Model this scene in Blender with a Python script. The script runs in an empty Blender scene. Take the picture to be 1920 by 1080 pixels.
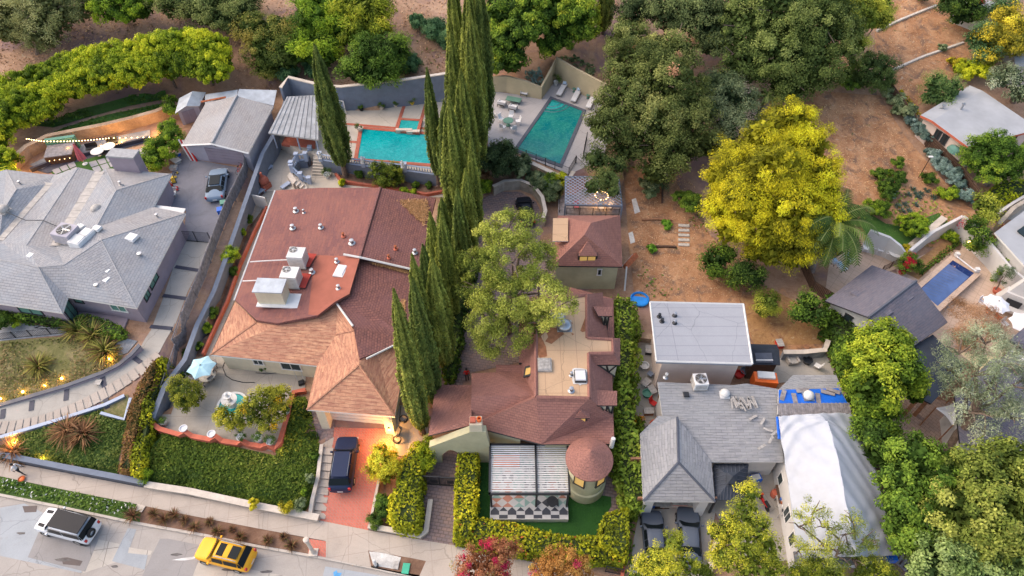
import bpy,bmesh,math,random
import numpy as np
from mathutils import Vector,Matrix
from mathutils.geometry import tessellate_polygon
from math import radians as R,sin,cos,pi
random.seed(7);rng=np.random.default_rng(7)
SC=bpy.context.scene
# ---------------------------------------------------------------- camera, sky, sun, exposure
CAMH,TILT,FPX=54.0,41.0,1280.0
cam=bpy.data.objects.new('camera',bpy.data.cameras.new('camera'))
SC.collection.objects.link(cam);SC.camera=cam
cam.location=(0,0,CAMH);cam.rotation_euler=(R(TILT),0,0)
cam.data.sensor_width=36;cam.data.lens=36*FPX/1920;cam.data.clip_end=2000
W0=bpy.data.worlds.new('World');SC.world=W0;W0.use_nodes=True
SUN_EL,SUN_AZ=42.0,-72.0
_n=W0.node_tree.nodes;sky=_n.new('ShaderNodeTexSky');sky.sky_type='NISHITA';sky.sun_disc=False
sky.sun_elevation=R(SUN_EL);sky.sun_rotation=R(SUN_AZ+0)
sky.air_density=1.0;sky.dust_density=3.0;sky.ozone_density=1.0
_m=_n.new('ShaderNodeMix');_m.data_type='RGBA';_m.blend_type='MULTIPLY';_m.inputs[0].default_value=1;_m.inputs[7].default_value=(1.04,.98,.91,1)
W0.node_tree.links.new(sky.outputs[0],_m.inputs[6]);W0.node_tree.links.new(_m.outputs[2],_n['Background'].inputs[0]);_n['Background'].inputs[1].default_value=0.15
sl=bpy.data.lights.new('sun','SUN');sl.energy=.6;sl.angle=R(110);sl.color=(1.0,.84,.64)
sun=bpy.data.objects.new('sun',sl);SC.collection.objects.link(sun)
_d=Vector((sin(R(SUN_AZ))*cos(R(SUN_EL)),cos(R(SUN_AZ))*cos(R(SUN_EL)),sin(R(SUN_EL))))
sun.rotation_euler=_d.to_track_quat('Z','Y').to_euler();sun.location=_d*100
SC.view_settings.view_transform='Standard';SC.view_settings.look='None'
SC.view_settings.exposure=1.2;SC.view_settings.gamma=1
# ---------------------------------------------------------------- survey: photo point at a known height -> place
CT,ST=cos(R(TILT)),sin(R(TILT))
def ray(px,py):
 dx=(px-960)/FPX;dy=(540-py)/FPX
 return(dx,ST+dy*CT,-CT+dy*ST)
def W(px,py,z):
 d=ray(px,py);t=(z-CAMH)/d[2]
 return Vector((d[0]*t,d[1]*t,z))
def PR(p):
 z=p[2]-CAMH;dep=p[1]*ST-z*CT
 return 960+FPX*p[0]/dep,540-FPX*(p[1]*CT+z*ST)/dep,dep
# ---------------------------------------------------------------- terrain heights
X0,X1,Y0,Y1=-130,130,-20,190
gx=np.arange(X0,X1+1.0);gy=np.arange(Y0,Y1+1.0)
GX,GY=np.meshgrid(gx,gy)
def hill(x,y):
 s=y+0.16*x-17.3
 return np.interp(s,[-60,-1.2,.6,5,12,25,40,50,60,75,100,150,300],[-.6,-.5,.08,.1,.5,1.2,2,3,5.2,9.5,16.5,28,45])
HM=hill(GX,GY)
def pip(x,y,poly):
 c=np.zeros(np.shape(x),bool);n=len(poly)
 for i in range(n):
  xa,ya=poly[i][0],poly[i][1];xb,yb=poly[i-1][0],poly[i-1][1]
  if ya==yb:continue
  c^=((ya>y)!=(yb>y))&(x<(xb-xa)*(y-ya)/(yb-ya)+xa)
 return c
def grow(P,d):
 n=len(P);ar=sum(P[i-1][0]*P[i][1]-P[i][0]*P[i-1][1]for i in range(n));sg=1 if ar>0 else-1;out=[]
 for i in range(n):
  a,b,c=P[i-1],P[i],P[(i+1)%n]
  e1=Vector((b[0]-a[0],b[1]-a[1])).normalized();e2=Vector((c[0]-b[0],c[1]-b[1])).normalized()
  mv=(Vector((e1.y,-e1.x))+Vector((e2.y,-e2.x)))*sg*d/max(1+e1.dot(e2),.5);out.append(Vector((b[0]+mv.x,b[1]+mv.y,b[2])))
 return out
def pad(px,z,g=0.0):
 """z: number or three (px,py,z) points of a plane"""
 if isinstance(z,(int,float)):
  poly=[W(a,b,z)for a,b in px];zz=np.full(GX.shape,float(z))
 else:
  P=[W(*q)for q in z];n=(P[1]-P[0]).cross(P[2]-P[0])
  zz=P[0].z-(n.x*(GX-P[0].x)+n.y*(GY-P[0].y))/n.z
  zm=sum(q[2]for q in z)/3;poly=[W(a,b,zm)for a,b in px]
 if g:poly=grow(poly,g)
 m=pip(GX,GY,poly);HM[m]=np.minimum(zz,3.0 if not isinstance(z,(int,float))else 99)[m]
pad([(-400,250),(150,225),(330,170),(530,165),(505,262),(412,470),(385,548),(350,600),(262,640),(130,622),(-400,640)],3.0,.8)
pad([(-400,630),(130,610),(262,610),(385,545),(358,610),(342,662),(324,712),(300,765),(276,830),(238,886),(0,850),(-400,790)],[(250,640,3.0),(0,850,.75),(228,880,.6)],0)
pad([(490,352),(815,345),(800,560),(765,790),(600,800),(560,730),(520,852),(290,806),(400,600)],1.3,.3)
pad([(265,835),(300,812),(520,855),(556,740),(605,840),(580,955),(265,897)],[(300,812,1.2),(520,855,1.1),(420,945,.6)],-.2)
pad([(612,800),(738,800),(702,990),(600,972)],[(612,800,1.1),(738,800,1.1),(650,980,.12)],.6)
pad([(500,262),(600,290),(860,335),(860,385),(476,385)],1.5,.8)
pad([(540,188),(700,205),(855,178),(860,322),(640,298),(600,290),(575,270),(512,245)],3.2,.3)
pad([(912,165),(1000,178),(1045,148),(1120,172),(1165,200),(1150,310),(1065,330),(970,290),(905,300)],4.6,1.0)
_wk=[W(a,b,.17)for a,b in((-420,796),(0,861),(278,914),(470,951),(600,974),(690,992),(790,1010),(860,1022),(1190,1093),(1500,1148),(2600,1338),(2600,1420),(700,1085),(0,945),(-420,880))]
_m0=pip(GX,GY,grow(_wk,.9));HM[_m0]=np.minimum(HM[_m0],.06)
def TZ(x,y):
 fx=min(max(x-X0,0),len(gx)-1.001);fy=min(max(y-Y0,0),len(gy)-1.001)
 i,j=int(fx),int(fy);u,v=fx-i,fy-j
 return float((HM[j,i]*(1-u)+HM[j,i+1]*u)*(1-v)+(HM[j+1,i]*(1-u)+HM[j+1,i+1]*u)*v)
def TZa(x,y):
 fx=np.clip(x-X0,0,len(gx)-1.001);fy=np.clip(y-Y0,0,len(gy)-1.001)
 i=fx.astype(int);j=fy.astype(int);u=fx-i;v=fy-j
 return(HM[j,i]*(1-u)+HM[j,i+1]*u)*(1-v)+(HM[j+1,i]*(1-u)+HM[j+1,i+1]*u)*v
def G(px,py,dz=0.0):
 """where the sight line meets the ground (raised by dz)"""
 d=ray(px,py);t=(30-CAMH)/d[2];st=.4
 while t<400:
  if CAMH+d[2]*t<=TZ(d[0]*t,d[1]*t)+dz:break
  t+=st
 lo,hi=t-st,t
 for _ in range(12):
  m=(lo+hi)/2
  if CAMH+d[2]*m<=TZ(d[0]*m,d[1]*m)+dz:hi=m
  else:lo=m
 return Vector((d[0]*hi,d[1]*hi,CAMH+d[2]*hi))
def MPP(px,py,z=2.0):
 return(CAMH-z)/-ray(px,py)[2]/FPX
# ---------------------------------------------------------------- materials
MATS={}
def newmat(name):
 m=bpy.data.materials.new(name);m.use_nodes=True;MATS[name]=m
 nt=m.node_tree;b=nt.nodes['Principled BSDF']
 return m,nt,b
def L(nt,a,b):nt.links.new(a,b)
def nd(nt,t,**k):
 n=nt.nodes.new(t)
 for a,v in k.items():
  if a.startswith('i_'):
   key=a[2:];n.inputs[int(key)if key.isdigit()else key].default_value=v
  else:setattr(n,a,v)
 return n
def coord(nt,uv=False,sc=(1,1,1),rot=0):
 tc=nd(nt,'ShaderNodeTexCoord');mp=nd(nt,'ShaderNodeMapping')
 mp.inputs['Scale'].default_value=sc;mp.inputs['Rotation'].default_value=(0,0,rot)
 L(nt,tc.outputs['UV' if uv else 'Object'],mp.inputs[0]);return mp.outputs[0]
def ramp(nt,fac,stops):
 r=nd(nt,'ShaderNodeValToRGB');e=r.color_ramp.elements
 while len(e)<len(stops):e.new(.5)
 for k,(p,c)in enumerate(stops):e[k].position=p;e[k].color=(*c,1)if len(c)==3 else c
 L(nt,fac,r.inputs[0]);return r.outputs[0]
def mix(nt,fac,a,b,mode='MIX'):
 m=nd(nt,'ShaderNodeMix',data_type='RGBA',blend_type=mode)
 for s,v in((m.inputs[0],fac),(m.inputs[6],a),(m.inputs[7],b)):
  if isinstance(v,(int,float)):s.default_value=v
  elif isinstance(v,tuple):s.default_value=(*v,1)if len(v)==3 else v
  else:L(nt,v,s)
 return m.outputs[2]
def noi(nt,co,scale,detail=4,rough=.6,dist=0):
 n=nd(nt,'ShaderNodeTexNoise');n.inputs['Scale'].default_value=scale;n.inputs['Detail'].default_value=detail
 n.inputs['Roughness'].default_value=rough;n.inputs['Distortion'].default_value=dist;L(nt,co,n.inputs['Vector']);return n.outputs[0]
def bump(nt,b,h,dist=.02,st=1.0):
 n=nd(nt,'ShaderNodeBump');n.inputs['Distance'].default_value=dist;n.inputs['Strength'].default_value=st
 L(nt,h,n.inputs['Height']);L(nt,n.outputs[0],b.inputs['Normal'])
def plain(name,c,rough=.6,metal=0,var=.12,scale=1.5,emit=None,es=1,coat=0,bmp=0):
 m,nt,b=newmat(name);b.inputs['Roughness'].default_value=rough;b.inputs['Metallic'].default_value=metal
 if coat:b.inputs['Coat Weight'].default_value=coat;b.inputs['Specular IOR Level'].default_value=.12
 if 'glass' in name:b.inputs['Specular IOR Level'].default_value=.15
 co=coord(nt)
 if var:
  f=noi(nt,co,scale,5);lo=tuple(x*(1-var*1.6)for x in c);hi=tuple(min(1,x*(1+var))for x in c)
  L(nt,ramp(nt,f,[(.3,lo),(.7,hi)]),b.inputs['Base Color'])
  if bmp:bump(nt,b,noi(nt,co,scale*8),bmp)
 else:b.inputs['Base Color'].default_value=(*c,1)
 if emit:b.inputs['Emission Color'].default_value=(*emit,1);b.inputs['Emission Strength'].default_value=es
 return m
def ground(name,stops,s1=.25,s2=2.5,s3=12,rough=.95,bmp=.05,patches=None):
 m,nt,b=newmat(name);b.inputs['Roughness'].default_value=rough;co=coord(nt)
 a=noi(nt,co,s1,6,.6,.4);c=noi(nt,co,s2,6,.7);d=noi(nt,co,s3,3,.7)
 mm=nd(nt,'ShaderNodeMath',operation='MULTIPLY_ADD');L(nt,a,mm.inputs[0]);mm.inputs[1].default_value=.5
 m2=nd(nt,'ShaderNodeMath',operation='MULTIPLY_ADD');L(nt,c,m2.inputs[0]);m2.inputs[1].default_value=.3
 m3=nd(nt,'ShaderNodeMath',operation='MULTIPLY');L(nt,d,m3.inputs[0]);m3.inputs[1].default_value=.2
 L(nt,m3.outputs[0],m2.inputs[2]);L(nt,m2.outputs[0],mm.inputs[2])
 col=ramp(nt,mm.outputs[0],stops)
 if patches:
  for(pc,ps,lo,hi)in patches:
   f=noi(nt,co,ps,5,.65,.6);fr=ramp(nt,f,[(lo,(0,0,0)),(hi,(1,1,1))]);col=mix(nt,fr,col,pc)
 L(nt,col,b.inputs['Base Color']);bump(nt,b,mm.outputs[0],bmp);return m
def shingle(name,c1,c2,mortar,bw=.5,bh=.2,streak=.35,streakc=None,patch=None,rough=.9,msize=.012,rot=0,bmp=.02,bias=0):
 m,nt,b=newmat(name);b.inputs['Roughness'].default_value=rough;co=coord(nt,True,rot=rot)
 br=nd(nt,'ShaderNodeTexBrick');L(nt,co,br.inputs['Vector'])
 br.inputs['Color1'].default_value=(*c1,1);br.inputs['Color2'].default_value=(*c2,1);br.inputs['Mortar'].default_value=(*mortar,1)
 br.inputs['Scale'].default_value=1;br.inputs['Mortar Size'].default_value=msize;br.inputs['Brick Width'].default_value=bw
 br.inputs['Row Height'].default_value=bh;br.inputs['Bias'].default_value=bias;br.inputs['Mortar Smooth'].default_value=.3
 mp=nd(nt,'ShaderNodeMapping');mp.inputs['Scale'].default_value=(1.2,5,1);L(nt,co,mp.inputs[0])
 n1=noi(nt,mp.outputs[0],1,4,.7);big=noi(nt,co,.25,4,.6)
 sc_=streakc or tuple(x*.6 for x in c1)
 col=mix(nt,ramp(nt,n1,[(.4,(0,0,0)),(.75,(streak,)*3)]),br.outputs['Color'],sc_)
 pc=patch or tuple(min(1,x*1.25)for x in c2)
 col=mix(nt,ramp(nt,big,[(.4,(0,0,0)),(.7,(.55,)*3)]),col,pc)
 L(nt,col,b.inputs['Base Color'])
 ad=nd(nt,'ShaderNodeMath',operation='SUBTRACT');L(nt,n1,ad.inputs[0]);L(nt,br.outputs['Fac'],ad.inputs[1]);bump(nt,b,ad.outputs[0],bmp)
 return m
def concrete(name,c,joint=None,stain=(.25,.17,.11),rot=0,var=.2,jw=3.0,jh=1.5):
 m,nt,b=newmat(name);b.inputs['Roughness'].default_value=.85;co=coord(nt,True,rot=rot)
 a=noi(nt,co,.35,8,.65,.5);s=noi(nt,co,.9,6,.7,1.2)
 col=ramp(nt,a,[(.3,tuple(x*(1-var)for x in c)),(.5,c),(.72,tuple(min(1,x*(1+var*.7))for x in c))])
 col=mix(nt,ramp(nt,s,[(.58,(0,0,0)),(.78,(.45,)*3)]),col,stain)
 fine=noi(nt,co,9,4,.7);col=mix(nt,.25,col,ramp(nt,fine,[(.3,tuple(x*.7 for x in c)),(.7,tuple(min(1,x*1.2)for x in c))]))
 if joint:
  br=nd(nt,'ShaderNodeTexBrick');L(nt,co,br.inputs['Vector']);br.inputs['Scale'].default_value=1;br.offset=0
  br.inputs['Mortar Size'].default_value=.025;br.inputs['Brick Width'].default_value=jw;br.inputs['Row Height'].default_value=jh
  col=mix(nt,br.outputs['Fac'],col,joint)
 vo=nd(nt,'ShaderNodeTexVoronoi',feature='DISTANCE_TO_EDGE');vo.inputs['Scale'].default_value=.3
 wn=nd(nt,'ShaderNodeMix',data_type='VECTOR');n2=nd(nt,'ShaderNodeTexNoise');n2.inputs['Scale'].default_value=1.4;L(nt,co,n2.inputs['Vector'])
 wn.inputs[0].default_value=.25;L(nt,co,wn.inputs[4]);L(nt,n2.outputs['Color'],wn.inputs[5]);L(nt,wn.outputs[1],vo.inputs['Vector'])
 col=mix(nt,ramp(nt,vo.outputs['Distance'],[(0,(.5,)*3),(.006,(0,0,0))]),col,tuple(x*.35 for x in c))
 L(nt,col,b.inputs['Base Color']);bump(nt,b,fine,.004);return m
def leafmat():
 m,nt,b=newmat('foliage');b.inputs['Roughness'].default_value=.7
 at=nd(nt,'ShaderNodeAttribute',attribute_name='lc');L(nt,at.outputs['Color'],b.inputs['Base Color'])
 b.inputs['Specular IOR Level'].default_value=.15
 tr=nd(nt,'ShaderNodeBsdfTranslucent');L(nt,at.outputs['Color'],tr.inputs[0]);ms=nd(nt,'ShaderNodeMixShader');ms.inputs[0].default_value=.3
 L(nt,b.outputs[0],ms.inputs[1]);L(nt,tr.outputs[0],ms.inputs[2]);L(nt,ms.outputs[0],nt.nodes['Material Output'].inputs[0]);return m
def water(name,c,deep,caust=.35):
 m,nt,b=newmat(name);b.inputs['Roughness'].default_value=.04;b.inputs['IOR'].default_value=1.33;co=coord(nt)
 f=noi(nt,co,.22,5,.6,1.2);col=ramp(nt,f,[(.35,deep),(.65,c)]);
 cf=noi(nt,co,1.1,4,.6,2.5);col=mix(nt,ramp(nt,cf,[(.5,(0,0,0)),(.56,(.35,)*3),(.6,(0,0,0))]),col,tuple(min(1,x*1.5+.06)for x in c));L(nt,col,b.inputs['Base Color'])  # bright caustic light veins painted into the water colour
 bump(nt,b,noi(nt,co,3,3,.5,.6),.05,.7);return m
LEAF=leafmat()
# ---------------------------------------------------------------- objects
def prop(o,label=None,cat=None,group=None,kind=None):
 if label:o['label']=label
 if cat:o['category']=cat
 if group:o['group']=group
 if kind:o['kind']=kind
 return o
def thing(name,label,cat,loc,rz=0,group=None):
 o=bpy.data.objects.new(name,None);SC.collection.objects.link(o);o.empty_display_size=.5
 o.location=loc;o.rotation_euler=(0,0,rz);return prop(o,label,cat,group)
def T(o,label,cat,group=None):return prop(o,label,cat,group)
def dup(root,loc,rz=0,label=None,sc=None):
 def cp(o,par):
  c=o.copy();SC.collection.objects.link(c)
  if par:c.parent=par
  for ch in o.children:cp(ch,c)
  return c
 r=cp(root,None);r.location=loc;r.rotation_euler=(0,0,rz)
 if sc:r.scale=sc if isinstance(sc,tuple)else(sc,sc,sc)
 if label:r['label']=label
 return r
class MB:
 def __init__(s):s.v=[];s.f=[];s.m=[]
 def face(s,pts,m=0):
  b=len(s.v);s.v+=[tuple(p)for p in pts];s.f.append(tuple(range(b,b+len(pts))));s.m.append(m)
 def box(s,c,size,rz=0,m=0,top=None,rx=0,ry=0):
  """c = centre of the bottom face; size = full x,y,z; top = scale of top face"""
  hx,hy,h=size[0]/2,size[1]/2,size[2];t=top if top is not None else 1
  if not isinstance(t,tuple):t=(t,t)
  M_=Matrix.Translation(c)@Matrix.Rotation(rz,4,'Z')@Matrix.Rotation(ry,4,'Y')@Matrix.Rotation(rx,4,'X')
  q=[(-hx,-hy,0),(hx,-hy,0),(hx,hy,0),(-hx,hy,0),(-hx*t[0],-hy*t[1],h),(hx*t[0],-hy*t[1],h),(hx*t[0],hy*t[1],h),(-hx*t[0],hy*t[1],h)]
  b=len(s.v);s.v+=[tuple(M_@Vector(p))for p in q]
  for f in((3,2,1,0),(4,5,6,7),(0,1,5,4),(1,2,6,5),(2,3,7,6),(3,0,4,7)):s.f.append(tuple(b+i for i in f));s.m.append(m)
 def prism(s,poly,z0,z1,m=0,mt=None,bot=True):
  """poly xy(z) ring; z0/z1 numbers or 'z' to use own z"""
  A=[(p[0],p[1],z0 if not callable(z0)else z0(p))for p in poly];B=[(p[0],p[1],z1 if not callable(z1)else z1(p))for p in poly]
  ar=sum(A[i-1][0]*A[i][1]-A[i][0]*A[i-1][1]for i in range(len(A)))
  if ar<0:A.reverse();B.reverse()
  n=len(A)
  for i in range(n):j=(i+1)%n;s.face([A[i],A[j],B[j],B[i]],m)
  s.face(B,m if mt is None else mt)
  if bot:s.face(A[::-1],m)
 def tube(s,pts,r,n=6,m=0,cap=True):
  pts=[Vector(p)for p in pts];rr=r if isinstance(r,(list,tuple))else[r]*len(pts);b=len(s.v)
  for i,p in enumerate(pts):
   d=(pts[min(i+1,len(pts)-1)]-pts[max(i-1,0)]).normalized()
   u=d.cross(Vector((0,0,1))if abs(d.z)<.9 else Vector((1,0,0))).normalized();w=d.cross(u)
   for k in range(n):a=2*pi*k/n;s.v.append(tuple(p+(u*cos(a)+w*sin(a))*rr[i]))
  for i in range(len(pts)-1):
   for k in range(n):j=(k+1)%n;s.f.append((b+i*n+k,b+(i+1)*n+k,b+(i+1)*n+j,b+i*n+j));s.m.append(m)
  if cap:
   s.f.append(tuple(b+k for k in range(n)));s.m.append(m)
   e=b+(len(pts)-1)*n;s.f.append(tuple(e+k for k in reversed(range(n))));s.m.append(m)
 def lathe(s,c,prof,n=16,m=0,a0=0,a1=2*pi,sx=1,sy=1):
  c=Vector(c);b=len(s.v);full=abs(a1-a0-2*pi)<1e-6;k_=n if full else n+1
  for r,z in prof:
   for k in range(k_):a=a0+(a1-a0)*k/n;s.v.append((c.x+r*cos(a)*sx,c.y+r*sin(a)*sy,c.z+z))
  for i in range(len(prof)-1):
   for k in range(n):j=(k+1)%k_;s.f.append((b+i*k_+k,b+i*k_+j,b+(i+1)*k_+j,b+(i+1)*k_+k));s.m.append(m)
 def build(s,name,mats,parent=None,loc=None,smooth=False,bev=0,local=False):
  me=bpy.data.meshes.new(name);mats=mats if isinstance(mats,(list,tuple))else[mats]
  off=Vector((0,0,0))
  if not local:
   p=parent
   while p is not None:off+=p.location;p=p.parent
   if parent is None and loc is not None:off=Vector(loc)
  vs=[(x-off.x,y-off.y,z-off.z)for x,y,z in s.v]if off.length else s.v
  me.from_pydata(vs,[],s.f)
  for m_ in mats:me.materials.append(MATS[m_]if isinstance(m_,str)else m_)
  me.polygons.foreach_set('material_index',s.m)
  bm=bmesh.new();bm.from_mesh(me)
  bmesh.ops.remove_doubles(bm,verts=bm.verts,dist=.0005)
  uvl=bm.loops.layers.uv.new('UVMap');Z=Vector((0,0,1))
  for f in bm.faces:
   n=f.normal
   if n.z<0:n=-n
   u=Z.cross(n)
   u=u.normalized()if u.length>.05 else Vector((1,0,0))
   w=n.cross(u)
   for l in f.loops:q=l.vert.co+off;l[uvl].uv=(q.dot(u),q.dot(w))
   f.smooth=smooth
  bm.to_mesh(me);bm.free()
  o=bpy.data.objects.new(name,me);SC.collection.objects.link(o)
  if parent is not None:o.parent=parent
  elif loc is not None:o.location=loc
  if smooth:
   try:me.set_sharp_from_angle(angle=R(40))
   except Exception:pass
  if bev:
   bv=o.modifiers.new('bevel','BEVEL');bv.width=bev;bv.segments=2;bv.limit_method='ANGLE'
  return o
def inset(poly,d):
 """poly list of Vectors, moves every edge inwards by d (xy), keeps z"""
 n=len(poly);ar=sum(poly[i-1].x*poly[i].y-poly[i].x*poly[i-1].y for i in range(n));sg=1 if ar>0 else-1
 out=[]
 for i in range(n):
  a,b,c=poly[i-1],poly[i],poly[(i+1)%n]
  e1=Vector((b.x-a.x,b.y-a.y)).normalized();e2=Vector((c.x-b.x,c.y-b.y)).normalized()
  n1=Vector((-e1.y,e1.x))*sg;n2=Vector((-e2.y,e2.x))*sg;k=1+n1.dot(n2)
  mv=(n1+n2)*(d/max(k,.35));out.append(Vector((b.x+mv.x,b.y+mv.y,b.z)))
 return out
def roof(name,P,faces,mats,parent,thick=.2,label=None):
 """P: dict key -> world Vector; faces: (string of keys [, material]); closed slab with fascia"""
 mb=MB();cnt={};D=Vector((0,0,thick))
 fl=[(f,0)if isinstance(f,str)else f for f in faces]
 for f,m in fl:
  ks=list(f);pts=[P[k]for k in ks];ar=sum(pts[i-1].x*pts[i].y-pts[i].x*pts[i-1].y for i in range(len(pts)))
  if ar<0:ks.reverse()
  for tr in tessellate_polygon([[Vector((P[k].x,P[k].y,0))for k in ks]]):
   q=[P[ks[i]]for i in tr];a2=(q[1].x-q[0].x)*(q[2].y-q[0].y)-(q[2].x-q[0].x)*(q[1].y-q[0].y)
   if a2<0:q.reverse()
   mb.face(q,m);mb.face([p-D for p in reversed(q)],len(mats)-1)
  for i in range(len(ks)):e=(ks[i-1],ks[i]);cnt[e]=1
 for(a,b)in cnt:
  if(b,a)not in cnt:mb.face([P[a],P[a]-D,P[b]-D,P[b]],len(mats)-1)
 o=mb.build(name,mats,parent)
 if label:o['label']=label
 return o
def PW(d):return{k:W(*v)for k,v in d.items()}
def walls(poly,z0,mat_,parent,d=.5,z1=None,name='wall',drop=.15):
 """wall block under a roof outline (poly of Vectors)"""
 q=inset(poly,d)if d else poly
 mb=MB();top=(lambda p:p[2]-drop)if z1 is None else z1
 qq=q;mb.prism(qq,z0,top);o=mb.build(name,mat_,parent);return o,q
def window(a,b,t0,t1,z0,z1,parent,frame='frame_dark',pane='glass',depth=.06,name='window',label=None):
 """window in the wall from a to b (outside on the right-hand side when walking a->b)"""
 a=Vector((a.x,a.y,0));b=Vector((b.x,b.y,0));d=(b-a);L_=d.length;d.normalize();n=Vector((d.y,-d.x,0))
 p=a+d*(L_*t0);q=a+d*(L_*t1);c=(p+q)/2;rz=math.atan2(d.y,d.x);w=(q-p).length
 mb=MB()
 for dx,ww in((-w/2,.08),(w/2,.08)):mb.box(c+d*dx+n*.03+Vector((0,0,z0)),(ww,depth*2,z1-z0),rz)
 for zz in(z0-.06,z1):mb.box(c+n*.03+Vector((0,0,zz)),(w+.16,depth*2.4,.08),rz)
 if w>.9:mb.box(c+n*.03+Vector((0,0,z0)),(.05,depth*1.6,z1-z0),rz)
 f=mb.build(name,frame,parent)
 if label:f['label']=label
 g=MB();g.box(c+n*.012+Vector((0,0,z0)),(w,.03,z1-z0),rz);g.build('pane',pane,f);return f
def sheet(name,px,mat_,eps=.05,kind='structure',world=False,parent=None,rotuv=0):
 poly=px if world else[G(*q)for q in px]
 bm=bmesh.new();vs=[bm.verts.new((p[0],p[1],0))for p in poly];bm.faces.new(vs)
 xs=[p[0]for p in poly];ys=[p[1]for p in poly]
 for v in range(math.ceil(min(xs)),math.floor(max(xs))+1):
  bmesh.ops.bisect_plane(bm,geom=bm.verts[:]+bm.edges[:]+bm.faces[:],plane_co=(v,0,0),plane_no=(1,0,0))
 for v in range(math.ceil(min(ys)),math.floor(max(ys))+1):
  bmesh.ops.bisect_plane(bm,geom=bm.verts[:]+bm.edges[:]+bm.faces[:],plane_co=(0,v,0),plane_no=(0,1,0))
 bmesh.ops.triangulate(bm,faces=bm.faces[:])
 uvl=bm.loops.layers.uv.new('UVMap');ca,sa=cos(rotuv),sin(rotuv)
 for f in bm.faces:
  if f.normal.z<0:f.normal_flip()
  for l in f.loops:x,y=l.vert.co.x,l.vert.co.y;l[uvl].uv=(x*ca+y*sa,-x*sa+y*ca)
 for v in bm.verts:v.co.z=TZ(v.co.x,v.co.y)+eps
 me=bpy.data.meshes.new(name);bm.to_mesh(me);bm.free();me.materials.append(MATS[mat_])
 o=bpy.data.objects.new(name,me);SC.collection.objects.link(o)
 if kind:o['kind']=kind
 return o
def wallrun(name,pts,h,t,mat_,label=None,cat='wall',parent=None,z=None,cap=None,capm=None,base=-.6,group=None,kind=None):
 """free-standing wall along ground points (px) ; h number or list (height over ground at each point); z: absolute tops"""
 P=[G(*p)if not isinstance(p,Vector)else p for p in pts];n=len(P);mb=MB()
 H=h if isinstance(h,(list,tuple))else[h]*n
 top=[(P[i].z+H[i])if z is None else(z[i]if isinstance(z,(list,tuple))else z)for i in range(n)]
 nr=[]
 for i in range(n):
  d=(P[min(i+1,n-1)]-P[max(i-1,0)]);d.z=0;d.normalize();nr.append(Vector((-d.y,d.x,0))*t/2)
 def strip(o_,z_lo,z_hi,k,m):
  for i in range(n-1):
   a,b=P[i],P[i+1];na,nb=nr[i]*k,nr[i+1]*k
   def q(p,zz):return(p.x,p.y,zz)
   A=[q(a-na,z_lo[i]),q(b-nb,z_lo[i+1]),q(b-nb,z_hi[i+1]),q(a-na,z_hi[i])]
   B=[q(a+na,z_lo[i]),q(b+nb,z_lo[i+1]),q(b+nb,z_hi[i+1]),q(a+na,z_hi[i])]
   o_.face(A,m);o_.face(B[::-1],m);o_.face([A[3],A[2],B[2],B[3]],m)
   if i==0:o_.face([B[0],A[0],A[3],B[3]],m)
   if i==n-2:o_.face([A[1],B[1],B[2],A[2]],m)
 lo=[min(p.z,TZ(p.x,p.y))+base for p in P]
 strip(mb,lo,top,1,0)
 if cap:strip(mb,top,[t_+cap for t_ in top],1.35,1)
 o=mb.build(name,[mat_]+([capm or mat_]if cap else[]),parent,loc=P[0]if parent is None else None)
 if parent is None and label:T(o,label,cat,group)
 if kind:o['kind']=kind
 return o
# ---------------------------------------------------------------- foliage
def nz(p,s,seed=0):
 """cheap smooth pseudo-noise, about -1..1"""
 x,y,z=p[:,0]*s,p[:,1]*s,p[:,2]*s;k=seed*1.7
 return(np.sin(x*1.3+1.7*np.sin(y*.9+k)+k)+np.sin(y*1.7+1.3*np.sin(z*1.1+k)+2*k)+np.sin(z*1.5+1.9*np.sin(x*.7-k)))/3
def norm(a):return a/np.maximum(np.linalg.norm(a,axis=1,keepdims=True),1e-6)
def leaves(C,N,S,COL,asp=.55,along=None,r=rng):
 """quads: centres, normals, half sizes, colours -> verts (4n,3), colours"""
 n=len(C);N=norm(N)
 a=r.normal(size=(n,3))if along is None else along+r.normal(size=(n,3))*.25
 u=norm(a-N*(a*N).sum(1,keepdims=True));v=np.cross(N,u)
 u=u*S[:,None];v=v*(S*asp)[:,None]
 V=np.stack([C-u,C-u*.1-v,C+u,C-u*.1+v],1).reshape(-1,3)
 return V,np.repeat(COL,4,0)
def leafobj(name,parts,parent=None,loc=(0,0,0),extra=None):
 V=np.concatenate([p[0]for p in parts]);K=np.concatenate([p[1]for p in parts]);n=len(V)//4
 off=Vector(loc)
 p=parent
 if p is not None:off=Vector((0,0,0))
 while p is not None:off+=p.location;p=p.parent
 V=V-np.array(off)
 me=bpy.data.meshes.new(name);me.vertices.add(len(V));me.vertices.foreach_set('co',V.astype(np.float32).ravel())
 me.loops.add(len(V));me.loops.foreach_set('vertex_index',np.arange(len(V),dtype=np.int32))
 me.polygons.add(n);me.polygons.foreach_set('loop_start',np.arange(0,len(V),4,dtype=np.int32))
 try:me.polygons.foreach_set('loop_total',np.full(n,4,dtype=np.int32))
 except Exception:pass
 at=me.color_attributes.new('lc','FLOAT_COLOR','POINT');K4=np.concatenate([np.clip(K,0,1),np.ones((len(K),1))],1)
 at.data.foreach_set('color',K4.astype(np.float32).ravel());me.update(calc_edges=True);me.materials.append(LEAF)
 o=bpy.data.objects.new(name,me);SC.collection.objects.link(o)
 if parent is not None:o.parent=parent
 else:o.location=loc
 return o
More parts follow.
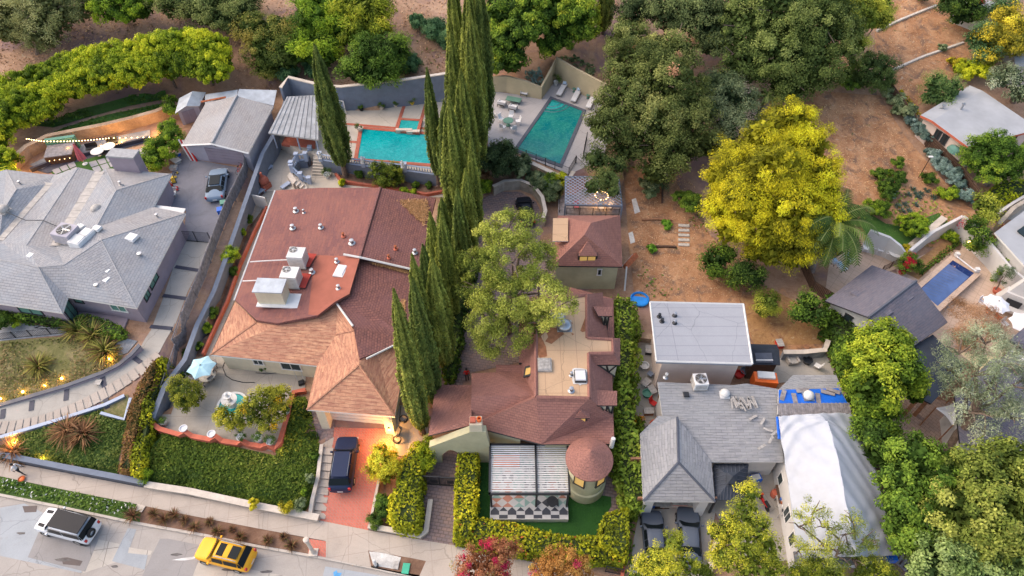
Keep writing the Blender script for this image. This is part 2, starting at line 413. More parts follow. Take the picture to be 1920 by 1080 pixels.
def pal(cols,f,r=rng,jit=.18):
 """cols dark->light list; f 0..1 array"""
 c=np.clip(np.array(cols)*[1.17,1.13,1.12]+[.013,.016,.006],0,.8);x=np.clip(f,0,.999)*(len(c)-1);i=x.astype(int);t=(x-i)[:,None]
 k=c[i]*(1-t)+c[np.minimum(i+1,len(c)-1)]*t
 return k*(1+r.normal(size=(len(f),1))*jit)
def sph(n,r=rng):return norm(r.normal(size=(n,3)))
def crown(lobes,cols,leaf=.28,cr=.75,dens=1.0,per=26,seed=0,asp=.55,low=-.35,core=.72,outw=.9,spot=None,droop=0,cvar=1.0):
 """lobes: (x,y,z,rx,ry,rz) ; clumps of leaves over every lobe"""
 leaf*=.37;per=int(per*5.2)
 r=np.random.default_rng(seed+11);parts=[];LB=np.array(lobes,float)
 if LB.shape[1]==4:LB=np.concatenate([LB[:,:3],np.repeat(LB[:,3:4],3,1)],1)
 for li,lb in enumerate(LB):
  c,rad=lb[:3],lb[3:];area=4*pi*((rad[0]*rad[1]+rad[0]*rad[2]+rad[1]*rad[2])/3)
  n=max(6,int(area/(pi*cr*cr)*1.5*dens));d=sph(n,r);d=d[d[:,2]>low]
  P_=c+d*rad*(1+.16*nz(c+d*rad,1.1,seed)[:,None]+r.uniform(-.12,.1,(len(d),1)))
  keep=np.ones(len(P_),bool)
  for lj,l2 in enumerate(LB):
   if lj!=li:keep&=(((P_-l2[:3])/l2[3:])**2).sum(1)>.6
  P_,d=P_[keep],d[keep]
  if not len(P_):continue
  tone=.5+.38*nz(P_,.55,seed+3)*cvar+r.normal(size=len(P_))*.16+.08*r.normal()
  k=len(P_);cc=np.repeat(P_,per,0);dd=np.repeat(d,per,0);tt=np.repeat(tone,per)+r.normal(size=k*per)*.1
  sz=np.repeat(cr*r.uniform(.65,1.25,k),per)
  o=sph(k*per,r)*(r.uniform(0,1,(k*per,1))**.45);o[:,2]*=.8
  C=cc+o*sz[:,None]*np.minimum(1,rad.min()/cr)
  N=o*.8+dd*outw+np.array([0,0,.35])+r.normal(size=C.shape)*.55
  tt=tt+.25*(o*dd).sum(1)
  COL=pal(cols,tt,r)
  if spot is not None:
   hit=np.repeat(r.uniform(size=k)<spot[0],per);COL[hit]=np.array(spot[1])*(1+r.normal(size=(hit.sum(),1))*.2)
  al=None
  if droop:al=dd*.6+np.array([0,0,-droop])
  parts.append(leaves(C,N,leaf*r.uniform(.6,1.25,len(C)),COL,asp,al,r))
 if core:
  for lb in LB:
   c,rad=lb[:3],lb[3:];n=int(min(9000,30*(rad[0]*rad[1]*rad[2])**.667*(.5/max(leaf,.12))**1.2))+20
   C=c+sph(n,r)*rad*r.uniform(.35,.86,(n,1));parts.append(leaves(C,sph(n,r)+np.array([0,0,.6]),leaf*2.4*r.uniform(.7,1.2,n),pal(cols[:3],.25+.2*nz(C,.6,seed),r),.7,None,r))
 return parts
def blob(c,rad,n,seed=0,flat=.75,spread=.62,rl=(.4,.62)):
 """lobes of one round crown centred at c"""
 r=random.Random(seed);rad=rad if isinstance(rad,tuple)else(rad,rad,rad*flat)
 L_=[(c[0],c[1],c[2]-rad[2]*.08,rad[0]*.62,rad[1]*.62,rad[2]*.7)]
 for i in range(n):
  a=2.4*i+r.uniform(-.4,.4);k=spread*r.uniform(.75,1.15)if i%3 else spread*.45;q=r.uniform(*rl)
  zz=r.uniform(-.25,.45)if i%3 else r.uniform(.35,.6)
  L_.append((c[0]+cos(a)*rad[0]*k,c[1]+sin(a)*rad[1]*k,c[2]+zz*rad[2],rad[0]*q,rad[1]*q,rad[2]*q*1.05))
 return L_
def trunk(mb,base,top,r0,r1,limbs=(),seed=0,m=0):
 r=random.Random(seed);base=Vector(base);top=Vector(top);pts=[];rr=[]
 for i in range(6):
  t=i/5;p=base.lerp(top,t)+Vector((r.uniform(-1,1),r.uniform(-1,1),0))*r0*.5*(1 if 0<i<5 else 0);pts.append(p);rr.append(r0+(r1-r0)*t+(r0*.5 if i==0 else 0))
 pts[0]-=Vector((0,0,.4));mb.tube(pts,rr,8,m)
 for l in limbs:
  l=Vector(l);s=base.lerp(top,r.uniform(.5,.9));mid=s.lerp(l,.5)+Vector((0,0,-.08*(l-s).length))+Vector((r.uniform(-.3,.3),r.uniform(-.3,.3),0))
  mb.tube([s,mid,l],[r1*.85,r1*.55,r1*.2],6,m)
def tree(name,label,base,lobes,cols,bark='bark',cat='tree',group=None,tr=.3,seed=0,twigs=0,**k):
 b=Vector(base);t=thing(name,label,cat,b,0,group)
 cz=sum(l[2]for l in lobes)/len(lobes);cx=sum(l[0]for l in lobes)/len(lobes);cy=sum(l[1]for l in lobes)/len(lobes)
 mb=MB();trunk(mb,b,(b.x+(cx-b.x)*.7,b.y+(cy-b.y)*.7,b.z+(cz-b.z)*.9),tr,tr*.55,[(l[0],l[1],l[2])for l in lobes[1:9]],seed)
 if twigs:
  r=random.Random(seed)
  for l in lobes:
   for q in range(twigs):
    a=r.uniform(0,6.3);rr=l[3]*1.0
    mb.tube([(l[0],l[1],l[2]-.3),(l[0]+cos(a)*rr*.5,l[1]+sin(a)*rr*.5,l[2]+l[-1]*.35),(l[0]+cos(a)*rr,l[1]+sin(a)*rr,l[2]+l[-1]*r.uniform(.2,.9))],[tr*.22,tr*.14,tr*.06],5)
 mb.build('trunk',bark,t,smooth=True)
 leafobj('crown',crown(lobes,cols,seed=seed,**k),t);return t
def cypress(label,base,H,rad,cols,seed=0,group=None,bottom=.06,name='cypress_tree'):
 r=np.random.default_rng(seed);b=np.array(base);t=thing(name,label,'tree',Vector(base),0,group)
 mb=MB();trunk(mb,base,(base[0],base[1],base[2]+H*.8),.16+rad*.08,.05,(),seed);mb.build('trunk','bark',t,smooth=True)
 n=int(H*rad*1100);h=r.uniform(0,1,n)**.85
 prof=np.interp(h,[0,.08,.25,.45,.7,.88,1],[.45,.8,1,.95,.68,.36,.03]);a=r.uniform(0,2*pi,n)
 fl=1+.16*np.sin(a*5+seed+2.0*h)+.09*np.sin(a*9+h*14+seed)+.07*np.sin(h*31+a*2)
 rr=rad*prof*fl*(r.uniform(.74,1.04,n)+(r.uniform(size=n)<.03)*.2)
 C=np.stack([b[0]+np.cos(a)*rr,b[1]+np.sin(a)*rr,b[2]+(bottom+h*(1-bottom))*H],1)
 out=np.stack([np.cos(a),np.sin(a),.28+0*a],1);N=out+r.normal(size=C.shape)*.35
 al=np.stack([np.cos(a)*.4,np.sin(a)*.4,1+0*a],1)+r.normal(size=C.shape)*.22
 f=.45+.25*np.sin(a*7+seed+h*3)+.22*nz(C,1.2,seed)+r.normal(size=n)*.15
 P1=leaves(C,N,.21*r.uniform(.6,1.3,n)*(.6+.4*prof),pal(cols,f,r),.3,al,r);parts=[P1]
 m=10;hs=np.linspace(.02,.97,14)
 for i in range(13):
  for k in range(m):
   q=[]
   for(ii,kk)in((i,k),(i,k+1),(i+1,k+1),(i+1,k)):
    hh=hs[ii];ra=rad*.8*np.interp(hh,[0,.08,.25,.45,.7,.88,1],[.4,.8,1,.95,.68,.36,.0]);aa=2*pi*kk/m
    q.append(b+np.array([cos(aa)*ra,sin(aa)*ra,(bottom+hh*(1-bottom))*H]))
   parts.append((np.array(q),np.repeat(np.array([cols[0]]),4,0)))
 leafobj('crown',parts,t);return t
def H_for(base,py):
 h=0
 while h<40 and PR((base[0],base[1],base[2]+h))[1]>py:h+=.1
 return h
def hedge(name,label,poly,h,cols,leaf=.2,dens=26,group=None,seed=0,cat='hedge',bumpy=.15,z0=None,core=True,spot=None):
 """poly: world points; clipped or loose hedge volume"""
 leaf*=.8;dens*=1.5
 r=np.random.default_rng(seed+5);P=[Vector(p)for p in poly];zs=[p.z for p in P];c=sum(P,Vector())/len(P)
 t=thing(name,label,cat,(c.x,c.y,min(zs)if z0 is None else z0),0,group)
 xs=[p.x for p in P];ys=[p.y for p in P];ar=abs(sum(P[i-1].x*P[i].y-P[i].x*P[i-1].y for i in range(len(P))))/2
 n=int(ar*dens*(max(xs)-min(xs))*(max(ys)-min(ys))/max(ar,.1));x=r.uniform(min(xs),max(xs),n);y=r.uniform(min(ys),max(ys),n)
 ok=pip(x,y,P);x,y=x[ok],y[ok];hh=h
 z=(TZa(x,y)if z0 is None else z0)+hh
 C=np.stack([x,y,z],1);C[:,2]+=bumpy*nz(C,1.6,seed)*1.2+r.uniform(-bumpy*1.6,bumpy*.5,len(x))
 N=np.repeat([[0,0,1.]],len(C),0)+r.normal(size=C.shape)*.65
 Cs,Ns=[C],[N]
 for i in range(len(P)):
  a,b_=P[i-1],P[i];e=b_-a;Ln=max(e.length,.01);m=int(Ln*hh*dens*1.1)
  if m<1:continue
  s=r.uniform(0,1,m);q=np.array(a)+np.outer(s,np.array(e));g=TZa(q[:,0],q[:,1])if z0 is None else np.full(m,z0)
  q[:,2]=g+r.uniform(0.02,1,m)*hh;nn=np.array([e.y,-e.x,0])/Ln
  mid=(a+b_)/2+Vector(nn*.2)
  if pip(np.array([mid.x]),np.array([mid.y]),P)[0]:nn=-nn
  q+=nn*(r.uniform(-.6,.9,(m,1))*bumpy+(bumpy*nz(q,1.6,seed))[:,None]);Cs.append(q);Ns.append(nn+np.array([0,0,.4])+r.normal(size=q.shape)*.6)
 C=np.concatenate(Cs);N=np.concatenate(Ns);f=.5+.33*nz(C,.8,seed)+.15*nz(C,3.1,seed+1)+r.normal(size=len(C))*.17;COL=pal(cols,f,r)
 if spot:hit=r.uniform(size=len(C))<spot[0];COL[hit]=spot[1]
 leafobj('foliage',[leaves(C,N,leaf*r.uniform(.6,1.3,len(C)),COL,.6,None,r)],t)
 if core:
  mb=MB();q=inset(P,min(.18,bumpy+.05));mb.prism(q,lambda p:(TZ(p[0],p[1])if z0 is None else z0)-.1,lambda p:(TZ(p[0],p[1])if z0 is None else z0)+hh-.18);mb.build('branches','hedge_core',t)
 return t
def cover(name,px,dens,leaf,cols,h=.12,seed=0,kind='stuff',world=False,label=None,tone=.35,hide=None,spot=None):
 """ground cover no one could count: small leaves over a patch"""
 P=px if world else[G(*q)for q in px];r=np.random.default_rng(seed+3)
 xs=[p[0]for p in P];ys=[p[1]for p in P];n=int((max(xs)-min(xs))*(max(ys)-min(ys))*dens)
 x=r.uniform(min(xs),max(xs),n);y=r.uniform(min(ys),max(ys),n);ok=pip(x,y,P);x,y=x[ok],y[ok]
 C=np.stack([x,y,TZa(x,y)],1)
 if hide is not None:k=nz(C,hide[0],seed+9)+r.normal(size=len(C))*.15>hide[1];C=C[k]
 C[:,2]+=h*(1+.5*nz(C,1.3,seed))*r.uniform(.3,1.1,len(C))+.04
 N=np.repeat([[0,0,1.]],len(C),0)+r.normal(size=C.shape)*.6
 f=.5+tone*nz(C,.5,seed)+.15*nz(C,2.3,seed)+r.normal(size=len(C))*.16;COL=pal(cols,f,r)
 if spot:hit=(r.uniform(size=len(C))<spot[0]);COL[hit]=spot[1]
 o=leafobj(name,[leaves(C,N,leaf*r.uniform(.5,1.4,len(C)),COL,.5,None,r)])
 if kind:o['kind']=kind
 if label:o['label']=label
 return o
def blades_part(c,n,ln,w,cols,arch=.6,seed=0,zr=(.15,1.3)):
 r=np.random.default_rng(seed);c=np.array(c,float);Q=[];K=[]
 for i in range(n):
  a=r.uniform(0,2*pi);el=r.uniform(*zr);l_=ln*r.uniform(.7,1.1);d=np.array([cos(a),sin(a),0]);s=np.array([-sin(a),cos(a),0])
  p0=c+d*.05;p1=p0+(d*cos(el)+np.array([0,0,sin(el)]))*l_*.55;p2=p1+(d*cos(el-arch)+np.array([0,0,sin(el-arch)]))*l_*.45
  col=np.array(cols[r.integers(len(cols))])*(1+r.normal()*.15)
  Q+=[p0-s*w*.5,p0+s*w*.5,p1+s*w*.5,p1-s*w*.5,p1-s*w*.5,p1+s*w*.5,p2+s*w*.06,p2-s*w*.06];K+=[col]*8
 return(np.array(Q),np.array(K))
def bladeplant(name,label,base,n,ln,w,cols,seed=0,cat='plant',group=None,arch=.6,zr=(.15,1.3)):
 o=leafobj(name,[blades_part((base[0],base[1],base[2]+.03),n,ln,w,cols,arch,seed,zr)],None,Vector(base));return T(o,label,cat,group)
def bush(name,label,base,rad,cols,seed=0,cat='shrub',group=None,n=4,leaf=.16,cr=.3,flat=.8,h=None,**k):
 rad*=.68;b=Vector(base);h=h if h is not None else rad*.75
 o=leafobj(name,crown(blob((b.x,b.y,b.z+h),(rad,rad,rad*flat),n,seed),cols,leaf=leaf,cr=cr,seed=seed,**k),None,b);return T(o,label,cat,group)
# ---------------------------------------------------------------- palette
ground('dirt',[(.3,(.15,.085,.05)),(.45,(.31,.18,.11)),(.55,(.42,.26,.17)),(.7,(.56,.38,.26))],.18,2.2,9,.95,.12,[((.24,.15,.14),.12,.5,.62),((.52,.27,.14),.5,.6,.75),((.46,.36,.24),.9,.64,.74),((.08,.1,.03),.22,.66,.74)])
ground('rust_dirt',[(.32,(.20,.09,.04)),(.45,(.37,.18,.085)),(.55,(.48,.26,.135)),(.68,(.60,.38,.22))],.45,3,13,.95,.14,[((.20,.12,.08),.7,.5,.66),((.50,.36,.24),1.9,.6,.7),((.10,.11,.03),.9,.64,.72),((.55,.44,.34),4,.68,.76)])
ground('mulch',[(.32,(.10,.05,.03)),(.5,(.2,.11,.07)),(.68,(.34,.22,.15))],.6,4,14,.95,.1)
ground('straw',[(.32,(.20,.10,.04)),(.5,(.40,.22,.09)),(.68,(.56,.36,.18))],.6,4,16,.95,.1,[((.22,.10,.05),.6,.5,.66),((.55,.42,.26),2.5,.62,.72)])
ground('turf',[(.3,(.025,.07,.01)),(.5,(.05,.13,.018)),(.7,(.10,.2,.03))],.5,4,18,.95,.06)
ground('lawn_dark',[(.3,(.02,.05,.008)),(.5,(.05,.1,.015)),(.7,(.12,.15,.03))],.5,5,18,.95,.1)
ground('turf_fake',[(.3,(.012,.06,.008)),(.5,(.02,.09,.012)),(.7,(.035,.12,.018))],.3,3,30,.95,.02)
ground('weeds',[(.32,(.14,.10,.05)),(.48,(.16,.16,.05)),(.6,(.3,.24,.12)),(.7,(.45,.3,.18))],.5,4,16,.95,.1)
ground('gravel',[(.3,(.10,.10,.11)),(.5,(.24,.25,.27)),(.7,(.5,.5,.52))],1,12,30,.9,.05)
ground('gravel_white',[(.3,(.3,.28,.26)),(.5,(.6,.58,.55)),(.65,(.85,.83,.8))],1,9,24,.9,.05)
ground('stonework',[(.3,(.16,.10,.06)),(.5,(.42,.28,.18)),(.7,(.65,.48,.34))],.5,5,12,.9,.08)
concrete('street',(.39,.35,.315),(.30,.27,.25),rot=R(-8),jw=4.4,jh=3.6)
concrete('street_blue',(.36,.38,.40),None)
concrete('street_grey',(.30,.28,.27),None)
concrete('street_tan',(.50,.45,.39),(.22,.19,.17),rot=R(-8),jw=3.2,jh=4)
concrete('asphalt_patch',(.14,.11,.10),None)
concrete('sidewalk',(.47,.40,.34),(.39,.32,.27),rot=R(-9),jw=1.6,jh=1.5)
concrete('curb',(.52,.46,.40),(.3,.25,.2),rot=R(-9),jw=3,jh=5)
concrete('driveway',(.42,.385,.34),None,(.3,.2,.12))
concrete('court',(.19,.19,.22),None,(.36,.32,.31),var=.35)
concrete('patio',(.37,.335,.29),(.30,.265,.23),(.24,.2,.16),jw=2.2,jh=2.2)
concrete('deck',(.50,.44,.37),None,(.5,.4,.32))
concrete('deck_grey',(.42,.395,.395),(.36,.335,.335),(.4,.38,.38),rot=R(35),jw=1.4,jh=1.4,var=.1)
concrete('travertine',(.56,.41,.31),(.44,.32,.24),(.55,.33,.2),rot=R(40),jw=.9,jh=.6,var=.2)
plain('band',(.06,.06,.085),.7)
plain('band_grey',(.09,.10,.13),.7)
shingle('pavers_red',(.62,.17,.12),(.5,.13,.09),(.42,.22,.17),.34,.17,.3,(.75,.28,.2),(.66,.2,.14),.9,.03,R(45))
shingle('pavers_mauve',(.30,.20,.18),(.20,.16,.17),(.12,.09,.08),.42,.28,.4,(.42,.27,.2),(.26,.2,.2),.9,.03,R(10))
shingle('pavers_tan',(.46,.32,.25),(.34,.26,.23),(.22,.15,.12),.5,.3,.3,None,None,.9,.02,R(50))
shingle('brick_edge',(.52,.12,.07),(.42,.09,.05),(.5,.25,.18),.22,.11,.2,None,None,.85,.012)
plain('wall_blue',(.17,.20,.26),.8,var=.08);plain('wall_blue_light',(.38,.44,.56),.7,var=.05);plain('wall_lilac',(.32,.265,.305),.85,var=.08,scale=.8)
plain('wall_lilac_light',(.45,.42,.47),.8,var=.06);plain('stucco_cream',(.68,.60,.44),.9,var=.1,scale=.7,bmp=.004);plain('stucco_white',(.60,.58,.56),.9,var=.06,scale=.6)
plain('stucco_tan',(.52,.43,.28),.9,var=.1,scale=.5);plain('stucco_olive',(.50,.47,.30),.9,var=.12,scale=.6,bmp=.004);plain('stucco_pink',(.68,.55,.48),.9,var=.07,scale=.6)
plain('concrete_wall',(.45,.39,.32),.9,var=.2,bmp=.01);plain('coping',(.62,.54,.46),.85,var=.12)
plain('glass',(.03,.045,.05),.06,var=0);plain('glass_green',(.12,.24,.2),.1,var=.1);plain('glass_lit',(.5,.33,.12),.2,var=0,emit=(1,.6,.15),es=.15)
plain('frame_dark',(.03,.03,.035),.5,var=0);plain('frame_white',(.75,.73,.7),.5,var=.05);plain('black_metal',(.018,.02,.025),.45,var=0)
plain('metal',(.45,.46,.48),.35,.8,var=.1);plain('white_paint',(.68,.67,.65),.5,var=.06);plain('white_metal',(.72,.72,.72),.45,var=.06)
plain('grime_metal',(.42,.39,.36),.6,var=.25,scale=4);plain('terracotta',(.55,.14,.08),.8,var=.12);plain('rust',(.4,.12,.05),.9,var=.3,scale=4)
plain('rubber',(.015,.015,.016),.8,var=0);plain('wood_grey',(.27,.245,.25),.9,var=.25,scale=3);plain('wood',(.35,.17,.09),.8,var=.25,scale=3);plain('wood_dark',(.10,.055,.035),.8,var=.25,scale=3)
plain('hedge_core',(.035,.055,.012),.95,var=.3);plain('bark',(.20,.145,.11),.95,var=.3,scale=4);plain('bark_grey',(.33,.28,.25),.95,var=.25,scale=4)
plain('lamp',(1,.7,.3),.5,var=0,emit=(1,.55,.15),es=14);plain('bulb',(1,.75,.4),.5,var=0,emit=(1,.62,.25),es=5)
plain('orange',(.85,.16,.02),.5,var=.1);plain('red',(.6,.02,.015),.5,var=.08);plain('green_plastic',(.10,.28,.20),.6,var=.1);plain('blue_plastic',(.02,.14,.62),.5,var=.1)
plain('yellow',(.8,.52,.04),.5,var=.08);plain('cushion',(.70,.69,.70),.9,var=.04);plain('pillow_blue',(.48,.62,.78),.9,var=.06);plain('stone',(.55,.50,.44),.9,var=.2,scale=5)
for nm,c,d in(('pool_water',(.0,.36,.37),(.0,.25,.28)),('spa_water',(.04,.40,.38),(.02,.32,.32)),('pool_deep',(.03,.27,.21),(.0,.16,.19))):water(nm,c,d)
# ---------------------------------------------------------------- terrain sheet
def build_terrain():
 ny,nx=HM.shape;n=nx*ny
 V=np.stack([GX,GY,HM],2).reshape(-1,3)
 i=np.arange(nx-1);j=np.arange(ny-1);I,J=np.meshgrid(i,j);a=(J*nx+I).ravel()
 F=np.stack([a,a+1,a+nx+1,a+nx],1).tolist()
 ring=[(-900,-900,-1),(900,-900,-1),(900,900,60),(-900,900,60)];b=n
 cor=[0,nx-1,n-1,n-nx]
 Vl=V.tolist()+ring
 bot=list(range(0,nx));rgt=[k*nx+nx-1 for k in range(ny)];top=list(range(n-1,n-nx-1,-1));lft=[k*nx for k in range(ny-1,-1,-1)]
 for edge,(p,q)in((bot,(b,b+1)),(rgt,(b+1,b+2)),(top,(b+2,b+3)),(lft,(b+3,b))):F.append([p,q]+edge[::-1])
 me=bpy.data.meshes.new('ground');me.from_pydata(Vl,[],F);me.materials.append(MATS['dirt'])
 me.polygons.foreach_set('use_smooth',[True]*len(me.polygons))
 o=bpy.data.objects.new('ground',me);SC.collection.objects.link(o);o['kind']='structure'
build_terrain()
# ---------------------------------------------------------------- street, kerb, sidewalk (all level, near z = 0)
def flat(name,px,z,mat_,z0=None,kind='structure',rot=0):
 mb=MB();P=[W(a,b,z)if not isinstance(a,Vector)else a for a,b in px]
 if z0 is None:mb.face(P if sum(P[i-1].x*P[i].y-P[i].x*P[i-1].y for i in range(len(P)))>0 else P[::-1])
 else:mb.prism(P,z0,z)
 o=mb.build(name,mat_)
 if kind:o['kind']=kind
 return o
curbl=[(-420,862),(0,930),(100,950),(250,982),(390,1007),(480,1026),(610,1049),(695,1066),(730,1074),(900,1102),(1500,1200),(2600,1390)]
flat('street',curbl+[(2600,1900),(-1500,1900),(-1500,700)],0.0,'street')
flat('street_patch',[(0,952),(46,944),(88,965),(155,1075),(0,1042)],.006,'street_blue')
flat('street_patch',[(42,949),(70,948),(68,960),(46,961)],.012,'asphalt_patch')
flat('street_patch',[(88,962),(100,955),(195,985),(160,1072),(52,1045)],.010,'street_grey')
flat('street_patch',[(178,1010),(224,1020),(218,1054),(152,1076)],.006,'street_tan')
flat('street_patch',[(240,990),(256,992),(242,1030),(277,1040),(271,1068),(210,1052)],.012,'street_blue')
flat('street_patch',[(242,1026),(252,1028),(286,1033),(282,1041),(240,1037)],.014,'street_tan')
flat('street_patch',[(300,1010),(315,1010),(376,1022),(372,1052),(360,1084),(262,1090),(285,1040)],.010,'street_grey')
flat('street_patch',[(115,1046),(126,1045),(155,1052),(150,1061),(118,1058)],.014,'asphalt_patch')
flat('street_patch',[(375,1050),(600,1092),(620,1130),(330,1120)],.006,'street_tan')
flat('street_patch',[(610,1062),(720,1080),(700,1110),(600,1100)],.006,'street_blue')
plain('oil_stain',(.13,.115,.11),.7,var=.3,scale=2)
for i,(x,y,a,b)in enumerate(((118,1050,16,4),(215,1062,9,3),(330,1040,12,3),(40,1000,10,3),(500,1072,14,3),(160,1022,10,3),(430,1068,20,3))):
 q=random.Random(i);flat('oil_stain',[(x+cos(k*.7)*a*q.uniform(.6,1.1),y+sin(k*.7)*b*q.uniform(.6,1.1))for k in range(9)],.0165+i*.0002,'oil_stain')
plain('paint_white',(.72,.70,.68),.8,var=.2);plain('paint_blue',(.12,.4,.75),.8,var=.2)
flat('road_marking',[(322,1050),(345,1046),(368,1043),(366,1048),(345,1051)],.018,'paint_white')
flat('road_marking',[(625,1073),(631,1069),(633,1074),(641,1074),(638,1079),(641,1085),(626,1083)],.018,'paint_blue')
def shift(pts,dy):return[(a,b+dy)for a,b in pts]
flat('kerb',shift(curbl,-5)+curbl[::-1],.15,'curb',-.3)
walkt=[(-420,800),(0,863),(278,916),(470,953),(600,976),(690,994),(790,1012),(860,1024),(1190,1095),(1500,1150),(2600,1340)]
walkb=[(-420,830),(0,893),(120,918),(250,944),(350,965),(480,990),(610,1014),(640,1022),(700,1034),(770,1046),(900,1072),(1500,1170),(2600,1365)]
flat('sidewalk',walkt+walkb[::-1],.17,'sidewalk',-.3)
# parkway strip between walk and kerb, in stretches
flat('planting_strip',[(-420,828),(0,892),(120,917),(250,943),(265,947),(262,980),(250,978),(100,946),(0,926),(-420,858)],.145,'lawn_dark',-.3)
flat('planting_strip',[(265,947),(350,964),(480,989),(580,1010),(578,1038),(480,1020),(390,1002),(262,980)],.145,'mulch',-.3)
flat('brick_pad',[(580,1010),(611,1015),(611,1045),(578,1038)],.165,'pavers_red',-.3)
flat('driveway_apron',[(611,1013),(640,1021),(690,1031),(696,1064),(640,1052),(611,1045)],.160,'sidewalk',-.3)
flat('planting_strip',[(690,1030),(760,1044),(799,1051),(785,1083),(696,1064)],.15,'mulch',-.3)
flat('gravel_patch',[(692,1034),(716,1036),(752,1045),(745,1068),(700,1060)],.17,'gravel_white')
flat('driveway_apron',[(799,1051),(900,1072),(1000,1090),(1000,1120),(785,1083)],.160,'sidewalk',-.3)
# ---------------------------------------------------------------- lot surfaces (draped on the ground)
S=sheet
# purple house lot: court, driveway with dark bands, gardens
S('court',[(322,326),(345,275),(368,300),(462,318),(480,300),(448,355),(400,455),(345,452),(349,396),(288,388)],'court')
S('driveway',[(343,450),(398,455),(372,508),(352,548),(330,610),(300,660),(262,700),(232,728),(195,752),(120,782),(60,800),(-200,862),(-200,800),(0,764),(60,748),(130,728),(190,705),(230,685),(262,655),(283,620),(306,560),(326,500)],'driveway',rotuv=R(10))
def band(a,b,w,m='band',eps=.09,name='paving_band'):
 A,B=G(*a),G(*b);d=(B-A);d.z=0;d.normalize();n=Vector((-d.y,d.x,0))*w/2
 return sheet(name,[A-n,B-n,B+n,A+n],m,eps,world=True)
for a,b in(((329,501),(374,508)),((306,555),(352,561)),((282,613),(328,621)),((247,668),(265,681)),((193,708),(197,731)),((198,748),(203,767)),((126,731),(124,752)),((122,771),(118,790)),((61,752),(59,771)),((55,790),(52,806)),((7,768),(5,786))):band(a,b,.42)
# stepping walk down the middle of the drive
for k in range(22):
 t=k/21;x=300+(0-300)*t;y=667+(803-667)*(1-(1-t)**1.75)if k else 667
 x2=300-300*(k+.82)/21;t2=(k+.82)/21;y2=667+136*(1-max(0,1-t2)**1.75)
 band((x,y),(x2,y2),1.1,'sidewalk',.10,'stepping_slab')
S('garden',[(0,640),(130,631),(180,640),(240,650),(225,678),(190,700),(130,722),(60,742),(0,757),(-150,790),(-150,640)],'weeds')
S('front_garden',[(-100,862),(0,838),(60,808),(120,790),(190,768),(250,772),(238,800),(222,890),(150,882),(60,866),(0,862)],'lawn_dark',.06)
S('gravel_bed',[(0,600),(120,618),(130,628),(0,640)],'gravel');S('gravel_bed',[(215,645),(240,636),(258,640),(240,662),(222,668)],'gravel',.07)
S('gravel_bed',[(190,756),(240,740),(248,768),(232,790),(200,784)],'weeds',.08)
S('patio_slabs',[(92,320),(150,300),(190,292),(250,284),(275,275),(285,300),(260,330),(120,345)],'turf',.05)
def slabs(px,cols,mat_='deck_grey',eps=.09):
 """px: quad a,b,c,d; cols x rows of slabs with gaps"""
 A,B,C_,D_=[G(*p)for p in px];nx,ny=cols
 for i in range(nx):
  for j in range(ny):
   q=[]
   for u,v in((i+.07,j+.07),(i+.93,j+.07),(i+.93,j+.93),(i+.07,j+.93)):
    u/=nx;v/=ny;q.append(A.lerp(B,u).lerp(D_.lerp(C_,u),v))
   sheet('paving_slab',q,mat_,eps,world=True)
slabs([(96,320),(140,303),(150,322),(112,338)],(3,2));slabs([(165,305),(275,276),(280,290),(178,326)],(7,2))
S('dark_path',[(60,318),(110,300),(170,286),(240,268),(278,258),(282,266),(240,277),(170,297),(120,312),(90,326)],'band',.07)
S('gravel_bed',[(80,318),(55,310),(95,292),(160,270),(240,252),(282,244),(282,258),(180,284),(110,300)],'gravel',.08)
S('terrace_grass',[(80,258),(120,240),(200,216),(305,194),(312,222),(240,236),(170,252),(100,262),(82,268)],'turf',.06)
S('terrace_grass',[(60,235),(150,205),(310,170),(312,186),(240,200),(160,222),(100,240)],'turf',.06)
# red roof house lot
S('side_path',[(470,385),(510,352),(517,357),(441,562),(395,665),(360,670),(430,530)],'patio',.05)
S('patio',[(397,660),(440,664),(575,690),(572,730),(545,742),(517,848),(292,806),(325,745),(360,690)],'patio',.06)
S('lawn',[(262,828),(300,812),(517,855),(550,745),(575,745),(603,838),(590,930),(570,962),(420,936),(262,903)],'lawn_dark',.06)
S('brick_driveway',[(627,802),(738,805),(716,900),(700,950),(690,996),(600,978),(612,900)],'pavers_red',.07)
S('entry_steps',[(600,835),(627,820),(614,880),(600,978),(583,975),(596,900)],'sidewalk',.08)
S('entry_walk',[(583,770),(628,790),(625,825),(600,838),(582,815)],'pavers_mauve',.07)
S('side_yard',[(738,760),(800,770),(805,850),(745,855),(735,800)],'driveway',.05)
S('planting_bed',[(716,880),(745,860),(780,850),(790,1010),(690,994),(702,945)],'mulch',.06)
flat('pool_deck',[(550,188),(625,207),(700,207),(856,181),(862,331),(760,316),(640,302),(600,296),(584,288),(562,284),(522,260)],3.26,'deck',1.0)
flat('lower_terrace',[(503,264),(558,284),(584,292),(602,303),(640,312),(634,328),(644,346),(700,352),(700,359),(500,359),(478,345)],1.62,'deck',.5)
S('lower_terrace',[(690,350),(765,361),(800,368),(835,362),(850,350),(862,352),(862,372),(690,366)],'deck',.05)
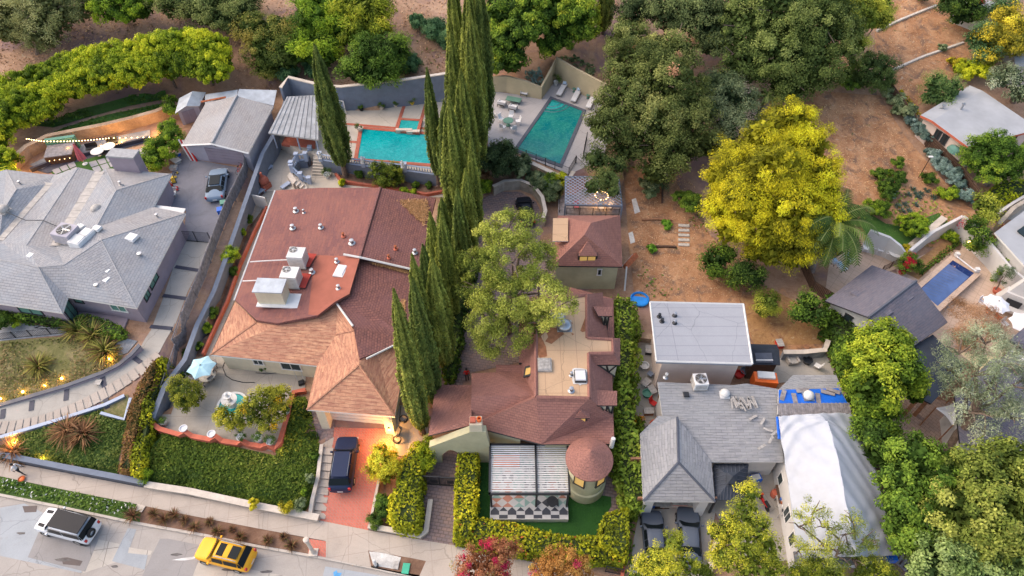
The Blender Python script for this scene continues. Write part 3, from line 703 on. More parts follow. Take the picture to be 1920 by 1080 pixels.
# tudor house lot
S('motor_court',[(905,372),(930,360),(975,360),(1005,378),(1020,410),(1012,450),(1040,500),(1060,520),(975,680),(880,700),(860,735),(820,720),(845,600),(880,480)],'pavers_mauve',.05)
S('gate_driveway',[(812,826),(868,830),(858,900),(853,960),(858,1026),(785,1012),(792,900)],'pavers_mauve',.07)
S('turf',[(895,850),(920,840),(1065,880),(1080,900),(1120,928),(1146,932),(1146,950),(1125,985),(1115,1010),(1040,1005),(890,975)],'turf_fake',.06)
S('side_paving',[(1140,870),(1162,700),(1175,700),(1165,960),(1145,962),(1120,925)],'pavers_mauve',.05)
S('pool_deck',[(915,170),(1000,182),(1045,150),(1120,175),(1160,200),(1130,300),(1065,328),(970,287),(915,290)],'deck_grey',.05)
# grey house lot
S('driveway',[(1205,935),(1345,935),(1335,1000),(1320,1100),(1175,1100),(1190,1000)],'driveway',.05)
S('patio',[(1340,860),(1480,866),(1485,1050),(1400,1060),(1340,960)],'patio',.055)
S('side_yard',[(1195,640),(1225,640),(1240,700),(1210,900),(1190,900),(1190,700)],'patio',.05)
S('patio',[(1400,680),(1545,660),(1570,705),(1410,725)],'driveway',.05)
S('dirt_yard',[(1170,300),(1260,330),(1330,440),(1500,600),(1540,640),(1540,665),(1410,650),(1220,570),(1190,560),(1180,470)],'rust_dirt',.05)
S('straw_yard',[(1385,560),(1440,540),(1540,590),(1545,645),(1415,650)],'straw',.07)
S('chalky_patch',[(1184,375),(1192,372),(1200,398),(1190,402)],'gravel_white',.08);S('chalky_patch',[(1178,438),(1186,435),(1191,455),(1182,458)],'gravel_white',.08)
# right hand lots
S('dry_slope',[(1400,200),(1520,170),(1650,180),(1700,260),(1830,400),(1800,470),(1620,450),(1560,330),(1450,250)],'rust_dirt',.05)
S('dry_slope',[(1640,0),(1790,0),(1830,60),(1820,120),(1720,200),(1680,190),(1640,100)],'rust_dirt',.05)
S('planted_bed',[(1600,370),(1700,330),(1780,370),(1790,430),(1740,460),(1620,440)],'rust_dirt',.07)
S('grass_patch',[(1620,395),(1660,420),(1690,425),(1760,400),(1775,425),(1700,478),(1620,440),(1610,400)],'turf',.09)
S('patio',[(1555,490),(1600,462),(1690,478),(1705,495),(1640,520),(1545,560)],'travertine',.05)
S('patio',[(1680,500),(1840,430),(1920,520),(1980,580),(1980,680),(1700,680)],'travertine',.05)
S('planting_bed',[(1690,510),(1715,490),(1790,440),(1800,458),(1760,490),(1722,525)],'straw',.07)
S('paved_yard',[(1660,740),(1740,745),(1800,760),(1790,850),(1680,850)],'pavers_tan',.05)
S('paved_yard',[(1870,380),(1960,350),(1960,420),(1870,410)],'driveway',.05)
# ---------------------------------------------------------------- roof and wall finishes
shingle('roof_grey',(.36,.355,.365),(.28,.285,.305),(.18,.18,.19),.5,.26,.5,(.42,.39,.37),(.33,.37,.42),.9,.02)
shingle('roof_grey_warm',(.38,.35,.335),(.31,.295,.29),(.22,.2,.2),.5,.26,.4,(.5,.46,.43),(.42,.42,.44),.9,.02)
plain('ridge_grey',(.37,.365,.37),.85,var=.12,scale=3);plain('valley_metal',(.46,.42,.38),.7,var=.15,scale=2);plain('metal_roof_pale',(.46,.50,.55),.55,.1,var=.14,scale=1.2)
shingle('roof_brown',(.25,.105,.09),(.17,.075,.07),(.09,.04,.04),.32,.24,.45,(.42,.17,.12),(.26,.12,.12),.9,.03,bmp=.04)
shingle('roof_brown_flat',(.26,.10,.08),(.19,.075,.07),(.15,.06,.055),1.0,.33,.7,(.13,.065,.075),(.31,.13,.095),.9,.008)
plain('red_patch',(.42,.05,.035),.9,var=.1);plain('roof_rust',(.36,.115,.075),.9,var=.12,scale=.8)
shingle('roof_tan',(.46,.21,.125),(.31,.13,.085),(.24,.10,.07),.9,.3,.95,(.72,.42,.25),(.35,.155,.11),.9,.012,bias=-.1)
shingle('roof_tudor',(.37,.165,.125),(.28,.125,.10),(.17,.08,.07),.34,.22,.5,(.46,.22,.16),(.32,.15,.13),.9,.016)
concrete('roof_flat_tan',(.58,.385,.235),(.42,.26,.16),(.32,.12,.05),jw=1.35,jh=4.2,var=.12)
shingle('roof_slate',(.30,.30,.32),(.22,.225,.24),(.13,.13,.14),.9,.24,.7,(.42,.41,.40),(.33,.34,.35),.9,.012)
concrete('roof_membrane',(.34,.35,.385),(.24,.24,.27),(.46,.45,.46),jw=7,jh=1.05,var=.1)
shingle('roof_dark',(.16,.15,.18),(.11,.115,.15),(.07,.07,.085),.6,.22,.6,(.24,.18,.19),(.15,.15,.19),.9,.012)
plain('roof_black',(.035,.045,.065),.75,var=.3,scale=.5);plain('tarp_white',(.43,.455,.51),.55,var=.04);plain('tarp_blue',(.01,.13,.62),.4,var=.12,scale=3)
plain('roof_pale',(.40,.41,.43),.7,var=.1,scale=.4);plain('corrugated',(.33,.34,.36),.7,0,var=.2,scale=1.1)
Z0=Vector((0,0,0))
def V(p,z):return Vector((p.x,p.y,z))
def on(px,py,z):return W(px,py,z)
# ================================================================ purple-walled house, pale grey shingle roof
def purple_house():
 P=PW({'A':(12,318,5.8),'B':(101,329,5.8),'v':(93,344,6.2),'w':(-2,452,6.5),'C':(147,314,6.9),'m':(50,460,7.2),'D':(188,323,6.4),'n':(105,462,6.7),'N':(198,315,6.2),'E':(322,326,5.8),'r':(218,357,7.4),'s':(180,427,7.4),'F':(288,388,5.9),'G':(348,400,5.8),'a':(190,450,7.6),'H':(256,578,5.8),'I':(127,557,5.8),'J':(117,587,5.8),'K':(-90,556,5.8),'p':(120,497,7.5),'q':(72,501,7.4),'o':(-90,470,7.2),'l':(31,355,7.3),'k':(5,396,7.3),'L':(-120,350,5.8),'j':(-110,410,6.8)})
 t=thing('purple_walled_house','sprawling low house with lilac walls under a pale grey hipped roof left of the driveway','house',V(P['H'],3))
 roof('roof',P,['ABvl','lvwk','Alk','AkjL',('kwj',0),'jwo','BCmwv',('CDnm',1),'DNrsn',('NEr',1),'rEFs',('sFGa',1),'GHa','aHIp','pIJq','qJKo','qow','qwm','qmnp','pnsa'],['roof_grey','roof_grey_warm','frame_white'],t,.16)
 rl=MB()
 for s in('lr','Al','lk','Cm','Nr','rs','rE','aG','aH','ap','pq','qJ','qo','kj'):
  if s=='lr':continue
  a,b=P[s[0]],P[s[1]];rl.tube([a+Vector((0,0,.0)),b+Vector((0,0,.0))],.045,5)
 rl.build('ridge_cap','ridge_grey',t)
 vl=MB()
 for s,w_ in(('vw',.5),('Dn',.5),('FG',.0)):
  if not w_:continue
  a,b=P[s[0]],P[s[1]];d=(b-a).normalized();sd=Vector((-d.y,d.x,0))*w_;u=Vector((0,0,.12));vl.face([a-sd+u,a+sd+u,b+sd+u,b-sd+u])
  for k in range(10):c=a.lerp(b,(k+.5)/10);vl.box(c+Vector((0,0,.1)),(w_*2.2,.06,.05),math.atan2(sd.y,sd.x))
 vl.build('valley_flashing','valley_metal',t)
 g=MB();g.tube([P['F']+Vector((-1.6,.2,.35)),W(165,430,7.45)],.06,5,0);g.build('gutter_pipe','white_paint',t)
 w_,q=walls([P[k]for k in 'AENGHIJK'[:2]]+[P['F']+Vector((.3,0,0))]+[P[k]for k in 'GHIJK']+[P['L']],1.6,'wall_lilac',t,.45,z1=5.7)
 n=len(q);G_,H_=q[3],q[4];I_,J_=q[5],q[6]
 window(H_,G_,.12,.2,4.4,5.3,t,'frame_dark','glass_green');window(H_,G_,.24,.38,4.5,5.4,t,'frame_dark','glass_green')
 window(I_,H_,.08,.2,4.6,5.4,t,'frame_dark','glass_green');window(I_,H_,.6,.82,4.3,5.3,t,'frame_white','glass_green')
 window(q[7],J_,.55,.78,4.3,5.3,t,'frame_dark','glass_green')
 d=window(J_,I_,.12,.86,3.15,5.35,t,'frame_dark','glass_green',name='door')
 pr=MB();a=W(289,386,5.5);pr.prism([W(289,384,5.5),W(348,391,5.5),W(343,400,5.5),W(288,392,5.5)],5.38,5.5);pr.build('porch_roof','white_paint',t)
 c=MB();b=W(246,318,6.0);c.box(b+Vector((0,0,-1)),(2.9,1.2,3.1),R(-6),0);o=c.build('chimney','wall_lilac',t)
 c=MB();c.box(b+Vector((0,0,2.1)),(3.1,1.4,.18),R(-6));c.build('cap','ridge_grey',o)
 f=MB();f.prism([W(130,590,3.15),W(150,584,3.15),W(240,596,3.15),W(232,616,3.15),W(128,606,3.15)],1.5,3.15);f.build('porch','wall_lilac',t)
 for k in range(7):
  s=MB();a=W(226+k*7.6,592+k*3.2,3.1-k*.17);b=W(218+k*7.6,617+k*3.4,3.1-k*.17);dd=(b-a).normalized();nn=Vector((-dd.y,dd.x,0))*.42
  s.prism([a-nn,b-nn,b+nn,a+nn],1.4,3.05-k*.17);s.build('step','wood_grey',t)
 return t
purple_house()
def roofbox(name,label,px,py,z,size,rz,mats,cat='roof vent',kind='box',group=None):
 b=W(px,py,z)
 t=thing(name,label,cat,b,rz,group);mb=MB()
 if kind=='box':
  mb.box((0,0,0),(size[0]*.8,size[1]*.8,size[2]*.5));mb.build('base',mats[-1],t,local=True);mb=MB();mb.box((0,0,size[2]*.5),size[:2]+(size[2]*.5,),0,top=.86);mb.build('hood',mats[0],t,local=True,bev=.02)
 elif kind=='pipe':
  mb.lathe((0,0,0),[(size[0]*.85,0),(size[0]*.8,.04),(size[0]*.4,.1)],10);mb.build('flashing',mats[-1],t,local=True);mb=MB();mb.lathe((0,0,0),[(size[0]*.3,0),(size[0]*.3,size[2]),(size[0]*.5,size[2]),(size[0]*.5,size[2]+.1),(0,size[2]+.14)],10);mb.build('pipe',mats[0],t,local=True,smooth=True)
 elif kind=='dome':
  mb.box((0,0,-.02),(size[0]*1.15,size[0]*1.15,.08));mb.build('flashing',mats[-1],t,local=True);mb=MB();r_=size[0]*.6;mb.lathe((0,0,.05),[(r_*.8,0),(r_*.8,.15),(r_,.18),(r_*.95,.3),(r_*.7,.45),(r_*.3,.53),(0,.55)],14);mb.build('hood',mats[0],t,local=True,smooth=True)
 return t
def ac_unit(label,base,size=(1.15,1.15,1.0),rz=0,body='white_metal',side='grime_metal',group='rooftop air conditioners',name='air_conditioner',fan=.4,off=(0,0)):
 t=thing(name,label,'air conditioner',base,rz,group);sx,sy,sz=size
 mb=MB();mb.box((0,0,0),(sx*1.05,sy*1.05,.1));mb.build('base','grime_metal',t,local=True)
 mb=MB();mb.box((0,0,.1),(sx,sy,sz-.1),0);mb.build('housing',body,t,local=True,bev=.03)
 mb=MB()
 for s in(-1,1):
  for k in range(6):z=.25+k*(sz-.4)/6;mb.box((0,s*sy/2,z),(sx*.82,.03,.035));mb.box((s*sx/2,0,z),(.03,sy*.82,.035))
 mb.build('louvre',side,t,local=True)
 mb=MB();mb.lathe((off[0],off[1],sz+.004),[(fan*min(sx,sy),0),(0,.002)],20);o=mb.build('fan_well','black_metal',t,local=True)
 mb=MB()
 for k in range(5):a=k*2*pi/5;mb.box((off[0]+cos(a)*fan*sx*.5,off[1]+sin(a)*fan*sx*.5,sz+.02),(fan*sx*.85,.14,.02),a,rx=.3)
 mb.lathe((off[0],off[1],sz+.02),[(.12,0),(.1,.05),(0,.06)],10);mb.build('fan_blades','metal',o,local=True)
 mb=MB()
 for rr in(.5,.75,1.0):
  r_=fan*min(sx,sy)*rr;mb.lathe((off[0],off[1],sz+.05),[(r_-.012,0),(r_-.012,.02),(r_+.012,.02),(r_+.012,0)],20)
 mb.build('fan_grille','grime_metal',o,local=True);return t
ac_unit('square beige air conditioner with a round black fan on the pale grey roof',W(131,447,7.0),(1.9,1.7,1.2),R(-15),'wall_lilac_light',group=None)
for i,(x,y,s,lb)in enumerate(((154,437,.9,'narrow pale duct box wedged right behind the beige air conditioner on the grey roof'),(168,446,1.15,'white duct box standing right of two smaller boxes near the beige roof air conditioner'),(151,459,1.35,'largest white duct box in front and right of the beige roof air conditioner'))):
 t=thing('duct_box',lb,'duct box',W(x,y,7.0),R(-28+6*i),'white duct boxes beside the rooftop air conditioner');mb=MB();mb.box((0,0,0),(s*(1.0 if i else.7),s*(1.2 if i==0 else.95),.8),0,top=.97);mb.build('housing','white_metal',t,local=True,bev=.04);mb=MB();mb.box((0,0,.8),(s*.78,s*.78,.05));mb.build('lid','white_paint',t,local=True)
for x,y,z,sz,lb,kd in((250,450,6.7,(1.1,1.0,.5),'largest beige box vent with a cracked lid on the grey slope above the driveway','box'),(185,433,7.4,(.8,.7,.5),'small beige box vent on the ridge right of the white duct boxes','box'),(60,483,7.0,(.6,.6,.4),'small tan box vent on the front left slope of the grey roof','box'),(200,527,6.5,(.8,.7,.35),'low cream box vent on the front slope near the south eave','box'),(204,512,6.6,(.5,.5,.4),'little bluish box vent just above the low cream one','box'),(217,449,6.9,(.5,.5,.5),'small blue grey vent between the ridge box vent and the large beige one','dome'),(8,395,7.3,(.9,.9,.5),'pale round dome vent at the left edge of the grey roof','dome'),(182,394,7.0,(.9,.9,.5),'pale round dome vent in the middle of the grey roof','dome'),(39,346,6.9,(.3,.3,.4),'grey pipe vent on the far left hip of the grey roof','pipe'),(227,347,7.2,(.3,.3,.4),'grey pipe vent near the lilac chimney','pipe'),(296,408,6.3,(.3,.3,.4),'grey pipe vent behind the driveway eave of the grey roof','pipe'),(265,482,6.3,(.45,.45,.45),'dark ringed pipe vent on the slope beside the driveway','pipe'),(185,541,6.3,(.4,.4,.5),'white goose neck pipe by the front eave of the grey roof','pipe')):
 roofbox('roof_vent' if kd!='pipe' else 'vent_pipe',lb,x,y,z-.1,sz,R(-20),('grime_metal' if kd=='dome' else 'white_metal' if kd=='box' else 'metal','grime_metal'),kind=kd)
# cable across the roof
mb=MB();mb.tube([W(12,398,7.4),W(48,413,7.2),W(80,413,7.3),(W(120,430,7.25))],.045,5);T(mb.build('cable','black_metal',loc=W(48,413,7.2)),'dark cable running from the left dome vent to the beige roof air conditioner','cable')
# ---- detached garage and shed
def purple_garage():
 z,r=5.4,6.3
 P=PW({'a':(341,271,z),'b':(397,269,r),'c':(467,286,z),'d':(513,199,z),'e':(444,180,r),'f':(386,193,z)})
 t=thing('garage','detached lilac garage with a pale grey gable roof at the end of the driveway','garage',V(P['a'],3))
 roof('roof',P,['abef','bcde'],['roof_grey_warm','frame_white'],t,.14)
 mb=MB();mb.tube([P['b'],P['e']],.2,6);mb.build('ridge_cap','ridge_grey',t)
 q=inset([P[k]for k in 'acdf'],.35);a,c,d,f=q;ab=a.lerp(c,(P['b']-P['a']).length/(P['c']-P['a']).length*.98);ab.z=r-.2;ef=V(P['e'],r-.2)+(ab-P['b'])*0;ef=f.lerp(d,.46);ef.z=r-.2
 mb=MB();zz=z-.15
 for p_,q_ in((c,d),(f,a)):mb.face([V(p_,1.2),V(q_,1.2),V(q_,zz),V(p_,zz)])
 mb.face([V(a,1.2),V(c,1.2),V(c,zz),ab,V(a,zz)]);mb.face([V(d,1.2),V(f,1.2),V(f,zz),ef,V(d,zz)]);mb.build('wall','wall_lilac_light',t)
 dr=(c-a).normalized();rz=math.atan2(dr.y,dr.x);m=a.lerp(c,.6);w=(c-a).length*.62;n=Vector((dr.y,-dr.x,0))
 mb=MB()
 for k in range(5):mb.box(V(m,3.02+k*.42)+n*.05,(w,.06,.39),rz)
 mb.build('door','wall_lilac',t)
 P2=PW({'a':(444,181,5.9),'b':(448,167,5.9),'c':(519,169,5.5),'d':(513,198,5.2)});roof('lean_to_roof',P2,['abcd'],['metal_roof_pale','metal'],t,.1)
 P2=PW({'a':(384,196,5.0),'b':(385,177,5.0),'c':(446,168,5.5),'d':(444,182,5.5)});roof('lean_to_roof',P2,['abcd'],['metal_roof_pale','metal'],t,.1)
 mb=MB();s=MB();s.box(W(400,187,5.32),(3,.35,.06),R(20));s.build('rust_patch','rust',t)
 mb=MB();mb.tube([P['a']+Vector((0,-.1,-.05)),P['b']+Vector((0,-.1,0)),P['c']+Vector((0,-.1,-.05))],.12,4);mb.build('fascia','frame_white',t)
 mb=MB();mb.lathe(ab+n*.1+Vector((0,0,-.6)),[(.0,0),(.2,.1),(0,.2)],4);mb.build('gable_vent','black_metal',t)
 return t
purple_garage()
def shed():
 P=PW({'a':(328,213,5.0),'b':(336,184,5.0),'c':(361,171,5.7),'d':(386,173,5.0),'e':(374,199,5.0),'f':(349,199,5.7)})
 t=thing('garden_shed','small lilac shed with a pale metal roof behind the detached garage','shed',V(P['a'],3));roof('roof',P,['abcf','fcde'],['metal_roof_pale','metal'],t,.08)
 q=inset([P[k]for k in 'abde'],.25);mb=MB();mb.prism(q,1.5,4.9);mb.build('wall','wall_lilac_light',t)
 a,e=q[0],q[3];mb=MB();m=a.lerp(e,.5);m.z=5.5;mb.face([V(a,4.9)+Vector((0,-.02,0)),V(e,4.9)+Vector((0,-.02,0)),m]);mb.build('gable','wall_lilac_light',t)
 for u in(.3,.62):
  d=(e-a).normalized();mb=MB();mb.box(V(a.lerp(e,u),3.1)+Vector((d.y,-d.x,0))*.04,(.75,.05,1.7),math.atan2(d.y,d.x));mb.build('door','wall_lilac',t)
 return t
shed()
# ================================================================ red-brown roofed house
def red_house():
 P=PW({'a':(517,357,5.2),'b':(713,352,6.9),'c':(675,482,6.9),'d':(817,371,5.7),'e':(785,507,5.7),'g':(655,551,6.8),'h':(629,565,6.7),'i':(596,591,6.4),'j':(520,606,5.9),'k':(481,600,5.6),'l':(441,562,5.2),'x':(590,478,6.1),'y':(578,590,6.25),'z':(600,352,5.95)})
 t=thing('red_roofed_house','large house under a patchwork of red brown and tan shingle roofs beside the cypress row','house',V(P['a'],1.3))
 roof('roof',P,[('azx',0),('axl',0),('xlkjiy',0),('zbcx',0),('xcghiy',2),('bdec',1)],['roof_brown_flat','roof_brown','roof_rust','roof_brown'],t,.3)
 mb=MB();mb.tube([P['b'],P['c']],.16,6);mb.build('ridge_cap','roof_brown',t)
 mb=MB();mb.tube([P['c']+Vector((-1.6,.3,.05)),P['c']+Vector((0,-.1,.06)),P['e']+Vector((0,-.1,.04))],.11,5);mb.build('gutter','white_paint',t);mb=MB();mb.tube([P['a']+Vector((-.1,0,-.05)),P['l']+Vector((-.1,0,-.05))],.09,5);mb.build('gutter','white_paint',t)
 Q=PW({'a':(676,484,6.2),'b':(785,510,5.2),'c':(764,636,5.1),'d':(674,673,6.1),'e':(662,612,6.3),'f':(628,565,6.2),'g':(655,552,6.35)})
 roof('lower_roof',Q,[('gabcdef')],['roof_brown','roof_brown'],t,.3)
 mb=MB();mb.tube([Q['g']+Vector((0,0,.05)),Q['f']+Vector((0,0,.05)),Q['e']+Vector((0,0,.05))],.1,5);mb.build('gutter','white_paint',t);mb=MB();mb.tube([Q['d']+Vector((.6,0,.02)),Q['c']+Vector((0,0,.04))],.09,5);mb.build('gutter','white_paint',t)
 N=PW({'k':(481,604,5.2),'j':(520,610,5.55),'i':(596,596,5.8),'h':(632,570,5.95),'w':(664,620,5.9),'l':(441,566,4.7),'p':(395,665,4.1),'q':(594,686,4.1),'r':(630,628,5.35),'s':(575,768,4.1),'t':(740,781,4.1),'u':(767,638,4.8),'v':(674,684,6.0),'c':(700,640,5.6)})
 roof('front_roof',N,['lpk','kpj','jpqr','jri','irh','hrw','rqsvw','stv','vtuc','wvc'],['roof_tan','frame_white'],t,.18)
 for s in('vs','vt','kp','rw'):mb=MB();mb.tube([N[s[0]],N[s[1]]],.1,5);mb.build('ridge_cap','roof_tan',t)
 w1,q=walls([P[k]for k in 'abdegjl'],0,'stucco_cream',t,.5,z1=4.9);w2,q2=walls([N[k]for k in 'lpqu'],0,'stucco_cream',t,.5,z1=4.0)
 window(q2[1],q2[2],.32,.42,2.6,3.5,t,'frame_white','glass');window(q2[1],q2[2],.6,.8,2.3,3.5,t,'frame_white','glass')
 s,tt=N['s'],N['t'];d=(tt-s).normalized();n=Vector((-d.y,d.x,0));rz=math.atan2(d.y,d.x)
 blk=[s+n*.95+d*.7,tt+n*.95-d*.5,N['u']-d*.5,N['q']+d*.8];mb=MB();mb.prism([V(p,0)for p in blk],.2,3.95);mb.build('garage_wall','stucco_cream',t)
 mb=MB();mb.box(V(s.lerp(tt,.52),1.12)+n*.9,(5.4,.1,2.1),rz);o=mb.build('garage_door','white_paint',t);mb=MB()
 for k in range(4):mb.box(V(s.lerp(tt,.52),1.14+k*.52)+n*.84,(5.4,.03,.03),rz)
 mb.build('panel_line','grime_metal',o)
 for u in(.14,.9):
  mb=MB();c=V(s.lerp(tt,u),.9)+n*.42;mb.box(c,(.75,.9,3.1),rz,top=(1,.75));mb.build('pillar','stucco_cream',t)
 mb=MB();c=G(572,700);mb.box(V(c,1.2),(.5,.5,2.8),rz);mb.build('porch_post','white_paint',t)
 return t
RH=red_house()
ac_unit('upper of two tall white air conditioners on the red brown roof',W(562,494,6.15),(1.55,1.4,1.55),R(-4),'white_paint',off=(-.35,.3),fan=.26)
ac_unit('lower of two tall white air conditioners on the red brown roof, nearest the chimney',W(550,531,6.1),(1.55,1.4,1.55),R(-4),'white_paint',off=(-.35,.3),fan=.26)
for pts,lb in((((545,489,6.0),(500,491,5.8),(470,493,5.6)),'long white pipe on the red roof left of the upper tall air conditioner'),(((533,525,6.0),(500,527,5.8),(456,529,5.45)),'long white pipe on the red roof left of the lower tall air conditioner')):
 mb=MB();mb.tube([W(*p)+Vector((0,0,.15))for p in pts],.06,6);T(mb.build('roof_pipe','white_paint',loc=W(*pts[0])),lb,'pipe')
t=thing('chimney','wide white chimney with grey metal top on the red brown roof','chimney',W(516,562,6.0));mb=MB();mb.box(W(516,562,5.8),(2.5,1.5,1.9),R(-3),top=(.98,.98));mb.build('shaft','stucco_cream',t,bev=.02);mb=MB();mb.box(W(516,562,5.8)+Vector((0,0,1.9)),(2.7,1.7,.12),R(-3));mb.build('cap','metal_roof_pale',t);mb=MB();mb.box(W(525,564,5.98),(3.9,1.7,.1),R(-3));mb.build('flashing','white_metal',t)
t=thing('skylight','white rectangular skylight on the rust coloured flat roof','skylight',W(639,510,6.5),R(-12));mb=MB();mb.box((0,0,0),(1.0,1.5,.2));mb.build('frame','white_paint',t,local=True);mb=MB();mb.box((0,0,.2),(.86,1.36,.06),0,top=.8);mb.build('dome','cushion',t,local=True)
for i,(x,y,z,s,lb)in enumerate(((555,396,5.7,.5,'silver vent pipe highest up on the left part of the red roof'),(570,399,5.8,.3,'thin silver vent pipe beside the bigger one on the upper left of the red roof'),(549,428,5.8,.5,'silver vent pipe on the left of the red roof, below the pair'),(602,427,6.2,.45,'silver vent pipe right of centre above the rust coloured roof'),(644,443,6.6,.35,'small rusty vent pipe left of the white dome vent on the red roof'),(660,456,6.75,.55,'white capped vent pipe just left of the red roof ridge'),(742,467,6.3,.35,'rusty vent pipe on the dark tiled slope'),(778,474,5.9,.45,'white capped vent pipe near the east edge of the tiled slope'),(729,484,6.4,.3,'short rusty vent by the lower gutter of the tiled slope'),(632,491,6.6,.4,'round white vent left of the skylight on the rust roof'),(585,511,6.2,.5,'round silver vent right of the lower tall air conditioner'),(635,541,6.6,.4,'white vent ring at the bottom of the rust roof'))):
 roofbox('vent_pipe',lb,x,y,z,(s*.8,s*.8,.35),0,('metal' if 'rusty' not in lb else 'rust','terracotta' if 'rusty' in lb else 'metal'),kind='pipe')
def on_roof_litter(px,zs,name,label,seed=0,n=500):
 r=np.random.default_rng(seed);P=[W(*p)for p in px];c=np.array([list(p)for p in P]);w=r.dirichlet(np.ones(len(P))*.8,n);C=w@c;C[:,2]+=.06
 nv=np.array(list((P[1]-P[0]).cross(P[2]-P[0]).normalized()));nv=nv if nv[2]>0 else-nv
 o=leafobj(name,[leaves(C,np.repeat([nv],n,0)+r.normal(size=(n,3))*.15,.22*r.uniform(.5,1.2,n),pal([(.32,.16,.07),(.45,.26,.12),(.55,.34,.18)],r.uniform(size=n),r),.25,None,r)],None,P[0]);o['kind']='stuff';return o
on_roof_litter([(742,375,6.6),(758,372,6.5),(808,372,5.95),(806,400,5.9),(800,432,5.85),(770,398,6.3)],0,'needle_litter','',1,1500)
on_roof_litter([(690,492,6.25),(740,500,5.8),(775,514,5.35),(765,512,5.45)],0,'needle_litter','',2,350)
on_roof_litter([(748,565,5.35),(760,560,5.3),(758,620,5.25),(748,605,5.35)],0,'needle_litter','',3,400)
for px in([(572,474),(594,476),(580,500),(566,500)],[(560,512),(584,513),(572,540),(548,537)]):mb=MB();mb.face([W(a,b,6.33)for a,b in px][::-1]);mb.build('patch','red_patch',RH)
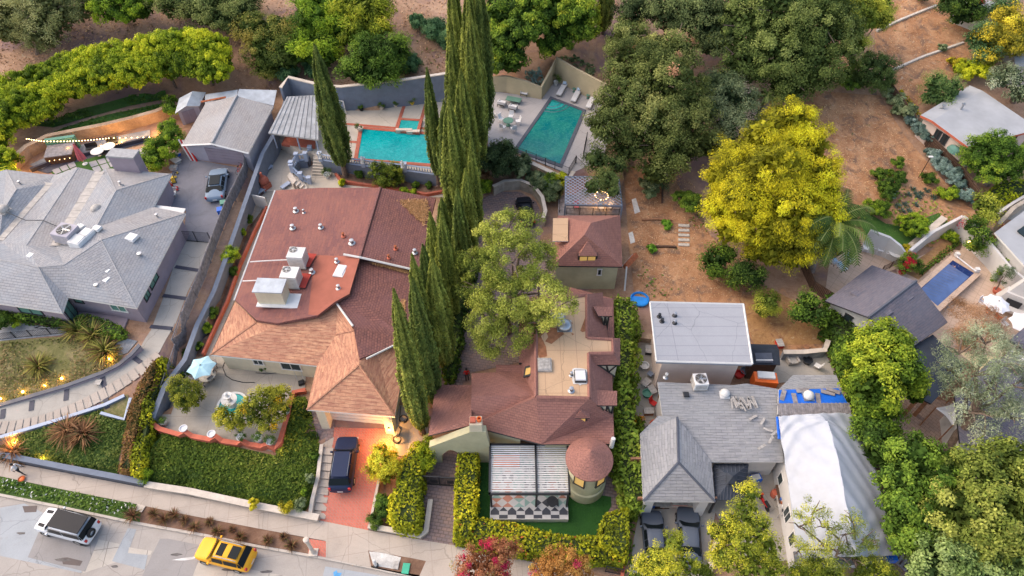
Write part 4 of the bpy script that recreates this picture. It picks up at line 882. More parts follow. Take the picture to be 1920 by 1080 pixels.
# ================================================================ tudor house with a round tower
def tudor():
 zf=7.4
 t=thing('tudor_house','rambling house with steep red brown roofs, a tan flat roof and half timbered dormers','house',W(1060,700,1.5))
 F=[(1005,570),(1100,553),(1101,634),(1149,637),(1150,662),(1104,663),(1105,747),(1005,745)]
 fp=[W(a,b,zf)for a,b in F];mb=MB();mb.prism(fp,zf-.3,zf);mb.build('flat_roof','roof_flat_tan',t)
 mb=MB()
 for i in range(len(fp)):mb.tube([V(fp[i-1],zf+.05),V(fp[i],zf+.05)],.16,4)
 mb.build('roof_kerb','roof_tudor',t)
 P=PW({'a':(1005,570,zf),'b':(1100,552,zf),'c':(1101,634,zf),'d':(1149,637,zf),'e':(1150,662,zf),'f':(1104,663,zf),'g':(1105,747,zf),'h':(1005,745,zf),'A':(975,560,4.6),'B':(1130,548,5.2),'k':(1140,633,5.0),'D':(1163,634,6.3),'E':(1163,684,6.3),'X':(1118,684,6.5),'Y':(1148,692,4.7),'G':(1150,782,4.6),'H':(1152,832,4.4),'I':(1015,833,4.4),'J':(880,798,4.4),'K':(884,742,6.0),'m':(1000,742,6.6),'L':(975,690,4.6),'M':(972,650,4.6),'n':(884,720,4.6),'o':(886,700,4.8),'p':(930,698,5.2),'q':(930,684,4.6),'r':(975,684,4.7),'N':(1065,546,5.0),'O':(960,835,4.4)})
 roof('mansard_roof',P,['aAMLh'.replace(' ',''),'bBkc','cDd','dDEe','eEXf','fXYGg','gGHIh','hIJKm','hmL','LrqpoKm','abNA'],['roof_tudor','frame_dark'],t,.18)
 Q=PW({'a':(803,817,4.0),'b':(817,722,3.6),'c':(884,722,4.2),'d':(884,782,5.6),'e':(880,798,5.2)});roof('wing_roof',Q,['abcde'],['roof_tudor','frame_dark'],t,.16)
 Q=PW({'a':(884,720,4.9),'b':(884,700,4.9),'c':(930,698,4.9),'d':(930,684,4.9),'e':(985,684,4.9),'f':(985,746,5.4),'g':(884,744,5.4)});roof('porch_roof',Q,['abcdefg'],['roof_tudor','frame_dark'],t,.14)
 Q=PW({'a':(1065,548,4.4),'b':(1068,538,3.9),'c':(1150,560,3.9),'d':(1152,640,3.9),'e':(1115,636,5.0),'f':(1100,555,5.2)});roof('lower_roof',Q,['abcdef'],['roof_tudor','frame_dark'],t,.14)
 walls([P[k]for k in 'AMLIHGYkB'],0,'stucco_olive',t,.5,z1=4.3);walls([V(p,4)for p in inset(fp,.7)],3,'stucco_olive',t,0,z1=zf-.3)
 q2=[W(806,820,3.6),W(820,726,3.4),W(900,704,3.8),W(985,690,3.8),W(985,832,3.8)];
 mb=MB();mb.prism(inset([W(888,800,4),W(888,706,4),W(985,690,4),W(985,830,4)],.4),0,4.0);mb.build('wall','stucco_olive',t)
 mb=MB();a,b,c,d=W(805,833,3.2),W(884,783,5.2),W(905,783,5.2),W(918,829,3.4)
 y=(a.y+d.y)/2;pts=[Vector((a.x,y,3.1)),Vector((b.x,y,5.6)),Vector((c.x+.3,y,5.6)),Vector((d.x,y,3.3)),Vector((d.x,y,0)),Vector((d.x-2.4,y,0))]
 arch=[Vector((a.x+.9+(d.x-2.4-a.x-.9)*(1-k/8),y,1.6+1.0*sin(pi*k/8)))for k in range(9)]
 ring=pts+arch+[Vector((a.x+.9,y,0)),Vector((a.x,y,0))]
 mb.face([p+Vector((0,-.25,0))for p in ring]);mb.face([p+Vector((0,.35,0))for p in reversed(ring)])
 for i in range(len(ring)):p,q=ring[i-1],ring[i];mb.face([q+Vector((0,-.25,0)),q+Vector((0,.35,0)),p+Vector((0,.35,0)),p+Vector((0,-.25,0))])
 mb.build('gable_wall','stucco_olive',t)
 mb=MB();c0=W(893,800,5.4);mb.box(Vector((c0.x,y+.2,3.4)),(1.2,.9,3.2),0,top=(.8,.9));ch=mb.build('chimney','stucco_cream',t)
 mb=MB();mb.box(Vector((c0.x-.22,y+.2,6.6)),(.45,.5,.22));mb.build('flue','terracotta',ch);mb=MB();mb.lathe(Vector((c0.x+.28,y+.2,6.6)),[(.18,0),(.2,.35),(.12,.35),(.12,.1)],12);mb.build('flue','orange',ch)
 mb=MB();a,b=P['X']+Vector((.15,.1,-.12)),P['E']+Vector((-.25,.1,-.12));c=V(b,4.4);mb.face([a,c,b]);ck=mb.build('cheek','stucco_cream',t);mb=MB();mb.tube([a,c],.09,4);mb.build('timber','frame_dark',ck);mb=MB();mb.tube([a.lerp(b,.45)+Vector((0,-.05,0)),a.lerp(c,.62)+Vector((0,-.05,0))],.08,4);mb.build('timber','frame_dark',ck);mb=MB();mb.tube([b+Vector((0,-.05,0)),a.lerp(c,.62)+Vector((0,-.05,0))],.08,4);mb.build('timber','frame_dark',ck)
 mb=MB();mb.face([V(P['E']+Vector((-.25,.1,0)),3),V(P['D']+Vector((-.25,0,0)),3),V(P['D']+Vector((-.25,0,0)),6.15),V(P['E']+Vector((-.25,.1,0)),6.15)]);mb.build('wall','stucco_cream',t)
 for i,(x0,y0,x1,y1,zt,zb)in enumerate(((1112,574,1148,604,7.0,5.2),(1110,731,1157,778,6.6,4.9))):
  a,b,c,d=W(x0,y0,zt),W(x1,y0+2,zt-.5),W(x1,y0+(y1-y0)*.62,zt-.6),W(x0+10,y0+(y1-y0)*.62,zt-.1)
  mb=MB();D=dict(a=a,b=b,c=c,d=d);o=roof('dormer',D,['abcd'],['roof_tudor','frame_dark'],t,.16)
  mb=MB();e=W(x1-2,y1,zb);base=[d+Vector((.2,0,-.2)),c+Vector((-.25,.0,-.2)),Vector((c.x-.25,c.y,zb-1.2)),]
  tri=[d+Vector((.3,.05,-.15)),Vector((c.x-.3,c.y+.05,zb-1.4)),c+Vector((-.3,.05,-.15))];mb.face(tri);mb.face([c+Vector((-.3,.05,-.15)),Vector((c.x-.3,c.y+.05,zb-1.4)),Vector((b.x-.3,b.y,zb-1.4)),b+Vector((-.3,0,-.15))]);mb.build('cheek','stucco_cream',o)
  mb=MB();p,q=tri[0].lerp(tri[2],.5),tri[0].lerp(tri[1],.55)
  for(u,v)in((tri[0],tri[1]),(tri[2],tri[1]),(p,q),(tri[0].lerp(tri[2],.55),tri[2].lerp(tri[1],.6))):mb.tube([u+Vector((0,-.05,0)),v+Vector((0,-.05,0))],.08,4)
  mb.build('timber','frame_dark',o)
 def hipd(x0,x1,yt,yb,z,lit=True,w='south'):
  a,b,pk,up=W(x0,yb,z),W(x1,yb,z),W((x0+x1)/2,yt+(yb-yt)*.55,z+.65),W((x0+x1)/2,yt,z+.7)
  D=dict(a=a,b=b,p=pk,u=up,l=W(x0,yt+(yb-yt)*.5,z+.05),r=W(x1,yt+(yb-yt)*.5,z+.05));o=roof('dormer',D,['abp','brup','pula'],['roof_tudor','frame_dark'],t,.1)
  mb=MB();c=(a+b)/2;wd=(b-a).length-.3;mb.box(Vector((c.x,c.y+.5,z-1.3)),(wd,.7,1.25));mb.build('front','frame_dark',o)
  mb=MB();mb.box(Vector((c.x,c.y+.13,z-.95)),(wd*.7,.06,.75));mb.build('window','glass_lit',o)
 hipd(1072,1106,757,784,5.9)
 Q=PW({'a':(973,648,6.0),'b':(985,646,6.3),'c':(1002,650,6.6),'d':(988,680,5.6),'e':(973,680,5.0)});roof('dormer',Q,['abcde'],['roof_tudor','frame_dark'],t,.3)
 for x,y,z,s,rot in((991,697,6.3,(.75,1.1,.12),-.15),(968,734,5.6,(1.3,.55,.12),0)):
  mb=MB();mb.box(W(x,y,z),s,rot,rx=.3 if rot==0 else 0,ry=-.6 if rot else 0);o=mb.build('roof_window','frame_dark',t);mb=MB();mb.box(W(x,y,z+.06),(s[0]*.65,s[1]*.6,.1),rot,rx=.3 if rot==0 else 0,ry=-.6 if rot else 0);mb.build('pane','glass_lit',o)
 c=W(1105,860,5.0);r_=MPP(1105,860,5)*42;mb=MB();mb.lathe((c.x,c.y,0),[(r_+.14,5.0),(r_+.16,4.8),(r_*.5,5.8),(0,6.7)][::-1],40);
 mb=MB();mb.lathe((c.x,c.y,0),[(r_*.8,4.85),(r_+.1,4.82),(r_+.12,5.0),(r_*.55,5.7),(.03,6.3),(0,6.32)],40);mb.build('tower_roof','roof_tudor',t,smooth=True)
 mb=MB();rw=r_*.87;mb.lathe((c.x,c.y,0),[(rw+.12,0),(rw+.12,1.5),(rw,1.6),(rw,4.85)],40);mb.build('tower_wall','stucco_olive',t,smooth=True)
 for a in(-2.1,-.95):
  px_=Vector((c.x+cos(a)*rw,c.y+sin(a)*rw,0));d=Vector((-sin(a),cos(a),0));window(px_-d*.6,px_+d*.6,.14,.86,3.15,4.45,t,'frame_dark','glass_lit')
 mb=MB();p=W(1150,822,5.4);mb.tube([W(1146,838,4.4),p],.18,10);mb.build('flue','white_paint',t,smooth=True)
 return t
tudor()
def flatbox(name,label,x,y,z,s,m,rz=0,cat='roof hatch',extra=None):
 t=thing(name,label,cat,W(x,y,z),rz);mb=MB();mb.box((0,0,0),s);mb.build('kerb',m[0],t,local=True);mb=MB();mb.box((0,0,s[2]),(s[0]*.9,s[1]*.9,.08),0,top=.9);mb.build('lid',m[1],t,local=True);return t
flatbox('roof_hatch','square grey hatch on the left of the tan flat roof',1021,686,7.4,(1.15,1.25,.25),('grime_metal','grime_metal'))
flatbox('skylight','square white skylight in a ragged white sealant patch on the tan flat roof',1088,707,7.46,(.95,1.1,.25),('frame_dark','cushion'),cat='skylight')
mb=MB();mb.prism([W(*p,7.43)for p in((1073,692),(1078,690),(1092,691),(1100,693),(1103,700),(1101,707),(1103,714),(1100,720),(1090,721),(1088,723),(1084,720),(1075,720),(1073,713),(1072,702))],7.41,7.45);T(mb.build('sealant_patch','white_paint',loc=W(1088,707,7.4)),'ragged white sealant patch around the skylight on the tan roof','roof patch')
flatbox('roof_hatch','grey box under the tree crown at the top of the tan flat roof',1045,600,7.4,(1.4,1.2,.3),('grime_metal','metal'))
roofbox('roof_vent','round grey dome vent beside the leaf stains on the tan flat roof',1058,612,7.4,(1.1,1.1,.5),0,('metal','metal'),kind='dome')
roofbox('vent_pipe','short silver pipe vent below the white skylight on the tan roof',1071,733,7.4,(.35,.35,.35),0,('metal','metal'),kind='pipe')
roofbox('vent_pipe','slim silver pipe vent left of the white skylight on the tan roof',1071,704,7.4,(.25,.25,.35),0,('metal','metal'),kind='pipe')
plain('stain',(.36,.15,.07),.95,var=.25,scale=2)
for px in(((1006,605),(1018,602),(1032,612),(1050,618),(1058,626),(1048,634),(1034,645),(1022,640),(1028,632),(1024,622),(1014,630),(1024,650),(1026,668),(1012,671),(1006,660)),((1099,590),(1101,620),(1092,623),(1088,620)),((1070,602),(1074,606),(1070,610)),((1071,624),(1077,626),(1073,629))):
 mb=MB();q=[W(a,b,7.415)for a,b in px];[mb.face([q[i]for i in tr])for tr in tessellate_polygon([[V(p,0)for p in q]])];o=mb.build('leaf_stain','stain',loc=W(*px[0],7.4));o['kind']='stuff'
# ---- cottage with pergola behind
def cottage():
 z=5.2
 P=PW({'a':(1036,498,z),'b':(1167,500,z),'c':(1163,404,z+.1),'d':(1046,404,z),'p':(1096,440,8.0),'q':(1108,418,8.0)})
 t=thing('cottage','small cottage with a steep red brown hipped roof and olive wall behind the tudor house','cottage',V(P['a'],2));roof('roof',P,['abp','bcqp','cdq','dapq'],['roof_tudor','frame_dark'],t,.16)
 w_,q=walls([P[k]for k in 'abcd'],1,'stucco_olive',t,.35,z1=z-.1);window(q[0],q[1],.68,.74,3.6,4.4,t,'frame_white','glass');
 a,b=q[0],q[1]
 D=PW({'a':(1085,480,6.4),'b':(1120,480,6.4),'p':(1102,452,7.5),'u':(1100,437,7.8)});D['l']=W(1087,462,6.6);D['r']=W(1118,462,6.6);o=roof('dormer',D,['abp','brup','ulap'],['roof_tudor','frame_dark'],t,.1)
 c=(D['a']+D['b'])/2;mb=MB();mb.box(Vector((c.x,c.y+.45,5.2)),(1.9,.7,1.15));mb.build('front','frame_dark',o);mb=MB();mb.box(Vector((c.x-.4,c.y+.08,5.45)),(.7,.05,.8));mb.box(Vector((c.x+.4,c.y+.08,5.45)),(.7,.05,.8));mb.build('window','glass_lit',o)
 C_=PW({'a':(1036,452,6.4),'b':(1065,452,6.5),'c':(1065,409,6.5),'d':(1037,409,6.4)});roof('canopy',C_,['abcd'],['roof_flat_tan','frame_white'],t,.1)
 return t
cottage()
# ================================================================ grey house: membrane block, slate roofs, tarp
def grey_house():
 t=thing('grey_house','rambling grey shingled house with a white membrane roof block and a tarp covered wing','house',W(1300,800,1))
 z=6.6
 mb=MB();P=[W(1219,566,z),W(1394,570,z),W(1411,682,z),W(1231,677,z)];mb.prism(P,z-.35,z);mb.build('membrane_roof','roof_membrane',t)
 mb=MB()
 for i in range(4):mb.tube([V(P[i-1],z),V(P[i],z)],.09,4)
 mb.build('roof_edge','white_paint',t)
 q=inset(P,.75);mb=MB();mb.prism(q,0,z-.35);mb.build('wall','stucco_pink',t)
 Q=PW({'a':(1233,716,4.8),'b':(1375,722,4.75),'c':(1400,719,4.78),'l':(1458,776,4.32),'o':(1462,730,4.7),'d':(1478,727,4.8),'e':(1487,703,4.6),'f':(1568,703,4.6),'g':(1596,776,5.0),'h':(1458,776,5.0),'i':(1470,866,3.6),'j':(1334,866,3.6),'k':(1272,790,4.2),'m':(1243,790,4.2),'n':(1460,730,4.95)})
 roof('slate_roof',Q,['abcolijkm','nefgh'],['roof_slate','frame_white'],t,.16)
 R_=PW({'a':(1200,813,3.5),'b':(1234,780,4.6),'c':(1270,782,4.9),'p':(1272,867,4.9),'d':(1206,940,3.3),'e':(1341,941,3.3),'f':(1334,866,3.7)})
 roof('garage_roof',R_,['abcpd','dep','pefc'],['roof_slate','frame_white'],t,.16)
 mb=MB()
 for s in('cp','pd','pe'):mb.tube([R_[s[0]],R_[s[1]]],.1,5)
 mb.build('ridge_cap','band_grey',t)
 walls([Q[k]for k in 'abdi jm'.replace(' ','')],0,'stucco_white',t,.35,z1=3.5)
 d,e=R_['d'],R_['e'];y=d.y+.5
 for x in(d.x+.55,e.x-.75):mb=MB();mb.box(Vector((x,y,0)),(.75,.8,3.1));mb.build('pillar','stucco_white',t)
 mb=MB();mb.box(Vector(((d.x+e.x)/2,y+3.2,0)),(6.6,.2,3.2));mb.build('garage_wall','wood',t);mb=MB();mb.box(Vector((d.x+.5,y+2.2,0)),(.25,3.6,3.1));mb.box(Vector((e.x-.6,y+2.2,0)),(.25,3.6,3.1));mb.build('garage_wall','stucco_white',t)
 mb=MB();mb.box(Vector(((d.x+e.x)/2,y-.1,2.75)),(6.2,.15,.35));mb.build('beam','wood',t)
 B=PW({'a':(1460,731,5.05),'b':(1572,728,5.0),'c':(1590,757,5.25),'d':(1461,757,5.25)});roof('blue_sheet',B,['abcd'],['tarp_blue','tarp_blue'],t,.03)
 for px in((1462,748,26,3,.9),(1487,745,30,3,-.3),(1505,730,60,6,.15),(1548,738,30,5,-.5)):
  pass
 mb=MB();r=random.Random(4)
 for(x,y,a_)in((1468,741,1.1),(1490,748,1.5),(1534,748,1.4),(1552,736,-.3),(1562,733,-.35),(1505,732,.1)):mb.box(W(x,y,5.2),(1.1,.38,.04),a_)
 mb.build('loose_shingles','wood_grey',t)
 mb=MB();S_=PW({'a':(1457,757,5.35),'b':(1592,756,5.35),'c':(1596,776,5.15),'d':(1460,780,5.15)})
 for k in range(34):
  u,v=k/34,(k+.93)/34;a,b,c,d_=S_['a'].lerp(S_['b'],u),S_['a'].lerp(S_['b'],v),S_['d'].lerp(S_['c'],v),S_['d'].lerp(S_['c'],u);h=Vector((0,0,.05+.04*(k%2)));mb.face([d_+h,c+h,b+h,a+h])
 mb.build('shingle_strip','wood_grey',t)
 Lp=[W(1459,781,5.0),W(1464,822,4.5),W(1476,900,3.8),W(1486,975,3.5),W(1497,1048,3.3)];Rg=[W(1532,775,5.9),W(1552,790,6.2),W(1572,862,6.3),W(1588,955,6.3),W(1604,1045,6.2)];Rt=[W(1598,775,5.0),W(1632,842,4.2),W(1648,910,3.9),W(1664,980,3.7),W(1678,1042,3.6)]
 me=bpy.data.meshes.new('tarpaulin');nu,nv=90,90;vs=[]
 def along(Ls,v):f=v*(len(Ls)-1);i=min(int(f),len(Ls)-2);return Ls[i].lerp(Ls[i+1],f-i)
 for j in range(nv+1):
  v=j/nv;l,g,rr=along(Lp,v),along(Rg,v),along(Rt,v)
  for i in range(nu+1):
   u=i/nu;p=l.lerp(g,u/.52)if u<.52 else g.lerp(rr,(u-.52)/.48)
   w=.09*sin(9*u+14*v+3*sin(7*v))*(1-abs(2*u-1))+.07*sin(40*v+16*u+2*sin(9*u))*max(0,sin(5*v+4*u))+.035*sin(34*u-23*v+4*sin(6*v))+.05*max(0,sin(60*v-8*u+5*sin(4*u)))*max(0,sin(9*u+3))+.05*max(0,1-abs(v-.36)*60)+.05*max(0,1-abs(v-.6)*60)
   vs.append(p+Vector((0,0,w+.06)))
 fs=[(j*(nu+1)+i,(j+1)*(nu+1)+i,(j+1)*(nu+1)+i+1,j*(nu+1)+i+1)for j in range(nv)for i in range(nu)]
 mb=MB();mb.v=[tuple(p)for p in vs];mb.f=fs;mb.m=[0]*len(fs);o=mb.build('tarpaulin','tarp_white',t,smooth=True);so=o.modifiers.new('thickness','SOLIDIFY');so.thickness=.03
 mb=MB();b=inset([Lp[0],Rt[0],Rt[-1],Lp[-1]],.35);mb.prism(b,0,3.3);mb.build('wing_wall','stucco_white',t)
 a,b_=b[3],b[0];window(a,b_,.12,.2,1.2,2.6,t,'frame_white','glass');window(a,b_,.3,.4,1.2,2.6,t,'frame_white','glass');window(a,b_,.6,.68,1.4,2.5,t,'frame_white','glass')
 E_=PW({'a':(1488,1034,3.2),'b':(1678,1030,3.2),'c':(1650,1058,3.0),'d':(1492,1058,3.0)});roof('eave_roof',E_,['abcd'],['roof_slate','frame_dark'],t,.12)
 mb=MB();mb.tube([Lp[0]+Vector((-.05,0,-.06)),Lp[1]+Vector((-.1,0,-.1))],.12,5);mb.build('blue_edge','tarp_blue',t);mb=MB();mb.tube([Rt[0]+Vector((.1,0,0)),Rt[1]+Vector((.12,0,-.1))],.12,5);mb.build('blue_edge','tarp_blue',t);mb=MB();mb.box(Rt[-1]+Vector((-.1,-.1,-.7)),(.6,.4,.6));mb.build('blue_edge','tarp_blue',t)
 return t
grey_house()
ac_unit('round topped white condenser on the slate roof below the white block',W(1310,722,4.75),(1.15,1.15,.95),R(3),'white_metal',group=None,fan=.42)
roofbox('roof_vent','round white dome vent right of the condenser on the slate roof',1358,740,4.6,(.7,.7,.4),0,('white_paint','white_metal'),kind='dome')
roofbox('roof_vent','small black square vent left of the round white dome vent on the slate roof',1286,742,4.6,(.5,.5,.3),0,('black_metal','grime_metal'),kind='box')
roofbox('roof_vent','white dome vent on the blue sheet above the white tarpaulin',1515,744,5.2,(.75,.75,.4),0,('white_paint','metal'),kind='dome')
roofbox('vent_pipe','white pipe at the corner under the white block roof',1248,708,4.6,(.3,.3,.5),0,('white_paint','metal'),kind='pipe')
for x,y,lb in((1265,592,'taller silver pipe on the white membrane roof'),(1236,594,'short black pipe at the left of the white membrane roof'),(1265,606,'short black pipe below the silver one on the white membrane roof'),(1241,603,'tiny black pipe right below the leftmost pipe on the white membrane roof')):roofbox('vent_pipe',lb,x,y,6.6,(.28,.28,.3),0,('metal' if 'silver' in lb else 'black_metal','black_metal'),kind='pipe')
mb=MB();r=random.Random(9)
for k in range(14):mb.box(W(1372+k*3.4+r.uniform(-1,1),757+r.uniform(-3,4),4.75),(.1,1.15,.05),R(10+r.uniform(-25,25)))
for x,y,a_ in((1412,783,.5),(1430,790,.9),(1440,806,-.4),(1428,838,.5),(1445,825,.9),(1452,812,.6),(1418,746,-.7)):mb.box(W(x,y,4.4),(.75,.2,.05),a_)
o=mb.build('loose_boards','grime_metal',loc=W(1400,757,4.7));T(o,'scatter of pale loose roofing strips on the slate roof left of the tarpaulin','roofing strips')
# ================================================================ right hand houses
def right_houses():
 gz=G(1745,262).z;z=gz+2.9
 P=PW({'a':(1726,216,z),'b':(1818,160,z+.1),'c':(1842,170,z+.4),'d':(1948,242,z),'g':(1816,276,z-.1),'h':(1748,226,z+.3)})
 t=thing('red_edged_house','pink walled house with a pale flat roof edged in orange red at the upper right','house',V(P['a'],gz));roof('roof',P,['abch','hcdg'],['roof_pale','terracotta'],t,.28)
 w_,q=walls([P[k]for k in 'abdg'],gz-2,'stucco_pink',t,.4,z1=z-.3);[window(q[0],q[3],u,u+.05,z-1.7,z-.6,t)for u in(.34,.41,.50,.57)];[window(q[3],q[2],u,u+.1,z-1.7,z-.6,t)for u in(.5,.7)]
 mb=MB();m=q[0].lerp(q[3],.84);mb.lathe(V(m,z-1.2)+Vector((-.5,-.5,0)),[(.9,0),(.7,.35),(.1,.6)],14,sx=.8);mb.build('awning','glass_green',t)
 for x,y,lb in((1766,205,'white capped vent near the left edge of the pale roof with orange edging'),(1800,208,'tall silver flue in the middle of the pale roof with orange edging')):roofbox('vent_pipe',lb,x,y,z+.1,(.4,.4,.9 if 'tall' in lb else.5),0,('metal','metal'),kind='pipe')
 P=PW({'a':(1547,564,4.9),'b':(1635,497,4.9),'c':(1718,527,6.9),'d':(1777,604,4.9),'e':(1702,656,4.9),'f':(1629,595,6.9)})
 P['e']=W(1651,625,4.9)*0+W(1700,658,4.9)
 t=thing('dark_roofed_house','white walled house with a dark charcoal gable roof beside the covered blue pool','house',V(P['a'],2));roof('roof',P,['abcf','fcde'],['roof_dark','frame_dark'],t,.16)
 mb=MB();mb.tube([P['f'],P['c']],.14,5);mb.build('ridge_cap','band_grey',t)
 q=inset([P[k]for k in 'abde'],.45);a,b,d,e=q;f=a.lerp(e,.5);f.z=6.6;g=b.lerp(d,.5);g.z=6.6;mb=MB()
 for u,v in((a,b),(d,e)):mb.face([V(v,0),V(u,0),V(u,4.75),V(v,4.75)])
 mb.face([V(a,0),V(e,0),V(e,4.75),f,V(a,4.75)]);mb.face([V(d,0),V(b,0),V(b,4.75),g,V(d,4.75)]);mb.build('wall','stucco_white',t);window(a,e,.22,.32,3.4,4.5,t)
 for x,y,z,lb in((1700,558,6.3,'square dark vent nearest the pool on the charcoal roof'),(1643,572,6.2,'square dark vent left of the charcoal roof ridge'),(1661,586,6.4,'square dark vent on the front slope close to the ridge of the charcoal roof'),(1605,552,5.5,'small dark vent nearest the left corner of the charcoal roof')):roofbox('roof_vent',lb,x,y,z,(.9,.9,.25),R(35),('roof_dark','band_grey'),kind='box')
 P=PW({'a':(1700,657,4.4),'b':(1749,627,4.4),'c':(1812,688,4.2),'d':(1746,757,4.2),'e':(1706,736,4.2)})
 t=thing('black_carport','flat black carport roof on wooden posts joined to the charcoal roofed house','carport',V(P['a'],1));roof('roof',P,['abcde'],['roof_black','frame_dark'],t,.18)
 for p in inset([P[k]for k in 'abcd'],.4)+[W(1725,742,4.1)]:mb=MB();mb.box(V(p,.6),(.3,.3,3.4),.6);mb.build('post','wood',t)
 P=PW({'a':(1815,638,4.6),'b':(1850,600,4.6),'c':(1990,560,4.6),'d':(1990,660,4.4),'e':(1920,655,4.2)});P['a']=W(1893,638,4.6);P['b']=W(1920,614,4.6)
 t=thing('dark_outbuilding','corner of a dark flat roof at the right edge below the parasols','outbuilding',V(P['a'],1));roof('roof',P,['abcde'],['roof_dark','frame_dark'],t,.2);walls([P[k]for k in 'acde'],0,'stucco_white',t,.4,z1=4.0)
 P=PW({'a':(1865,436,5.0),'b':(1925,392,5.0),'c':(2000,440,5.0),'d':(1960,520,4.8),'e':(1920,497,4.8)})
 t=thing('grey_outhouse','pale grey flat roof with a solar panel at the right edge','outbuilding',V(P['a'],1));roof('roof',P,['abcde'],['roof_pale','frame_white'],t,.2);walls([P[k]for k in 'abcde'],0,'stucco_white',t,.35,z1=4.8)
 mb=MB();mb.box(W(1925,434,5.05),(1.9,1.2,.1),R(35),rx=.2);mb.build('solar_panel','glass',t)
 P2=PW({'a':(1868,440,3.8),'b':(1874,436,3.8),'c':(1916,484,3.6),'d':(1906,490,3.6),'e':(1870,456,3.6)});roof('awning',P2,['abcde'],['corrugated','metal'],t,.06)
 P=PW({'a':(1790,742,4.6),'b':(1860,672,4.6),'c':(1990,690,5.4),'d':(1990,800,5.0),'e':(1880,850,4.4),'f':(1800,830,4.2)})
 t=thing('slate_roofed_house','house with grey shingle roofs mostly hidden under the silvery tree at the right','house',V(P['a'],.8));roof('roof',P,['abcdef'],['roof_dark','frame_dark'],t,.2);walls([P[k]for k in 'abcdef'],0,'stucco_white',t,.4,z1=4.0)
 for(x,y,w,h,rz_,lb,m)in((1822,42,5.5,3.2,-35,'small pale shed among trees in the top right corner','roof_pale'),(1885,104,4.2,2.4,-35,'small grey shed behind the yellow flowering tree at the top right','corrugated'),(1912,150,3.5,2.6,-20,'tiny pale shed at the right edge above the orange edged roof','roof_pale')):
  b=G(x,y);t=thing('shed',lb,'shed',b,R(rz_));mb=MB();mb.box((0,0,-1),(w*.9,h*.9,3.2));mb.build('wall','stucco_white',t,local=True);mb=MB();mb.box((0,0,2.2),(w,h,.15),0,rx=.06);mb.build('roof',m,t,local=True)
right_houses()
